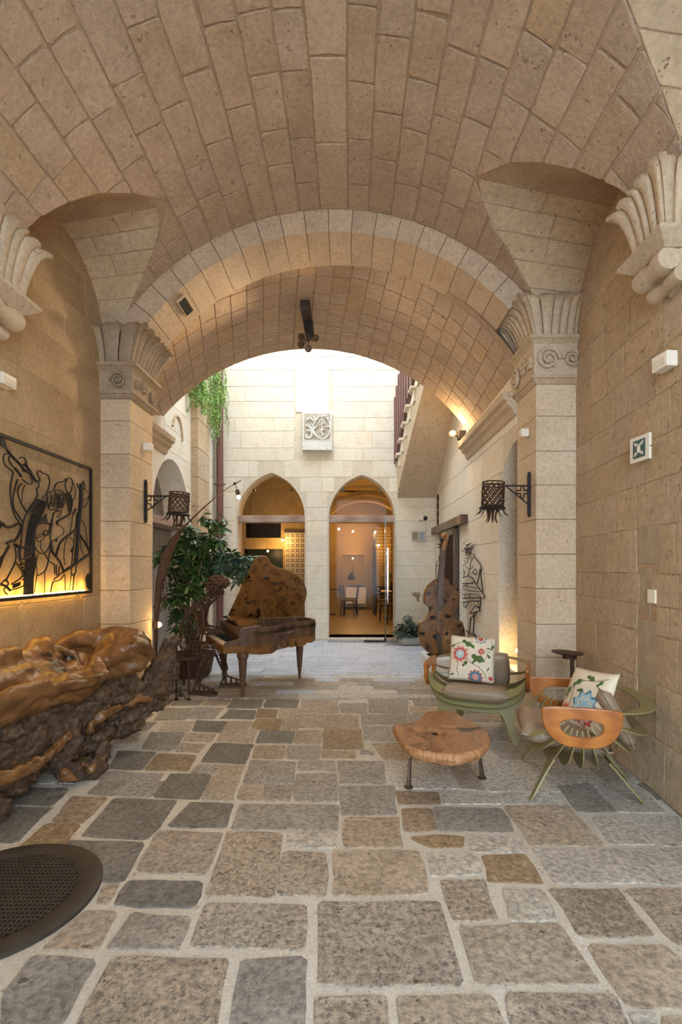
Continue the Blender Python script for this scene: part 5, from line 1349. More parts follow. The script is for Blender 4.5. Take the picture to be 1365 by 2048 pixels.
# ---------------------------------------------------------------- round side table
sp = at(1143, 1306, 4.12)
st_ = thing('round_side_table', 'small dark round side table on a slim post by the pier', 'table', (sp.x, sp.y, 0))
b = MB(); b.lathe([(0.001, 0), (0.10, 0.0), (0.122, 0.008), (0.125, 0.016), (0.001, 0.018)], M=Matrix.Translation((-0.03, 0, sp.z - 0.008)) @ Matrix.Rotation(0.05, 4, 'Y'), n=32, cap=False); b.build('table_top', M['rust'], st_, smooth=True)
b = MB(); b.lathe([(0.055, -0.035), (0.055, 0.0)], (-0.012, 0, sp.z - 0.01), 20); b.build('collar', M['rust'], st_)
b = MB(); b.tube([(0.01, 0, 0.01), (0.01, 0, sp.z - 0.03)], 0.017, 10); b.build('post', M['rust'], st_)
b = MB(); b.lathe([(0.11, 0), (0.11, 0.01), (0.03, 0.016)], n=24); b.build('base', M['rust'], st_)

# ---------------------------------------------------------------- wall sconces
def sconce(wx, sgn, y, zt, xb, label, R_=0.092, ztop=2.11, zbot=1.91, tilt=0.0):
    t = thing('wall_sconce', label, 'sconce', (wx, y, zbot))
    H_ = ztop - zbot; bx = xb - wx
    b = MB(); b.bar((sgn * 0.012, 0, -0.06), (sgn * 0.012, 0, 0.30), 0.03, 0.022, up=(0, 1, 0)); b.lathe([(0.001, 0.33), (0.016, 0.315), (0.012, 0.30)], (sgn * 0.012, 0, 0), 8, cap=False); b.lathe([(0.012, -0.06), (0.016, -0.075), (0.001, -0.09)], (sgn * 0.012, 0, 0), 8, cap=False); b.build('wall_plate', M['iron'], t)
    za = H_ - 0.03
    b = MB(); b.bar((sgn * 0.01, 0, za), (bx - sgn * R_, 0, za), 0.014, 0.014); b.bar((sgn * 0.02, 0, 0.03), (bx * 0.72 - sgn * R_ * 0.3, 0, za - 0.005), 0.010, 0.010); b.build('arm', M['iron'], t)
    b = MB(); qc = Vector((sgn * 0.075, 0, za - 0.058)); q = []
    for i in range(41):
        a = 2 * PI * i / 40; r = 0.030 * (1 + 0.45 * math.cos(4 * a + PI)); q.append(qc + Vector((math.cos(a + PI / 4) * r * 1.3, 0, math.sin(a + PI / 4) * r * 1.3)))
    b.tube(q, 0.006, 6, caps=False); b.build('quatrefoil', M['iron'], t)
    bk = Matrix.Translation((bx, 0, 0)) @ Matrix.Rotation(tilt, 4, 'Y')
    b = MB()
    nst_ = 12
    for i in range(nst_):
        for s_ in (-1, 1):
            P = []
            for j in range(9):
                a = 2 * PI * i / nst_ + s_ * j / 8 * 1.55; wob = 1 + 0.0 * j
                P.append(bk @ Vector((R_ * math.cos(a), R_ * math.sin(a), 0.012 + (H_ - 0.035) * j / 8)))
            b.tube(P, 0.0055, 5)
    for z in (0.012, H_ - 0.025, H_): b.tube([bk @ Vector((R_ * math.cos(2 * PI * i / 32), R_ * math.sin(2 * PI * i / 32), z)) for i in range(33)], 0.006, 5, caps=False)
    for i in range(12):
        a = 2 * PI * i / 12; b.tube([bk @ Vector((R_ * math.cos(a), R_ * math.sin(a), H_ - 0.025)), bk @ Vector((R_ * math.cos(a + 0.26), R_ * math.sin(a + 0.26), H_))], 0.0045, 4)
    for i in range(14):   # small leaves riveted on the lattice
        a = 2 * PI * i / 14 + 0.2; z = H_ * (0.3 if i % 2 else 0.62); p = bk @ Vector((R_ * math.cos(a), R_ * math.sin(a), z)); b.lathe([(0.013, -0.004), (0.013, 0.004)], p, 6)
    b.build('lattice_basket', M['rust'], t)
    b = MB(); b.lathe([(R_ * 1.20, -0.012), (R_ * 1.22, -0.004), (R_ * 0.98, 0.014), (0.001, 0.014)], M=bk, n=28, cap=True); b.build('drip_pan', M['iron'], t)
    for i in range(9):
        a = 2 * PI * i / 9; r0 = R_ * 1.05
        b = MB(); P = [bk @ Vector(((r0 + 0.045 * q * q) * math.cos(a), (r0 + 0.045 * q * q) * math.sin(a), -0.012 - 0.06 * q)) for q in (0, 0.33, 0.66, 1)]
        b.tube(P, [0.006, 0.006, 0.005, 0.002], 5); b.build('hooked_spike', M['iron'], t)
    for i in range(7):
        a = 2 * PI * i / 7 + 0.3
        b = MB(); P = [bk @ Vector(((0.05 - 0.03 * q + 0.05 * max(0, q - 0.5) ** 1.5 * 2) * math.cos(a), (0.05 - 0.03 * q + 0.05 * max(0, q - 0.5) ** 1.5 * 2) * math.sin(a), -0.012 - 0.13 * q)) for q in (0, 0.2, 0.4, 0.6, 0.8, 1)]
        b.tube(P, [0.008, 0.008, 0.007, 0.007, 0.005, 0.002], 5); b.build('central_spike', M['rust'], t)
sconce(-1.955, 1, 4.76, 2.0, -1.633, 'black iron basket sconce on the left pier near the plant', tilt=0.06)
sconce(1.66, -1, 4.59, 2.0, 1.31, 'black iron basket sconce on the right pier by the niche', R_=0.098, ztop=2.18, zbot=1.95, tilt=0.05)

# ---------------------------------------------------------------- white boxes, sign, small wall things
def wbox(loc, dims, rz, label):
    t = thing('emergency_light', label, 'light box', loc, rz, 'small white wall boxes')
    b = MB(); b.box((0, 0, 0), dims); b.build('housing', M['white'], t, bevel=0.006)
    b = MB(); b.box((0, -dims[1] / 2 - 0.002, -dims[2] * 0.1), (dims[0] * 0.8, 0.004, dims[2] * 0.5)); b.build('diffuser', M['cream'], t, bevel=0.001)
wbox((XR(2.92) - 0.045, 2.92, 2.60), (0.13, 0.07, 0.09), -PI / 2 + 0.087, 'white emergency light box on the right wall below the corbel')
wbox((1.66 - 0.036, 4.66, 2.65), (0.085, 0.07, 0.075), -PI / 2, 'small white box on the right pier above the sconce')
wbox((-1.955 + 0.036, 4.76, 2.545), (0.085, 0.07, 0.07), PI / 2, 'small white box on the left pier above the sconce')
wbox((XL + 0.037, 3.16, 2.58), (0.13, 0.07, 0.075), PI / 2, 'white box on the left wall at the picture edge')
sg = thing('assembly_sign', 'square white sign with green meeting-point symbol on right wall', 'sign', (XR(3.24) - 0.028, 3.24, 2.17), -PI / 2 + 0.087)
b = MB(); b.box((0, 0, 0), (0.19, 0.018, 0.165)); b.build('board', M['white'], sg, bevel=0.003)
b = MB(); b.box((0, -0.0105, 0), (0.115, 0.004, 0.115)); b.build('green_field', M['sign_green'], sg)
for i in (-1, 1):
    for j in (-1, 1):
        b = MB(); P = [(0.048, 0.048 - 0.02), (0.048 - 0.010, 0.048 - 0.02), (0.042, 0.042), (0.048 - 0.02, 0.038), (0.048 - 0.02, 0.048)]
        P = [(0.020, 0.020), (0.040, 0.022), (0.034, 0.028), (0.046, 0.040), (0.040, 0.046), (0.028, 0.034), (0.022, 0.040)]
        b.prism([(i * p[0], j * p[1]) for p in P], lambda x, z: (x, -0.0125, z), lambda x, z: (x, -0.0150, z)); b.build('corner_arrow', M['white'], sg)
for i, h_ in ((-0.011, 0.040), (0.0, 0.048), (0.011, 0.042)):
    b = MB(); b.box((i, -0.0138, -0.004), (0.008, 0.003, h_)); b.lathe([(0.005, -0.001), (0.005, 0.001)], M=Matrix.Translation((i, -0.0138, h_ / 2 + 0.004)) @ Matrix.Rotation(PI / 2, 4, 'X'), n=8); b.build('figure', M['white'], sg)
b = MB(); b.bar((-0.115, -0.002, -0.005), (0.115, -0.002, -0.005), 0.004, 0.004); b.build('wire', M['iron'], sg)
sw = thing('socket_cover', 'small blank cover plate low on the right wall', 'switch', (XR(3.1) - 0.012, 3.12, 1.22), -PI / 2 + 0.087)
b = MB(); b.box((0, 0, 0), (0.07, 0.02, 0.085)); b.build('plate', M['cream'], sw, bevel=0.004)
sl = thing('wall_slot', 'dark rectangular slot in the arch soffit', 'slot', (0, 0, 0))
a_s = math.radians(-42); pc = Vector((cx1 + 2.088 * math.sin(a_s), 4.66, 2.29 + 2.088 * math.cos(a_s)))
sl.location = pc; sl.rotation_euler = (0, a_s, 0)
b = MB(); b.box((0, 0, 0.0), (0.085, 0.24, 0.03)); b.build('slot_lining', M['black'], sl)
b = MB(); b.ringplate([(-0.05, -0.13), (0.05, -0.13), (0.05, 0.13), (-0.05, 0.13)], [(-0.042, -0.12), (0.042, -0.12), (0.042, 0.12), (-0.042, 0.12)], lambda x, y: (x, y, -0.0165), lambda x, y: (x, y, 0.005)); b.build('rim', M['rib'], sl)

# ---------------------------------------------------------------- lamps
cl = thing('ceiling_spotlight', 'dark box ceiling lamp with four round spots in the tunnel', 'lamp', (-0.50, 5.95, 4.40))
b = MB(); b.box((0, -0.12, -0.06), (0.11, 0.52, 0.09)); b.build('mount_box', plain('dark_brown_box', (0.03, 0.016, 0.01), 0.5), cl, bevel=0.006)
b = MB(); b.box((0.01, 0.10, -0.13), (0.10, 0.28, 0.10)); b.build('driver_box', M['iron'], cl, bevel=0.006)
b = MB(); b.tube([(0, 0.08, -0.10), (0, 0.10, -0.27)], 0.012, 8); b.tube([(-0.10, 0.1, -0.25), (0.10, 0.1, -0.25)], 0.008, 6); b.build('stem', M['bronze'], cl)
for i, (dx, dz, dr) in enumerate(((-0.085, -0.22, (-0.6, -0.6, -0.5)), (-0.085, -0.31, (-0.5, -0.7, -0.5)), (0.085, -0.23, (0.6, -0.6, -0.5)), (0.0, -0.36, (0, -0.9, -0.3)))):
    q = Vector(dr).to_track_quat('Z', 'Y').to_matrix().to_4x4(); Mx = Matrix.Translation((dx, 0.08, dz)) @ q
    b = MB(); b.lathe([(0.015, -0.05), (0.025, -0.04), (0.043, 0.005), (0.043, 0.014), (0.036, 0.012)], M=Mx, n=20); h_ = b.build('spot_head', M['bronze'], cl, smooth=True)
    b = MB(); b.lathe([(0.036, 0.010), (0.02, 0.004), (0.001, 0.002)], M=Mx, n=20, cap=False); b.build('reflector', M['spotglass'], h_, smooth=True)
    b = MB(); b.tube([(0, 0.1, -0.25), (dx * 0.9, 0.10, dz)], 0.006, 6); b.build('bracket', M['bronze'], h_)
    lamp('ceiling_spot_light', 'SPOT', tuple(Vector((-0.50, 5.95, 4.40)) + Vector((dx, 0.08, dz)) + Vector(dr) * 0.05), 26, (1.0, 0.78, 0.5), cl, 0.04, math.radians(100), tuple(Vector((-0.50, 5.95, 4.40)) + Vector((dx, 0, dz)) + Vector(dr) * 3))
wsp = thing('impost_spotlight', 'small round spotlight with dark mount on the impost end', 'lamp', (1.50, 6.96, 3.24))
b = MB(); b.box((0.06, 0.0, 0.0), (0.11, 0.10, 0.12)); b.build('mount', M['iron'], wsp, bevel=0.006)
b = MB(); b.tube([(0.02, 0, 0), (-0.05, -0.01, 0.0)], 0.02, 8); b.build('neck', M['bronze'], wsp)
Mx = Matrix.Translation((-0.075, -0.02, 0.01)) @ Vector((-0.3, -1.0, 0.15)).to_track_quat('Z', 'Y').to_matrix().to_4x4()
b = MB(); b.lathe([(0.02, -0.05), (0.05, -0.01), (0.052, 0.012), (0.04, 0.012)], M=Mx, n=20); b.build('head', M['iron'], wsp, smooth=True)
b = MB(); b.lathe([(0.04, 0.011), (0.001, 0.013)], M=Mx, n=16, cap=False); b.build('lens', plain('lit_lens', (1, 0.9, 0.75), 0.4, emit=(1, 0.85, 0.6), estr=7), wsp)
lamp('impost_spot_light', 'POINT', (1.42, 6.88, 3.32), 10, (1.0, 0.70, 0.36), wsp, 0.04)
def uplight(loc, e, label, face_dir):
    t = thing('low_wall_light', label, 'lamp', loc)
    b = MB(); b.lathe([(0.001, -0.02), (0.022, -0.015), (0.026, 0), (0.018, 0.018), (0.001, 0.024)], n=14, cap=False); b.build('bulb', M['bulb'], t, smooth=True)
    b = MB(); b.box(tuple(Vector(face_dir) * -0.03), (0.06, 0.06, 0.07)); b.build('bracket', M['bronze'], t, bevel=0.004)
    lamp('low_wall_light_light', 'POINT', tuple(Vector(loc) + Vector(face_dir) * 0.06), e, (1.0, 0.66, 0.26), t, 0.03)
uplight((-1.90, 4.98, 0.83), 1.6, 'small glowing light on the left pier behind the root bench', (1, 0, 0))
uplight((1.62 + 0.16, 5.28, 0.52), 2.2, 'small glowing light in the right doorway niche', (-1, 0, 0))
b = MB(); b.box((XR2 + 0.28, 5.25, 0.17), (0.5, 0.55, 0.34)); tag(b.build('niche_step', M['court'], bevel=0.01), 'pale stone step inside the doorway niche', 'step')
# ================================================================== SCULPTURAL PIECES
# ---------------------------------------------------------------- grand piano
PB = Vector((-1.617, 6.22, 0)); E1 = Vector((0.445, -0.895, 0)); E2 = Vector((0.895, 0.447, 0))
pn = thing('grand_piano', 'burl wood grand piano with its lid propped open', 'piano', tuple(PB))
def pw(u, v, z): return E1 * u + E2 * v + Vector((0, 0, z))
def smooth_open(P, k=2):
    for _ in range(k):
        Q = [P[0]]
        for a, b_ in zip(P[:-1], P[1:]): Q += [tuple(a[i] * 0.75 + b_[i] * 0.25 for i in range(2)), tuple(a[i] * 0.25 + b_[i] * 0.75 for i in range(2))]
        Q.append(P[-1]); P = Q
    return P
side = smooth_open([(0.98, 0.0), (0.985, 0.18), (0.95, 0.36), (0.80, 0.52), (0.66, 0.68), (0.60, 0.88), (0.54, 1.04), (0.40, 1.13), (0.20, 1.12), (0.05, 1.06), (0.0, 0.96)], 2) + [(0.0, 0.5), (0.0, 0.0)]
n = len(side); cen = (0.45, 0.5)
inner = [(p[0] + (cen[0] - p[0]) * 0.075, p[1] + (cen[1] - p[1]) * 0.06) for p in side]
b = MB(); b.ringplate(side, inner, lambda u, v: pw(u, v, 0.55), lambda u, v: pw(u, v, 0.745 - 0.10 * smooth01((0.16 - v) / 0.2) * smooth01((u - 0.1) / 0.1))); b.build('rim', M['casewood'], pn, bevel=0.006)
def wav(i): return 0.018 * math.sin(i * 0.55) + 0.012 * math.sin(i * 1.7)
b = MB(); k = len(side)
for i, p in enumerate(side): q = pw(p[0], p[1], 0.465 + wav(i)); b.v.append(q)
for i, p in enumerate(side): b.v.append(pw(p[0], p[1], 0.555))
b.f.append(tuple(range(k))[::-1]); b.f.append(tuple(range(k, 2 * k)))
for i in range(k): j = (i + 1) % k; b.f.append((i, j, k + j, k + i))
b.build('live_edge_body', M['burl'], pn)
b = MB(); b.prism(inner, lambda u, v: pw(u, v, 0.60), lambda u, v: pw(u, v, 0.61)); b.build('soundboard', plain('dark_soundboard', (0.07, 0.03, 0.012), 0.3, var=0.3), pn)
b = MB()
for i in range(26):
    u = 0.08 + 0.032 * i; e = 1.0 if u < 0.5 else 0.98 - (u - 0.5) * 1.35
    b.bar(pw(u, 0.26, 0.64), pw(u, max(0.4, e), 0.64), 0.002, 0.002)
tag(b.build('strings', M['spotglass'], pn), kind='stuff')
b = MB()   # carved chevron strip on the near rim
for i in range(24):
    t = 5 + i; p, q = side[min(t, k - 1)], side[min(t + 1, k - 1)]
    d = Vector((q[0] - p[0], q[1] - p[1])); nn = Vector((d.y, -d.x)).normalized() * -0.004
    if nn.dot(Vector((p[0] - cen[0], p[1] - cen[1]))) < 0: nn = -nn
    for s_ in (0, 1):
        a_, c_ = (0.66, 0.70) if s_ else (0.70, 0.66)
        b.bar(pw(p[0] + nn.x, p[1] + nn.y, a_), pw(q[0] + nn.x, q[1] + nn.y, c_), 0.006, 0.006)
tag(b.build('carved_strip', M['black'], pn), kind='stuff')
# keyboard
b = MB(); b.prism([(0.0, -0.17), (0.98, -0.17), (0.98, 0.04), (0.0, 0.04)], lambda u, v: pw(u, v, 0.485), lambda u, v: pw(u, v, 0.565)); b.build('key_bed', M['burl'], pn, bevel=0.006)
for i in range(30):
    u0 = 0.06 + 0.86 * i / 30
    b = MB(); b.prism([(u0, -0.155), (u0 + 0.0268, -0.155), (u0 + 0.0268, 0.0), (u0, 0.0)], lambda u, v: pw(u, v, 0.566), lambda u, v: pw(u, v, 0.582)); b.build('white_key', M['keys'], pn)
    if i % 7 in (0, 1, 3, 4, 5):
        b = MB(); b.prism([(u0 + 0.02, -0.10), (u0 + 0.035, -0.10), (u0 + 0.035, 0.0), (u0 + 0.02, 0.0)], lambda u, v: pw(u, v, 0.58), lambda u, v: pw(u, v, 0.595)); b.build('black_key', M['black'], pn)
for u0 in (0.0, 0.935):
    b = MB(); b.prism([(-0.17, 0.56), (-0.15, 0.60), (-0.02, 0.63), (0.06, 0.70), (0.06, 0.56)], lambda v, z: pw(u0, v, z), lambda v, z: pw(u0 + 0.045, v, z)); b.build('key_cheek', M['casewood'], pn, bevel=0.006)
b = MB(); b.prism([(0.0, 0.56), (0.0, 0.70), (0.03, 0.745), (0.25, 0.765), (0.27, 0.74), (0.05, 0.60)], lambda v, z: pw(0.02, v, z), lambda v, z: pw(0.95, v, z)); b.build('fallboard', M['casewood'], pn, bevel=0.01)
b = MB(); b.grid(lambda a, c: pw(0.03 + 0.80 * a, 0.03 + 0.22 * c + 0.02 * math.sin(9 * a), 0.775 + 0.05 * math.sin(3.1 * a + 0.4) * (1 - c) + 0.02 * c), 14, 5); o = b.build('music_desk', M['burl'], pn); md = o.modifiers.new('solid', 'SOLIDIFY'); md.thickness = 0.03
# legs
for u, v in ((0.945, 0.045), (0.03, 0.04), (0.36, 0.92)):
    b = MB(); c = pw(u, v, 0)
    b.lathe([(0.062, 0.48), (0.064, 0.44), (0.045, 0.40), (0.030, 0.17), (0.034, 0.165), (0.034, 0.15), (0.026, 0.145), (0.015, 0.0)], c, 8); lg = b.build('leg', M['casewood'], pn)
    for kx in range(8):
        a = kx * PI / 4 + PI / 8; p0 = c + Vector((0.043 * math.cos(a), 0.043 * math.sin(a), 0.40)); p1 = c + Vector((0.029 * math.cos(a), 0.029 * math.sin(a), 0.19)); b = MB(); b.tube([p0, p1], 0.005, 5); b.build('reed', M['casewood'], lg)
# lid: hinged along the far (spine) side, underside towards the viewer
TD = (E1 * 0.39 + Vector((0, 0, 0.80))).normalized(); LN = E2.cross(TD).normalized()
lid = smooth_open([(0.08, 0.0), (0.20, 0.38), (0.31, 0.74), (0.345, 0.85), (0.42, 0.885), (0.51, 0.86), (0.55, 0.78), (0.63, 0.72), (0.78, 0.69), (0.95, 0.60), (1.07, 0.45), (1.11, 0.30), (1.06, 0.12), (0.93, 0.0)], 2)
def lw(s_, t, h=0.0): return E2 * s_ + TD * t + LN * h + Vector((0, 0, 0.752))
b = MB(); b.prism(lid, lambda s_, t: lw(s_, t, -0.014), lambda s_, t: lw(s_, t, 0.014)); ld = b.build('lid', M['burl'], pn, bevel=0.006)
b = MB(); b.tube([lw(0.42, 0.50, -0.02), pw(0.72, 0.36, 0.70)], 0.009, 6); b.build('prop_stick', M['casewood'], pn)
kr = random.Random(4)
for s_, t, r in ((0.52, 0.58, 0.03), (0.64, 0.50, 0.03), (0.75, 0.30, 0.025), (0.33, 0.24, 0.03), (0.48, 0.76, 0.018), (0.92, 0.42, 0.018)):
    sg_ = -1
    P = [(s_ + r * (1.5 + kr.uniform(-.4, .4)) * math.cos(a), t + r * (0.6 + kr.uniform(-.2, .25)) * math.sin(a)) for a in [j * PI / 5 for j in range(10)]]
    for hh in ((-0.0145, -0.0165), (0.0145, 0.0165)):
        b = MB(); b.prism(P, lambda x, y: lw(x, y, hh[0]), lambda x, y: lw(x, y, hh[1])); b.build('knot', M['soil'], ld)

# ---------------------------------------------------------------- double bass on its plinth
pb = MB(); pb.box((1.335, 6.98, 0.09), (0.60, 0.66, 0.18)); tag(pb.build('stone_plinth', M['relief'], bevel=0.01), 'pale stone block under the bass sculpture', 'plinth')
YBs = 6.92
def bp(zx, zy):
    p = at(820 + zx / 7.314, 1050 + zy / 7.314, YBs); return (p.x, p.z)
bo = bp(450, 1905)
bs = thing('double_bass', 'burl wood double bass sculpture standing on a stone block', 'double bass', (bo[0], YBs, 0.18))
def bl(zx, zy, h=0.0, tilt=0.10):
    x, z = bp(zx, zy); zz = max(0.012, z - 0.18); return Vector((x - bo[0], h + (zz) * tilt, zz))
body = [(410, 790), (330, 840), (270, 900), (235, 980), (222, 1060), (222, 1150), (255, 1180), (290, 1220), (305, 1260), (295, 1310), (255, 1370), (190, 1400), (145, 1440), (140, 1500), (130, 1560), (140, 1640), (160, 1720), (200, 1800), (260, 1860), (330, 1895), (420, 1903), (520, 1900), (620, 1893), (700, 1860), (770, 1800), (810, 1700), (820, 1600), (810, 1500), (780, 1420), (730, 1400), (680, 1370), (660, 1310), (680, 1240), (720, 1170), (745, 1080), (745, 980), (720, 920), (660, 870), (600, 820), (560, 780), (540, 755), (430, 770)]
bc = (470, 1400)
b = MB(); k = len(body)
for s_, h in ((0.94, 0.10), (1.0, 0.085), (1.0, 0.0), (0.95, -0.012)):
    for p in body: b.v.append(bl(bc[0] + (p[0] - bc[0]) * s_, bc[1] + (p[1] - bc[1]) * s_, h))
for r_ in range(3):
    for i in range(k): j = (i + 1) % k; b.f.append((r_ * k + i, r_ * k + j, (r_ + 1) * k + j, (r_ + 1) * k + i))
b.f.append(tuple(range(k))); b.f.append(tuple(range(3 * k, 4 * k)))
bd = b.build('body', M['burl'], bs)
for cx_, cy_, rx, ry in ((655, 1095, 30, 18), (345, 1360, 40, 30), (560, 1340, 45, 35), (180, 1590, 38, 30), (545, 1590, 25, 30), (735, 1480, 45, 30), (265, 1790, 14, 40), (400, 1640, 55, 60), (720, 950, 20, 18), (640, 1720, 40, 25), (310, 1230, 20, 35)):
    P = [(cx_ + rx * (1 + kr.uniform(-.3, .3)) * math.cos(a), cy_ + ry * (1 + kr.uniform(-.3, .3)) * math.sin(a)) for a in [j * PI / 5 for j in range(10)]]
    b = MB(); b.prism(P, lambda x, y: bl(x, y, -0.010), lambda x, y: bl(x, y, -0.0145)); b.build('knot', M['soil'], bd)
b = MB(); b.prism([(398, 1165), (492, 1165), (552, 365), (472, 365)], lambda x, y: bl(x, y, -0.045), lambda x, y: bl(x, y, -0.02)); b.build('fingerboard', M['casewood'], bs, bevel=0.004)
b = MB(); b.prism([(405, 1000), (500, 1000), (550, 370), (475, 370)], lambda x, y: bl(x, y, -0.02), lambda x, y: bl(x, y, 0.03)); b.build('neck', M['black'], bs)
sc = MB()
sc.tube([bl(515, 370, -0.03), bl(525, 310, -0.035), bl(545, 260, -0.035), bl(560, 215, -0.03), bl(580, 160, -0.02), bl(560, 125, -0.02), bl(520, 130, -0.02), bl(505, 165, -0.02), bl(530, 190, -0.02)], [0.030, 0.034, 0.032, 0.026, 0.03, 0.034, 0.032, 0.026, 0.02], 10); sc.build('scroll', M['slab'], bs, smooth=True)
for a_, c_ in (((490, 290), (440, 275)), ((495, 300), (445, 325)), ((545, 260), (600, 250))):
    b = MB(); b.tube([bl(*a_, -0.03), bl(*c_, -0.03)], 0.007, 6); b.lathe([(0.014, -0.006), (0.014, 0.006)], bl(*c_, -0.03), 8); b.build('tuning_peg', M['iron'], bs)
for i in range(4):
    b = MB(); b.tube([bl(500 + i * 12, 350, -0.05), bl(420 + i * 14, 1190, -0.062), bl(404 + i * 10, 1560, -0.03)], 0.0016, 4); b.build('string', M['spotglass'], bs)
b = MB(); b.prism([(415, 1165), (480, 1165), (470, 1260), (420, 1260)], lambda x, y: bl(x, y, -0.058), lambda x, y: bl(x, y, -0.012)); b.build('bridge', M['black'], bs)
b = MB(); b.prism([(375, 1600), (460, 1590), (470, 1880), (420, 1880), (410, 1720)], lambda x, y: bl(x, y, -0.035), lambda x, y: bl(x, y, -0.014)); b.build('tailpiece', M['black'], bs)
b = MB(); b.box((0.0, 0.06, 0.006), (0.34, 0.16, 0.012)); b.bar((0.1, 0.12, 0.01), (0.1, 0.13, 0.4), 0.02, 0.02); b.build('stand', M['iron'], bs)

# ---------------------------------------------------------------- root bench
def blob(name, tubes, mat, parent, vox=0.016, d1_=0.05, s1=0.16, d2_=0.016, s2=0.04):
    b = MB()
    for t in tubes:
        pts, rr = [], []
        for (x, y, Y, r) in t:
            p = at(x, y, Y); p.z = max(p.z, r * 0.8); pts.append(p - Vector(parent.location)); rr.append(r)
        # subdivide the path
        P, R_ = [], []
        for i in range(len(pts) - 1):
            for q in (0, 0.33, 0.66): P.append(pts[i].lerp(pts[i + 1], q)); R_.append(rr[i] + (rr[i + 1] - rr[i]) * q)
        P.append(pts[-1]); R_.append(rr[-1])
        P = [P[0] + (P[0] - P[1]).normalized() * R_[0] * 0.6] + P + [P[-1] + (P[-1] - P[-2]).normalized() * R_[-1] * 0.6]; R_ = [R_[0] * 0.5] + R_ + [R_[-1] * 0.5]
        b.tube(P, R_, 12)
    o = b.build(name, mat, parent)
    m = o.modifiers.new('remesh', 'REMESH'); m.mode = 'VOXEL'; m.voxel_size = vox; m.use_smooth_shade = True
    m = o.modifiers.new('smooth', 'SMOOTH'); m.iterations = 5
    for k_, (dd_, ss_) in enumerate(((d1_, s1), (d2_, s2))):
        tx = bpy.data.textures.new(name + str(k_), 'CLOUDS'); tx.noise_scale = ss_; tx.noise_depth = 3
        m = o.modifiers.new('disp', 'DISPLACE'); m.texture = tx; m.strength = dd_; m.mid_level = 0.5; m.texture_coords = 'LOCAL'
    return o
br_ = random.Random(8)
def strands(path, n, rr, wig, k=1):
    out = []
    for _ in range(n):
        i0 = br_.randint(0, max(0, len(path) - 3)); i1 = min(len(path), i0 + br_.randint(3, 5)); ox, oy, oz = br_.uniform(-1, 1) * wig * 900 / 3.5, br_.uniform(-1, 0.8) * wig * 900 / 3.5, br_.uniform(-1, 0.3) * wig
        t = []
        for (x, y, Y, r) in path[i0:i1]: t.append((x + ox + br_.uniform(-6, 6), y + oy + br_.uniform(-6, 6), Y + oz, br_.uniform(*rr)))
        if len(t) > 2: out.append(t)
    return out
RP = [(298, 1400, 4.14, 0), (250, 1420, 3.95, 0), (190, 1430, 3.7, 0), (120, 1460, 3.42, 0), (40, 1505, 3.1, 0), (-40, 1545, 2.85, 0)]
RP2 = [(347, 1285, 4.5, 0), (335, 1315, 4.42, 0), (318, 1350, 4.3, 0), (300, 1390, 4.16, 0), (270, 1425, 4.0, 0), (225, 1450, 3.8, 0), (170, 1480, 3.55, 0)]
GP = [(192, 1350, 3.66, 0), (150, 1372, 3.5, 0), (80, 1385, 3.25, 0), (0, 1410, 2.95, 0), (-80, 1435, 2.7, 0)]
GP2 = [(300, 1308, 4.08, 0), (268, 1292, 4.0, 0), (235, 1300, 3.95, 0), (205, 1325, 3.85, 0), (180, 1345, 3.75, 0)]
rbn = thing('root_bench', 'massive gnarled tree root bench along the left wall', 'bench', (-1.95, 3.4, 0))
blob('polished_seat', [
    [(-80, 1445, 2.7, .10), (0, 1418, 2.95, .11), (80, 1392, 3.25, .10), (150, 1378, 3.5, .10), (188, 1355, 3.66, .085), (192, 1328, 3.76, .06), (178, 1318, 3.86, .05)],
    [(-60, 1385, 2.85, .13), (40, 1362, 3.25, .12), (120, 1355, 3.55, .10), (150, 1345, 3.66, .08)],
    [(-40, 1330, 2.95, .09), (30, 1330, 3.3, .08), (60, 1310, 3.45, .08), (62, 1288, 3.5, .055)], [(90, 1330, 3.5, .07), (85, 1285, 3.55, .06)], [(100, 1330, 3.55, .07), (108, 1300, 3.62, .055), (125, 1310, 3.66, .05)],
    [(0, 1312, 3.1, .05), (30, 1308, 3.25, .045)], [(150, 1340, 3.66, .055), (142, 1308, 3.72, .045)], [(165, 1330, 3.75, .05), (160, 1312, 3.8, .045)]] + strands(GP, 9, (.03, .05), .07), M['rootgold'], rbn, d1_=0.05, s1=0.13, d2_=0.007, s2=0.03)
blob('polished_backrest', [
    [(185, 1345, 3.85, .10), (215, 1315, 4.0, .13), (240, 1295, 4.05, .15), (268, 1292, 4.1, .145), (292, 1305, 4.12, .10), (303, 1308, 4.12, .06)],
    [(110, 1300, 3.75, .055), (150, 1280, 3.88, .06), (190, 1276, 4.0, .07), (235, 1272, 4.08, .09), (262, 1280, 4.12, .09)], [(205, 1350, 3.9, .09), (240, 1335, 4.02, .08), (285, 1325, 4.1, .06)]] + strands(GP2, 5, (.035, .055), .06), M['rootgold'], rbn, d1_=0.04, s1=0.13, d2_=0.008)
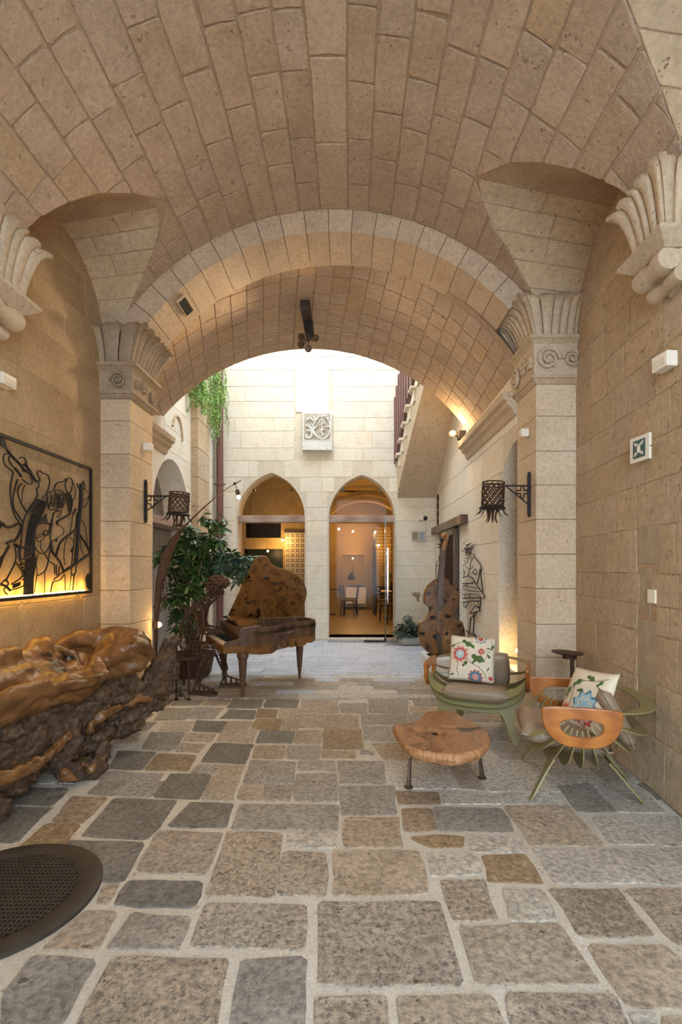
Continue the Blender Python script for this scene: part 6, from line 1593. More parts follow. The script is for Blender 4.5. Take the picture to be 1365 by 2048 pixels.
blob('bark_root', [
    [(347, 1278, 4.55, .03), (338, 1300, 4.5, .07), (325, 1335, 4.4, .11), (308, 1370, 4.28, .12), (296, 1398, 4.18, .10)],
    [(350, 1330, 4.45, .05), (335, 1365, 4.38, .06), (310, 1400, 4.25, .07)],
    [(298, 1400, 4.14, .085), (250, 1420, 3.95, .10), (190, 1425, 3.7, .11), (120, 1455, 3.42, .12), (40, 1505, 3.1, .12), (-40, 1545, 2.85, .12)],
    [(275, 1445, 3.98, .07), (230, 1455, 3.82, .09), (180, 1475, 3.62, .09), (120, 1510, 3.35, .08)],
    [(150, 1480, 3.42, .08), (120, 1510, 3.3, .07), (125, 1545, 3.25, .06), (160, 1556, 3.28, .055)], [(205, 1490, 3.6, .05), (195, 1525, 3.48, .05), (185, 1552, 3.34, .05)], [(215, 1500, 3.65, .03), (200, 1548, 3.42, .03)],
    [(260, 1375, 4.1, .13), (180, 1400, 3.75, .14), (80, 1440, 3.35, .15), (-40, 1480, 2.95, .15)], [(235, 1375, 3.95, .03), (250, 1385, 3.9, .05), (225, 1395, 3.8, .05), (170, 1405, 3.6, .06)], [(-60, 1580, 2.75, .10), (0, 1575, 2.9, .09), (60, 1545, 3.1, .07)], [(-30, 1620, 2.72, .08), (-10, 1640, 2.7, .08)]] + strands(RP, 16, (.022, .045), .11) + strands(RP2, 12, (.02, .04), .08), M['rootdark'], rbn, vox=0.0125, d1_=0.09, s1=0.10, d2_=0.045, s2=0.028)
blob('burnished_ridge', [
    [(303, 1400, 3.98, 0.032), (285, 1396, 3.93, 0.037), (250, 1410, 3.79, 0.021), (205, 1430, 3.56, 0.037), (185, 1445, 3.49, 0.032), (178, 1462, 3.47, 0.031)],
    [(135, 1470, 3.25, 0.035), (120, 1490, 3.19, 0.031), (70, 1530, 2.95, 0.032), (20, 1552, 2.81, 0.042), (-50, 1565, 2.62, 0.029)], [(182, 1540, 3.29, 0.037), (165, 1528, 3.25, 0.018)], [(130, 1548, 3.12, 0.037), (150, 1560, 3.15, 0.021)]], M['rootgold'], rbn, vox=0.010, d1_=0.055, s1=0.07, d2_=0.012)

# ---------------------------------------------------------------- wall artwork of jazz players (left wall)
AX = XL + 0.05
def wl(zx, zy):
    x = zx / 5.39; y = 840 + zy / 5.39; Y = -AX * 1000 / (700 - x); return Vector((AX, Y, 1.4 + (1135 - y) / 1000 * Y))
aw = thing('metal_wall_artwork', 'black cut-metal panel of jazz musicians backlit on the left wall', 'artwork', tuple(wl(980, 1845)))
ao = Vector(aw.location)
ytop, ybot, yL = wl(980, 530).z, wl(980, 1850).z, 2.55
yR = wl(980, 1200).y
b = MB()
for p, q in (((yL, ytop), (yR, ytop)), ((yR, ytop), (yR, ybot)), ((yL, ybot), (yR, ybot)), ((yL, ytop), (yL, ybot))):
    b.bar(Vector((AX, p[0], p[1])) - ao, Vector((AX, q[0], q[1])) - ao, 0.022, 0.018, up=(1, 0, 0))
for yy_ in (2.8, 4.1):
    for zz in (ytop, ybot): b.bar(Vector((XL + 0.005, yy_, zz)) - ao, Vector((AX, yy_, zz)) - ao, 0.012, 0.012)
b.build('frame', M['iron'], aw)
def art(name, lines, fills=()):
    b = MB()
    for w_, pts in lines:
        P = [wl(*p) - ao for p in pts]
        P2 = [P[0]]
        for i in range(len(P) - 1):   # catmull rom
            p0, p1, p2, p3 = P[max(i - 1, 0)], P[i], P[i + 1], P[min(i + 2, len(P) - 1)]
            for q in (0.33, 0.66, 1.0):
                P2.append(0.5 * ((2 * p1) + (p2 - p0) * q + (2 * p0 - 5 * p1 + 4 * p2 - p3) * q * q + (3 * p1 - p0 - 3 * p2 + p3) * q ** 3))
        b.tube(P2, w_, 6)
    for poly in fills:
        b.prism(poly, lambda x, y: wl(x, y) - ao + Vector((0.003, 0, 0)), lambda x, y: wl(x, y) - ao - Vector((0.003, 0, 0)))
    return b.build(name, M['iron'], aw)
t1, t2, t3 = 0.0032, 0.0050, 0.0088
art('trumpeter', [(t3, [(80, 330), (130, 390), (200, 460), (260, 530), (340, 590), (390, 660), (430, 655)]), (t2, [(95, 370), (50, 365), (35, 420), (60, 490), (140, 560)]), (t2, [(110, 380), (95, 430), (140, 500), (200, 545)]),
 (t3, [(160, 520), (195, 560), (230, 610)]), (t2, [(210, 410), (260, 405), (290, 480), (300, 520), (260, 560), (240, 500), (290, 450)]), (t2, [(240, 640), (310, 690), (345, 680), (340, 620), (310, 560)]), (t3, [(270, 480), (330, 560), (345, 600)]),
 (t2, [(385, 850), (405, 800), (395, 745), (420, 720), (415, 665), (430, 640), (410, 600), (405, 560), (430, 545), (465, 575), (510, 590), (535, 650), (525, 730), (500, 790), (460, 840)]),
 (t2, [(145, 560), (115, 700), (115, 830), (140, 980), (190, 1080), (240, 1130)]), (t2, [(190, 640), (165, 720), (140, 850), (155, 960), (210, 1050), (255, 1110)]), (t2, [(235, 680), (195, 740), (200, 830), (240, 920), (285, 990)]), (t1, [(270, 700), (245, 760), (235, 880)]),
 (t2, [(385, 850), (290, 1000), (250, 1110), (230, 1300), (225, 1500), (380, 1460)]), (t3, [(385, 855), (490, 890), (440, 1030), (400, 1130), (365, 1200), (365, 1460)]), (t2, [(290, 1000), (360, 1000), (400, 980)]), (t3, [(200, 1360), (260, 1375), (350, 1355)])]
 + [(t2, [(395 + 15 * j, 858 + 6 * j), (300 + 17 * j, 1100), (265 + 17 * j, 1300), (240 + 22 * j, 1495 - 6 * j)]) for j in range(1, 7)],
 [[(0, 190), (45, 150), (60, 250), (95, 350), (60, 310), (0, 270)], [(275, 1510), (385, 1470), (390, 1540), (360, 1700), (360, 1880), (250, 1885)], [(385, 855), (310, 980), (330, 990), (400, 900)]])
hs = []
for j in range(26):
    a = kr.uniform(515, 680); hs.append((t1, [(a, kr.uniform(765, 830)), (a + kr.uniform(-30, 30), kr.uniform(850, 880)), (a + kr.uniform(-35, 25), kr.uniform(900, 955))]))
art('guitarist', hs + [(t2, [(510, 790), (520, 950), (600, 960), (680, 880), (690, 790), (640, 755), (570, 765), (510, 790)]), (t2, [(580, 750), (610, 680), (690, 660), (710, 630)]), (t2, [(740, 620), (780, 650), (775, 740), (745, 790), (715, 760), (705, 690), (730, 630)]), (t1, [(780, 660), (815, 740), (810, 830), (785, 870)]),
 (t3, [(735, 790), (775, 860), (765, 960), (740, 1020), (620, 1090), (625, 1130)]), (t2, [(400, 1140), (365, 1200), (360, 1320), (400, 1410), (470, 1440), (530, 1370), (550, 1290)]), (t3, [(400, 1120), (470, 1105), (530, 1120)]), (t2, [(620, 970), (580, 1010), (560, 1120), (545, 1230), (540, 1290)]), (t2, [(580, 1000), (545, 1120), (520, 1240)]),
 (t1, [(395, 1250), (465, 1220), (470, 1280), (405, 1310), (395, 1250)]), (t2, [(523, 1220), (515, 1240), (495, 1248), (475, 1240), (467, 1220), (475, 1200), (495, 1192), (515, 1200), (523, 1220)]), (t1, [(400, 1275), (540, 1210)]), (t1, [(600, 1110), (680, 1170), (685, 1220), (640, 1255), (590, 1290), (550, 1310)]),
 (t1, [(600, 990), (655, 980), (650, 1020), (610, 1050)]), (t3, [(550, 1310), (565, 1420), (640, 1520), (690, 1640)]), (t2, [(480, 1440), (530, 1520), (590, 1560)]), (t2, [(550, 1340), (530, 1470), (490, 1620), (400, 1680)]), (t1, [(410, 1440), (390, 1560), (400, 1650), (370, 1860)]), (t1, [(485, 1640), (480, 1880)]), (t1, [(440, 1300), (440, 1380), (480, 1440)]),
 (t2, [(590, 1560), (590, 1660)]), (t2, [(610, 1560), (610, 1680)]), (t2, [(640, 1580), (630, 1690)]), (t3, [(605, 1280), (610, 1310)])], [[(700, 790), (770, 810), (775, 950), (740, 990), (720, 880)], [(410, 1100), (500, 1010), (510, 1100)]])
art('bassist', [(0.015, [(875, 690), (870, 900), (850, 1080), (838, 1300), (815, 1560)]), (t2, [(830, 1000), (800, 1300), (770, 1640), (815, 1650), (830, 1400)]), (t2, [(880, 720), (900, 660), (915, 740), (890, 750)]), (t2, [(830, 680), (850, 740), (880, 730)]), (t1, [(905, 740), (965, 800), (920, 860), (890, 850)]), (t1, [(960, 830), (920, 940), (890, 930)]),
 (t3, [(820, 1180), (740, 1240), (660, 1310), (620, 1400), (600, 1480)]), (t1, [(860, 1050), (920, 1150), (935, 1280), (945, 1360)]), (t3, [(860, 1240), (930, 1340), (965, 1420)]), (t1, [(870, 1250), (875, 1380), (915, 1480)]), (0.012, [(975, 1440), (800, 1560), (680, 1640)]), (t2, [(680, 1640), (580, 1720)]),
 (t2, [(690, 1670), (640, 1730), (570, 1750), (545, 1860)]), (t1, [(700, 1660), (705, 1840)]), (t1, [(770, 1640), (750, 1840)]), (t2, [(800, 1650), (785, 1840)]), (t1, [(740, 1240), (700, 1340), (690, 1480), (700, 1560)]), (t1, [(790, 1000), (770, 1150), (750, 1250), (790, 1300)]), (t3, [(820, 960), (790, 1010)]), (t3, [(790, 1380), (765, 1420)])],
 [[(985, 1650), (940, 1660), (920, 1720), (930, 1800), (980, 1845)]])
art('saxophonist', [(t3, [(-200, 1120), (0, 1100), (60, 1150), (130, 1150), (190, 1120), (230, 1150), (190, 1260), (150, 1310)]), (t2, [(150, 1330), (170, 1420), (165, 1530), (90, 1680), (60, 1740)]), (t2, [(200, 1350), (210, 1500), (270, 1570), (300, 1660), (290, 1740), (230, 1800), (130, 1830)]), (t2, [(175, 1540), (240, 1640), (230, 1700), (120, 1770)]),
 (t3, [(-150, 1700), (0, 1770), (60, 1790), (110, 1840)]), (t3, [(70, 1330), (110, 1310), (150, 1300)]), (t2, [(20, 1760), (60, 1720), (90, 1770), (40, 1830), (80, 1880)]), (t3, [(170, 1340), (190, 1370)]), (t2, [(-300, 900), (-150, 1000), (-100, 1300), (-200, 1600)])] + [(t3, [(220 + 22 * j - 3 * j * j, 1555 + 32 * j), (228 + 22 * j - 3 * j * j, 1565 + 32 * j)]) for j in range(6)],
 [[(0, 1600), (-60, 1560), (40, 1440), (90, 1340), (110, 1360), (40, 1480)], [(135, 1770), (220, 1745), (215, 1785), (140, 1815)], [(0, 1080), (40, 1120), (0, 1170)]])
b = MB(); b.bar(Vector((XL + 0.012, yL, ybot + 0.012)) - ao, Vector((XL + 0.012, yR - 0.02, ybot + 0.012)) - ao, 0.010, 0.004, up=(1, 0, 0)); b.build('led_strip', M['led'], aw)
for i in range(11): lamp('artwork_led_light', 'POINT', (XL + 0.032, yL + 0.1 + (yR - yL - 0.16) * i / 10, ybot + 0.045), 0.75, (1.0, 0.58, 0.10), aw, 0.03)

# ---------------------------------------------------------------- line-drawn wire musician on the right wall
MX = XR2 - 0.03
def wr_(zx, zy):
    x = 900 + zx / 8.19; y = 1060 + zy / 8.19; Y = MX * 1000 / (x - 700); return Vector((MX, Y, 1.4 + (1135 - y) / 1000 * Y))
wmn = thing('wire_musician', 'black wire drawing of a musician fixed to the right courtyard wall', 'artwork', tuple(wr_(400, 1930))); wo = Vector(wmn.location)
def wart(name, lines):
    b = MB()
    for w_, pts in lines:
        P = [wr_(*p) - wo for p in pts]; b.tube(P, w_, 5)
    o = b.build(name, M['iron'], wmn)
    if name == 'hair': tag(o, kind='stuff')
u1, u2 = 0.005, 0.008
hs = []
for j in range(46):
    x, y = 300 + kr.gauss(0, 45), 310 + kr.gauss(0, 60); x = max(215, min(395, x)); hs.append((u1, [(x, y), (x + kr.uniform(-22, 22), y + kr.uniform(-10, 30)), (x + kr.uniform(-30, 30), y + kr.uniform(0, 45))]))
wart('hair', hs)
wart('jacket', [(u2, [(390, 390), (410, 450), (490, 540), (520, 620), (510, 740), (530, 900), (545, 1030), (580, 1090), (540, 1120)]), (u1, [(390, 450), (345, 520), (335, 620), (310, 720), (300, 750)]), (u2, [(215, 780), (300, 750), (380, 790), (410, 840), (380, 870), (215, 880)]), (u2, [(500, 640), (480, 780), (450, 880)]), (u2, [(410, 850), (480, 950), (550, 1040)]),
 (u1, [(215, 940), (300, 880), (400, 850)]), (u1, [(215, 970), (330, 1000), (500, 1010)]), (u1, [(215, 910), (340, 930), (480, 960)]), (u1, [(370, 700), (420, 630), (455, 700), (420, 740), (370, 700), (440, 720)]), (u1, [(260, 590), (320, 650)]), (u1, [(340, 640), (390, 590)]), (u1, [(240, 500), (265, 540), (220, 600)]), (u1, [(215, 640), (245, 680), (230, 760)]), (u1, [(300, 460), (290, 540)])])
wart('belt_and_shorts', [(u1, [(215, 1060), (350, 1045), (470, 1060), (510, 1100)]), (u2, [(215, 1120), (500, 1110)]), (u2, [(215, 1190), (350, 1165), (510, 1165)]), (u1, [(250, 1060), (260, 1130)]), (u1, [(330, 1050), (320, 1110)]), (u1, [(230, 1190), (230, 1260), (260, 1280), (310, 1180)]), (u2, [(510, 1110), (510, 1200), (490, 1300)]), (u1, [(470, 1170), (480, 1290)]), (u2, [(470, 1270), (420, 1240), (330, 1370), (500, 1325), (490, 1290)])])
wart('legs', [(u2, [(395, 1350), (390, 1410), (345, 1450), (325, 1680)]), (u2, [(440, 1350), (400, 1430), (400, 1520), (385, 1690), (430, 1740)])])
wart('shoe', [(u2, [(265, 1650), (330, 1690), (430, 1740), (490, 1810), (550, 1830), (530, 1940)]), (u1, [(260, 1920), (280, 1780), (330, 1700)]), (u2, [(340, 1930), (300, 1800)]), (u1, [(400, 1920), (480, 1820)]), (u1, [(350, 1760), (420, 1850), (440, 1920)]), (u1, [(280, 1820), (360, 1850), (520, 1930)]), (u1, [(330, 1780), (420, 1760)]), (u1, [(340, 1820), (450, 1800)])])
# small wire fragment left of the screen
b = MB(); q = lambda zx, zy: Vector((XR2 - 0.02, 0, 0)) 
def w2(zx, zy):
    x = 820 + zx / 7.314; y = 1050 + zy / 7.314; Y = MX * 1000 / (x - 700); return Vector((MX, Y, 1.4 + (1135 - y) / 1000 * Y))
fo = w2(400, 780); fg = thing('wire_profile', 'small black wire profile beside the bass neck', 'artwork', tuple(fo))
for pts in ([(450, 430), (425, 450), (430, 500), (400, 540), (390, 580), (385, 700), (395, 770)], [(455, 460), (435, 480), (450, 520)], [(395, 590), (450, 590)], [(440, 610), (430, 700), (420, 760)]):
    b.tube([w2(*p) - fo for p in pts], 0.007, 5)
b.build('outline', M['iron'], fg)
# ================================================================== PLANTS, SEATED FIGURE, ARC LAMP
lr = random.Random(31)
def leaflet(b, base, d, up, L, W, droop=0.25):
    d = d.normalized(); s_ = d.cross(up).normalized(); u = s_.cross(d)
    P = []
    for t, w_ in ((0.0, 0.06), (0.25, 0.8), (0.55, 1.0), (0.82, 0.55), (1.0, 0.02)):
        c = base + d * (L * t) - u * (droop * L * t * t); P.append((c - s_ * W * w_ / 2 + u * 0.12 * W * w_, c, c + s_ * W * w_ / 2 + u * 0.12 * W * w_))
    n0 = len(b.v)
    for a in P: b.v += [Vector(q) for q in a]
    for i in range(len(P) - 1):
        k = n0 + 3 * i; b.f += [(k, k + 1, k + 4, k + 3), (k + 1, k + 2, k + 5, k + 4)]
def leaf_mesh(name, nl, L, W, mat, seed):
    r = random.Random(seed); b = MB()
    for i in range(nl):
        a = 2 * PI * i / nl + r.uniform(-0.2, 0.2); d = Vector((math.cos(a), math.sin(a), r.uniform(-0.35, 0.15)))
        leaflet(b, d.normalized() * 0.012, d, Vector((0, 0, 1)), L * r.uniform(0.8, 1.15), W, r.uniform(0.15, 0.45))
    b.tube([(0, 0, 0), (0, 0, -0.05)], 0.003, 4)
    me = bpy.data.meshes.new(name); me.from_pydata([tuple(v) for v in b.v], [], b.f); me.materials.append(mat); me.polygons.foreach_set('use_smooth', [True] * len(me.polygons)); return me
LM = [leaf_mesh('leaf', 7, 0.115, 0.040, M['leaf'], s) for s in (1, 2, 3, 4)]
LMb = [leaf_mesh('leaf', 6, 0.12, 0.04, M['leaf_blue'], s) for s in (5, 6)]
PC = Vector((-2.03, 6.45, 0))
pt_ = thing('potted_umbrella_tree', 'tall leafy umbrella plant in a dark round pot by the piano', 'plant', tuple(PC))
b = MB(); b.lathe([(0.20, 0.0), (0.235, 0.05), (0.27, 0.24), (0.29, 0.25), (0.29, 0.30), (0.265, 0.30), (0.26, 0.26)], n=28); b.build('pot', M['terracotta'], pt_, smooth=True)
b = MB(); b.lathe([(0.262, 0.27), (0.001, 0.275)], n=24, cap=False); b.build('soil', M['soil'], pt_)
b = MB(); b.box((-0.12, -0.265, 0.27), (0.12, 0.012, 0.05)); b.build('yellow_tag', plain('yellow_tag', (0.50, 0.32, 0.03), 0.5), pt_)
clus = [(425, 1050, 9, .13), (412, 1075, 9, .13), (430, 1085, 6, .1), (375, 1085, 8, .13), (400, 1100, 9, .14), (355, 1100, 8, .12), (380, 1120, 10, .15), (410, 1125, 10, .15), (440, 1118, 8, .12), (465, 1115, 9, .12), (485, 1122, 6, .1), (450, 1140, 8, .12), (470, 1145, 6, .1), (335, 1100, 5, .1), (325, 1118, 5, .08), (365, 1145, 9, .14), (395, 1150, 10, .15), (425, 1150, 8, .14), (350, 1170, 5, .1), (375, 1180, 6, .13), (400, 1190, 6, .14), (345, 1200, 4, .08), (355, 1225, 4, .08), (370, 1215, 4, .12), (385, 1240, 4, .14), (360, 1250, 3, .1), (340, 1135, 4, .08), (390, 1065, 5, .1)]
stems = MB()
for i, (x, y, nlf, spread) in enumerate(clus):
    Yc = 6.45 + lr.uniform(-0.25, 0.25); c = at(x, y, Yc) - PC
    base = Vector((lr.uniform(-0.08, 0.08), lr.uniform(-0.08, 0.08), 0.26)); mid_ = base.lerp(c, 0.55) + Vector((-0.5 * (c.x) * 0.25, lr.uniform(-0.06, 0.06), 0.12))
    stems.tube([base, base.lerp(mid_, 0.5) + Vector((lr.uniform(-.04, .04), 0, 0)), mid_, c], [0.011, 0.009, 0.007, 0.004], 5)
    for k in range(int(nlf * 1.5)):
        o = bpy.data.objects.new('leaf', lr.choice(LM if x < 445 else LM[:1] + LMb)); C.objects.link(o); o.parent = pt_
        p = c + Vector((lr.gauss(0, spread * 0.55), lr.gauss(0, spread * 0.55), lr.gauss(0, spread * 0.5)))
        p.x = max(p.x, -2.46 - PC.x); o.location = p; o.rotation_euler = (lr.uniform(-0.7, 0.7), lr.uniform(-0.7, 0.7), lr.uniform(0, 6.28)); s_ = lr.uniform(0.85, 1.3); o.scale = (s_, s_, s_)
        stems.tube([c, p], 0.0025, 4)
stems.build('stems', M['bark_stem'], pt_, smooth=True)
# small shrub by the back wall
sp_ = Vector((1.10, 9.22, 0)); sh = thing('small_potted_shrub', 'low grey-green shrub in a pale stone pot by the door', 'plant', tuple(sp_))
b = MB(); b.box((0.02, -0.05, 0.07), (0.34, 0.30, 0.14)); b.build('stone_pot', M['relief'], sh, bevel=0.02)
b = MB(); b.box((0.02, -0.05, 0.142), (0.28, 0.24, 0.01)); b.build('soil', M['soil'], sh)
stems = MB()
for k in range(70):
    a = lr.uniform(0, 6.28); r = 0.26 * lr.random() ** 0.6; p = Vector((r * math.cos(a) - 0.03, r * math.sin(a) * 0.7 - 0.12, 0.16 + 0.36 * lr.random() * (1.1 - r / 0.3)))
    o = bpy.data.objects.new('leaf', lr.choice(LMb)); C.objects.link(o); o.parent = sh; o.location = p; s_ = lr.uniform(0.6, 0.95); o.scale = (s_,) * 3; o.rotation_euler = (lr.uniform(-0.8, 0.8), lr.uniform(-0.8, 0.8), lr.uniform(0, 6.28))
    stems.tube([(0.02, -0.05, 0.14), p], 0.003, 4)
stems.build('stems', M['bark_stem'], sh)
# hanging greenery
def hanging(loc, n, zr, spread, label, lenr):
    t = thing('hanging_greenery', label, 'plant', loc); b = MB(); sb = MB()
    for i in range(n):
        x, y = lr.uniform(*spread[0]), lr.uniform(*spread[1]); z = lr.uniform(*zr); Ln = lr.uniform(*lenr); P = [Vector((x, y, z))]
        for k in range(8): P.append(P[-1] + Vector((lr.uniform(-0.02, 0.025), lr.uniform(-0.02, 0.02), -Ln / 8)))
        sb.tube(P, 0.003, 3, caps=False)
        for p, q in zip(P[:-1], P[1:]):
            for s_ in range(5):
                c = p.lerp(q, s_ / 5); d = Vector((lr.uniform(-1, 1), lr.uniform(-1, 1), lr.uniform(-1.1, 0.1))).normalized(); w_ = d.orthogonal().normalized() * 0.010; L_ = lr.uniform(0.03, 0.065)
                b.add([c, c + d * L_ * 0.5 + w_, c + d * L_, c + d * L_ * 0.5 - w_], [(0, 1, 2, 3)])
    tag(b.build('foliage', M['fern'], t, fix=False), kind='stuff'); sb.build('stems', M['bark_stem'], t)
hanging((-2.35, 8.9, 4.4), 60, (-0.1, 0.75), ((-0.22, 0.06), (-0.25, 0.45)), 'bright green trailing plant hanging beside the drainpipe', (0.35, 0.85))
hanging((-2.45, 8.2, 4.1), 40, (0.1, 0.6), ((-0.12, 0.08), (-0.35, 0.3)), 'green trailing plant on top of the ochre pilaster', (0.2, 0.5))

# ---------------------------------------------------------------- seated wire-mesh pianist sculpture
so = Vector((-1.88, 5.78, 0))
fig = thing('pianist_sculpture', 'rusty wire-mesh sculpture of a seated pianist with curly hair', 'sculpture', tuple(so))
def fp(x, y, Y): return at(x, y, Y) - so
J = {'hip': (fp(372, 1292, 5.80), .13), 'belly': (fp(378, 1268, 5.80), .125), 'chest': (fp(390, 1232, 5.80), .14), 'neck': (fp(412, 1205, 5.80), .055), 'head': (fp(430, 1186, 5.80), .08), 'crown': (fp(436, 1172, 5.80), .075),
     'shR': (fp(398, 1218, 5.62), .055), 'elR': (fp(402, 1262, 5.50), .042), 'haR': (fp(432, 1264, 5.66), .028), 'shL': (fp(402, 1216, 5.98), .055), 'elL': (fp(410, 1255, 6.08), .042), 'haL': (fp(440, 1258, 6.02), .028),
     'hR': (fp(375, 1297, 5.68), .09), 'knR': (fp(425, 1296, 5.55), .062), 'anR': (fp(394, 1366, 5.52), .036), 'hL': (fp(377, 1296, 5.92), .09), 'knL': (fp(434, 1294, 5.95), .06), 'anL': (fp(452, 1344, 5.88), .036)}
E_ = [('hip', 'belly'), ('belly', 'chest'), ('chest', 'neck'), ('neck', 'head'), ('head', 'crown'), ('chest', 'shR'), ('shR', 'elR'), ('elR', 'haR'), ('chest', 'shL'), ('shL', 'elL'), ('elL', 'haL'), ('hip', 'hR'), ('hR', 'knR'), ('knR', 'anR'), ('hip', 'hL'), ('hL', 'knL'), ('knL', 'anL')]
names = list(J); me = bpy.data.meshes.new('body'); me.from_pydata([tuple(J[k][0]) for k in names], [(names.index(a), names.index(c)) for a, c in E_], []); me.materials.append(M['rust'])
body_o = bpy.data.objects.new('body', me); C.objects.link(body_o); body_o.parent = fig
md = body_o.modifiers.new('skin', 'SKIN')
sv = me.skin_vertices
if not sv:
    bm = bmesh.new(); bm.from_mesh(me); bm.verts.layers.skin.verify(); bm.to_mesh(me); bm.free()
for i, k in enumerate(names): me.skin_vertices[0].data[i].radius = (J[k][1],) * 2
me.skin_vertices[0].data[0].use_root = True
md = body_o.modifiers.new('sub', 'SUBSURF'); md.levels = 1; md.render_levels = 1
md = body_o.modifiers.new('wire', 'WIREFRAME'); md.thickness = 0.013; md.use_replace = True; md.use_even_offset = False
b = MB()
hc = J['crown'][0] + Vector((0.0, 0, 0.012))
for k in range(90):
    d = Vector((lr.gauss(0, 1), lr.gauss(0, 1), lr.gauss(0.35, 0.8))).normalized(); c = hc + Vector((d.x * 0.115, d.y * 0.095, d.z * 0.085)); r = lr.uniform(0.018, 0.03)
    if d.x > 0.55 and d.z < -0.1: continue
    b.tube([c + Vector((r * math.cos(a), 0.3 * r * math.sin(2 * a), r * math.sin(a))) for a in [j * PI / 4 for j in range(9)]], 0.011, 5, caps=False)
b.build('curly_hair', M['rust'], fig)
b = MB(); hd = J['head'][0]
P = [hd + Vector(p) for p in ((0.055, 0, 0.05), (0.085, 0, 0.02), (0.105, 0, -0.015), (0.082, 0, -0.025), (0.088, 0, -0.05), (0.075, 0, -0.065), (0.078, 0, -0.085), (0.04, 0, -0.10))]
b.tube(P, 0.007, 5)
for s_ in (-0.035, 0.035):
    b.tube([hd + Vector((0.07 + 0.012 * math.cos(a), s_ + 0.02 * math.cos(a), 0.012 * math.sin(a))) for a in [j * PI / 4 for j in range(9)]], 0.004, 4, caps=False)
    b.tube([hd + Vector((0.0 + 0.02 * math.cos(a), s_ * 2.2, -0.01 + 0.03 * math.sin(a))) for a in [j * PI / 4 for j in range(9)]], 0.005, 4, caps=False)
b.build('face_outline', M['rust'], fig)
for an, lab in (('anR', 0), ('anL', 1)):
    a_ = J[an][0]; b = MB(); dirx = Vector((0.96, -0.25 if lab == 0 else 0.1, 0)).normalized(); zf = 0.0
    base = Vector((a_.x, a_.y, 0)); sd_ = Vector((-dirx.y, dirx.x, 0))
    sole = [(-0.07, 0.04), (-0.05, 0.055), (0.08, 0.05), (0.2, 0.06), (0.24, 0.03), (0.24, -0.03), (0.2, -0.06), (0.08, -0.045), (-0.05, -0.05), (-0.07, -0.04)]
    b.prism(sole, lambda x, y: base + dirx * x + sd_ * y + Vector((0, 0, 0.005)), lambda x, y: base + dirx * x + sd_ * y + Vector((0, 0, 0.03)))
    for t in (0.0, 0.06, 0.12, 0.18):
        hgt = 0.13 - 0.35 * t; b.tube([base + dirx * t + sd_ * 0.05 + Vector((0, 0, 0.02)), base + dirx * t + sd_ * 0.03 + Vector((0, 0, hgt)), base + dirx * t - sd_ * 0.03 + Vector((0, 0, hgt)), base + dirx * t - sd_ * 0.05 + Vector((0, 0, 0.02))], 0.008, 5)
    b.tube([a_, base + dirx * 0.02 + Vector((0, 0, 0.12)), base + dirx * 0.22 + Vector((0, 0, 0.05))], 0.01, 5); b.tube([a_, base - dirx * 0.06 + Vector((0, 0, 0.03))], 0.01, 5); b.build('shoe', M['rust'], fig)
for h_ in ('haR', 'haL'):
    p = J[h_][0]; b = MB()
    b.tube([p - Vector((0.03, 0, 0)), p + Vector((0.03, 0, 0.0))], [0.022, 0.028], 6, flat=0.5)
    for k in range(5): dy = (k - 2) * 0.014; L_ = (0.05, 0.065, 0.07, 0.065, 0.045)[k]; b.tube([p + Vector((0.03, dy, 0)), p + Vector((0.03 + L_ * 0.6, dy * 1.3, 0.006)), p + Vector((0.03 + L_, dy * 1.4, -0.02))], 0.006, 5)
    b.build('hand', M['rust'], fig)
stl = thing('piano_stool', 'dark round stool under the seated sculpture', 'stool', (so.x - 0.01, so.y, 0)); hz_ = J['hip'][0].z - 0.11
b = MB(); b.lathe([(0.17, hz_ - 0.035), (0.185, hz_ - 0.02), (0.17, hz_), (0.001, hz_)], n=24); b.build('seat', M['rust'], stl, smooth=True)
for k in range(4): a = k * PI / 2 + 0.5; b = MB(); b.tube([(0.10 * math.cos(a), 0.10 * math.sin(a), hz_ - 0.03), (0.16 * math.cos(a), 0.16 * math.sin(a), 0)], 0.013, 6); b.build('leg', M['rust'], stl)

# ---------------------------------------------------------------- palm-frond arc lamp
YA = 5.55; al = thing('arc_lamp', 'tall rusty palm-frond arc lamp with a hanging bulb', 'lamp', tuple(Vector((at(312, 1200, YA).x, YA, 0)))); ao2 = Vector(al.location)
def ap(x, y, Y=YA): return at(x, y, Y) - ao2
b = MB(); b.tube([Vector((0, 0, 0.02)), ap(312, 1290), ap(314, 1215), ap(320, 1165), ap(332, 1115), ap(348, 1080), ap(362, 1060)], [0.02, 0.02, 0.028, 0.05, 0.062, 0.045, 0.014], 10, flat=0.55); b.build('frond_stalk', M['rust'], al, smooth=True)
b = MB(); b.tube([ap(358, 1065), ap(380, 1042), ap(405, 1018), ap(430, 996), ap(452, 979), ap(470, 968), ap(483, 961)], [0.013, 0.010, 0.008, 0.007, 0.006, 0.006, 0.005], 8); b.build('arm', M['rust'], al, smooth=True)
b = MB(); b.lathe([(0.015, -0.008), (0.015, 0.008)], M=Matrix.Translation(ap(470, 967)) @ Matrix.Rotation(PI / 2, 4, 'X'), n=12); b.tube([ap(470, 967), ap(475, 981)], 0.004, 6); cur = [ap(476, 964), ap(472, 957), ap(478, 953), ap(482, 957), ap(479, 962)]; b.tube(cur, 0.0015, 4); b.build('pulley', M['iron'], al)
p0, p1 = ap(474.5, 980), ap(477, 991); b = MB(); b.tube([p0, p1], 0.023, 14); b.build('lamp_socket', M['bronze'], al, smooth=True)
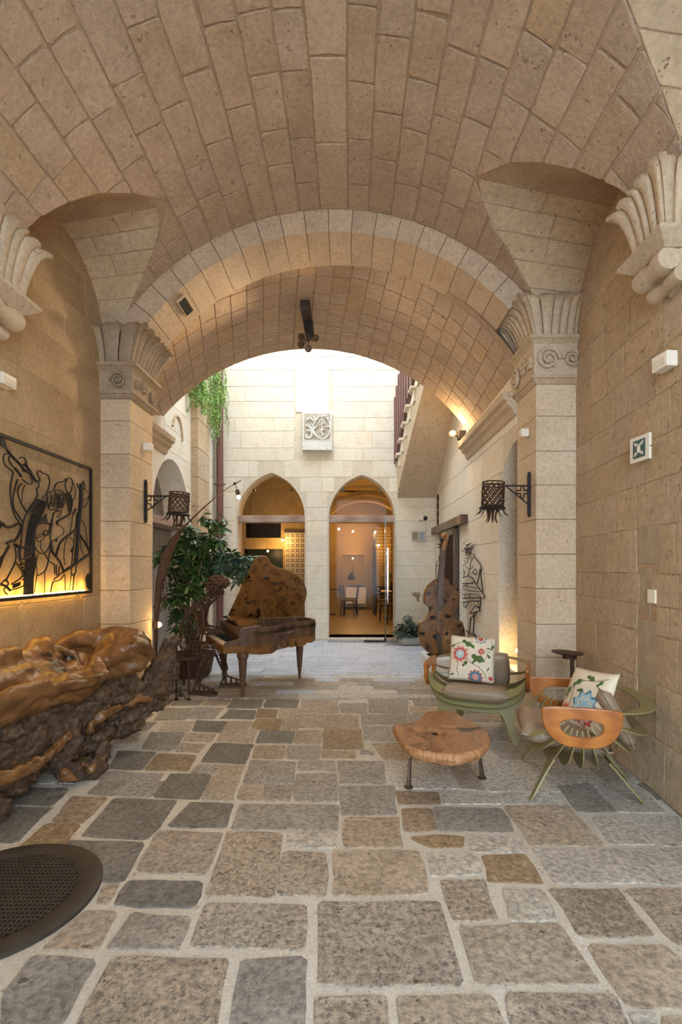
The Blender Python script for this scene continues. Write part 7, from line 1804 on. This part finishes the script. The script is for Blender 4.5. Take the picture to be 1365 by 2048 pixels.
pbulb = ap(477.5, 994); b = MB(); b.lathe([(0.001, -0.022), (0.016, -0.016), (0.021, 0), (0.015, 0.015), (0.012, 0.02)], pbulb, 14, cap=False); b.build('bulb', M['bulb'], al, smooth=True)
lamp('arc_lamp_light', 'POINT', tuple(pbulb + ao2 + Vector((0, 0, -0.03))), 9, (1.0, 0.76, 0.42), al, 0.03)
for k, (x0, y0, x1, y1) in enumerate(((321, 1160, 320, 1222), (324, 1150, 326, 1215), (327, 1140, 323, 1220), (328, 1135, 333, 1205), (331, 1130, 328, 1200))):
    b = MB(); b.tube([ap(x0, y0), ap((x0 + x1) / 2 + (3 if k % 2 else -2), (y0 + y1) / 2), ap(x1, y1), ap(x1 + 3, y1 + 3)], 0.005, 5); b.build('hanging_fibre', M['rust'], al)
b = MB(); b.lathe([(0.16, 0), (0.16, 0.012), (0.03, 0.03)], n=20); b.build('base', M['rust'], al)

# ---------------------------------------------------------------- iron stand
ic = ground(353, 1400); isd = thing('iron_stand', 'slim black iron stand with scrolled feet beside the root bench', 'stand', (ic.x, ic.y, 0))
b = MB(); b.tube([(0, 0, 0.0), (0, 0, 0.62)], 0.011, 8); b.lathe([(0.011, 0.60), (0.02, 0.62), (0.012, 0.65), (0.001, 0.66)], n=10, cap=False); b.build('pole', M['iron'], isd)
b = MB(); b.tube([(0, 0, 0.0), (0, 0, 0.02)], 0.02, 8); b.build('point', M['iron'], isd)
for k, (dx, dy) in enumerate(((-0.135, 0.01), (0.135, 0.0), (0.0, 0.14))):
    b = MB(); d = Vector((dx, dy, 0))
    b.tube([Vector((0, 0, 0.105)), d * 0.96 + Vector((0, 0, 0.105)), d + Vector((0, 0, 0.012))], 0.006, 6); b.tube([Vector((0, 0, 0.085)), d * 0.35 + Vector((0, 0, 0.08)), d * 0.55 + Vector((0, 0, 0.055)), d * 0.66 + Vector((0, 0, 0.02)), d * 1.0 + Vector((0, 0, 0.012))], 0.006, 6); f_ = b.build('scroll_foot', M['iron'], isd)
    b = MB(); b.lathe([(0.016, 0), (0.018, 0.01), (0.006, 0.02)], d, 10); b.build('pad', M['iron'], f_)
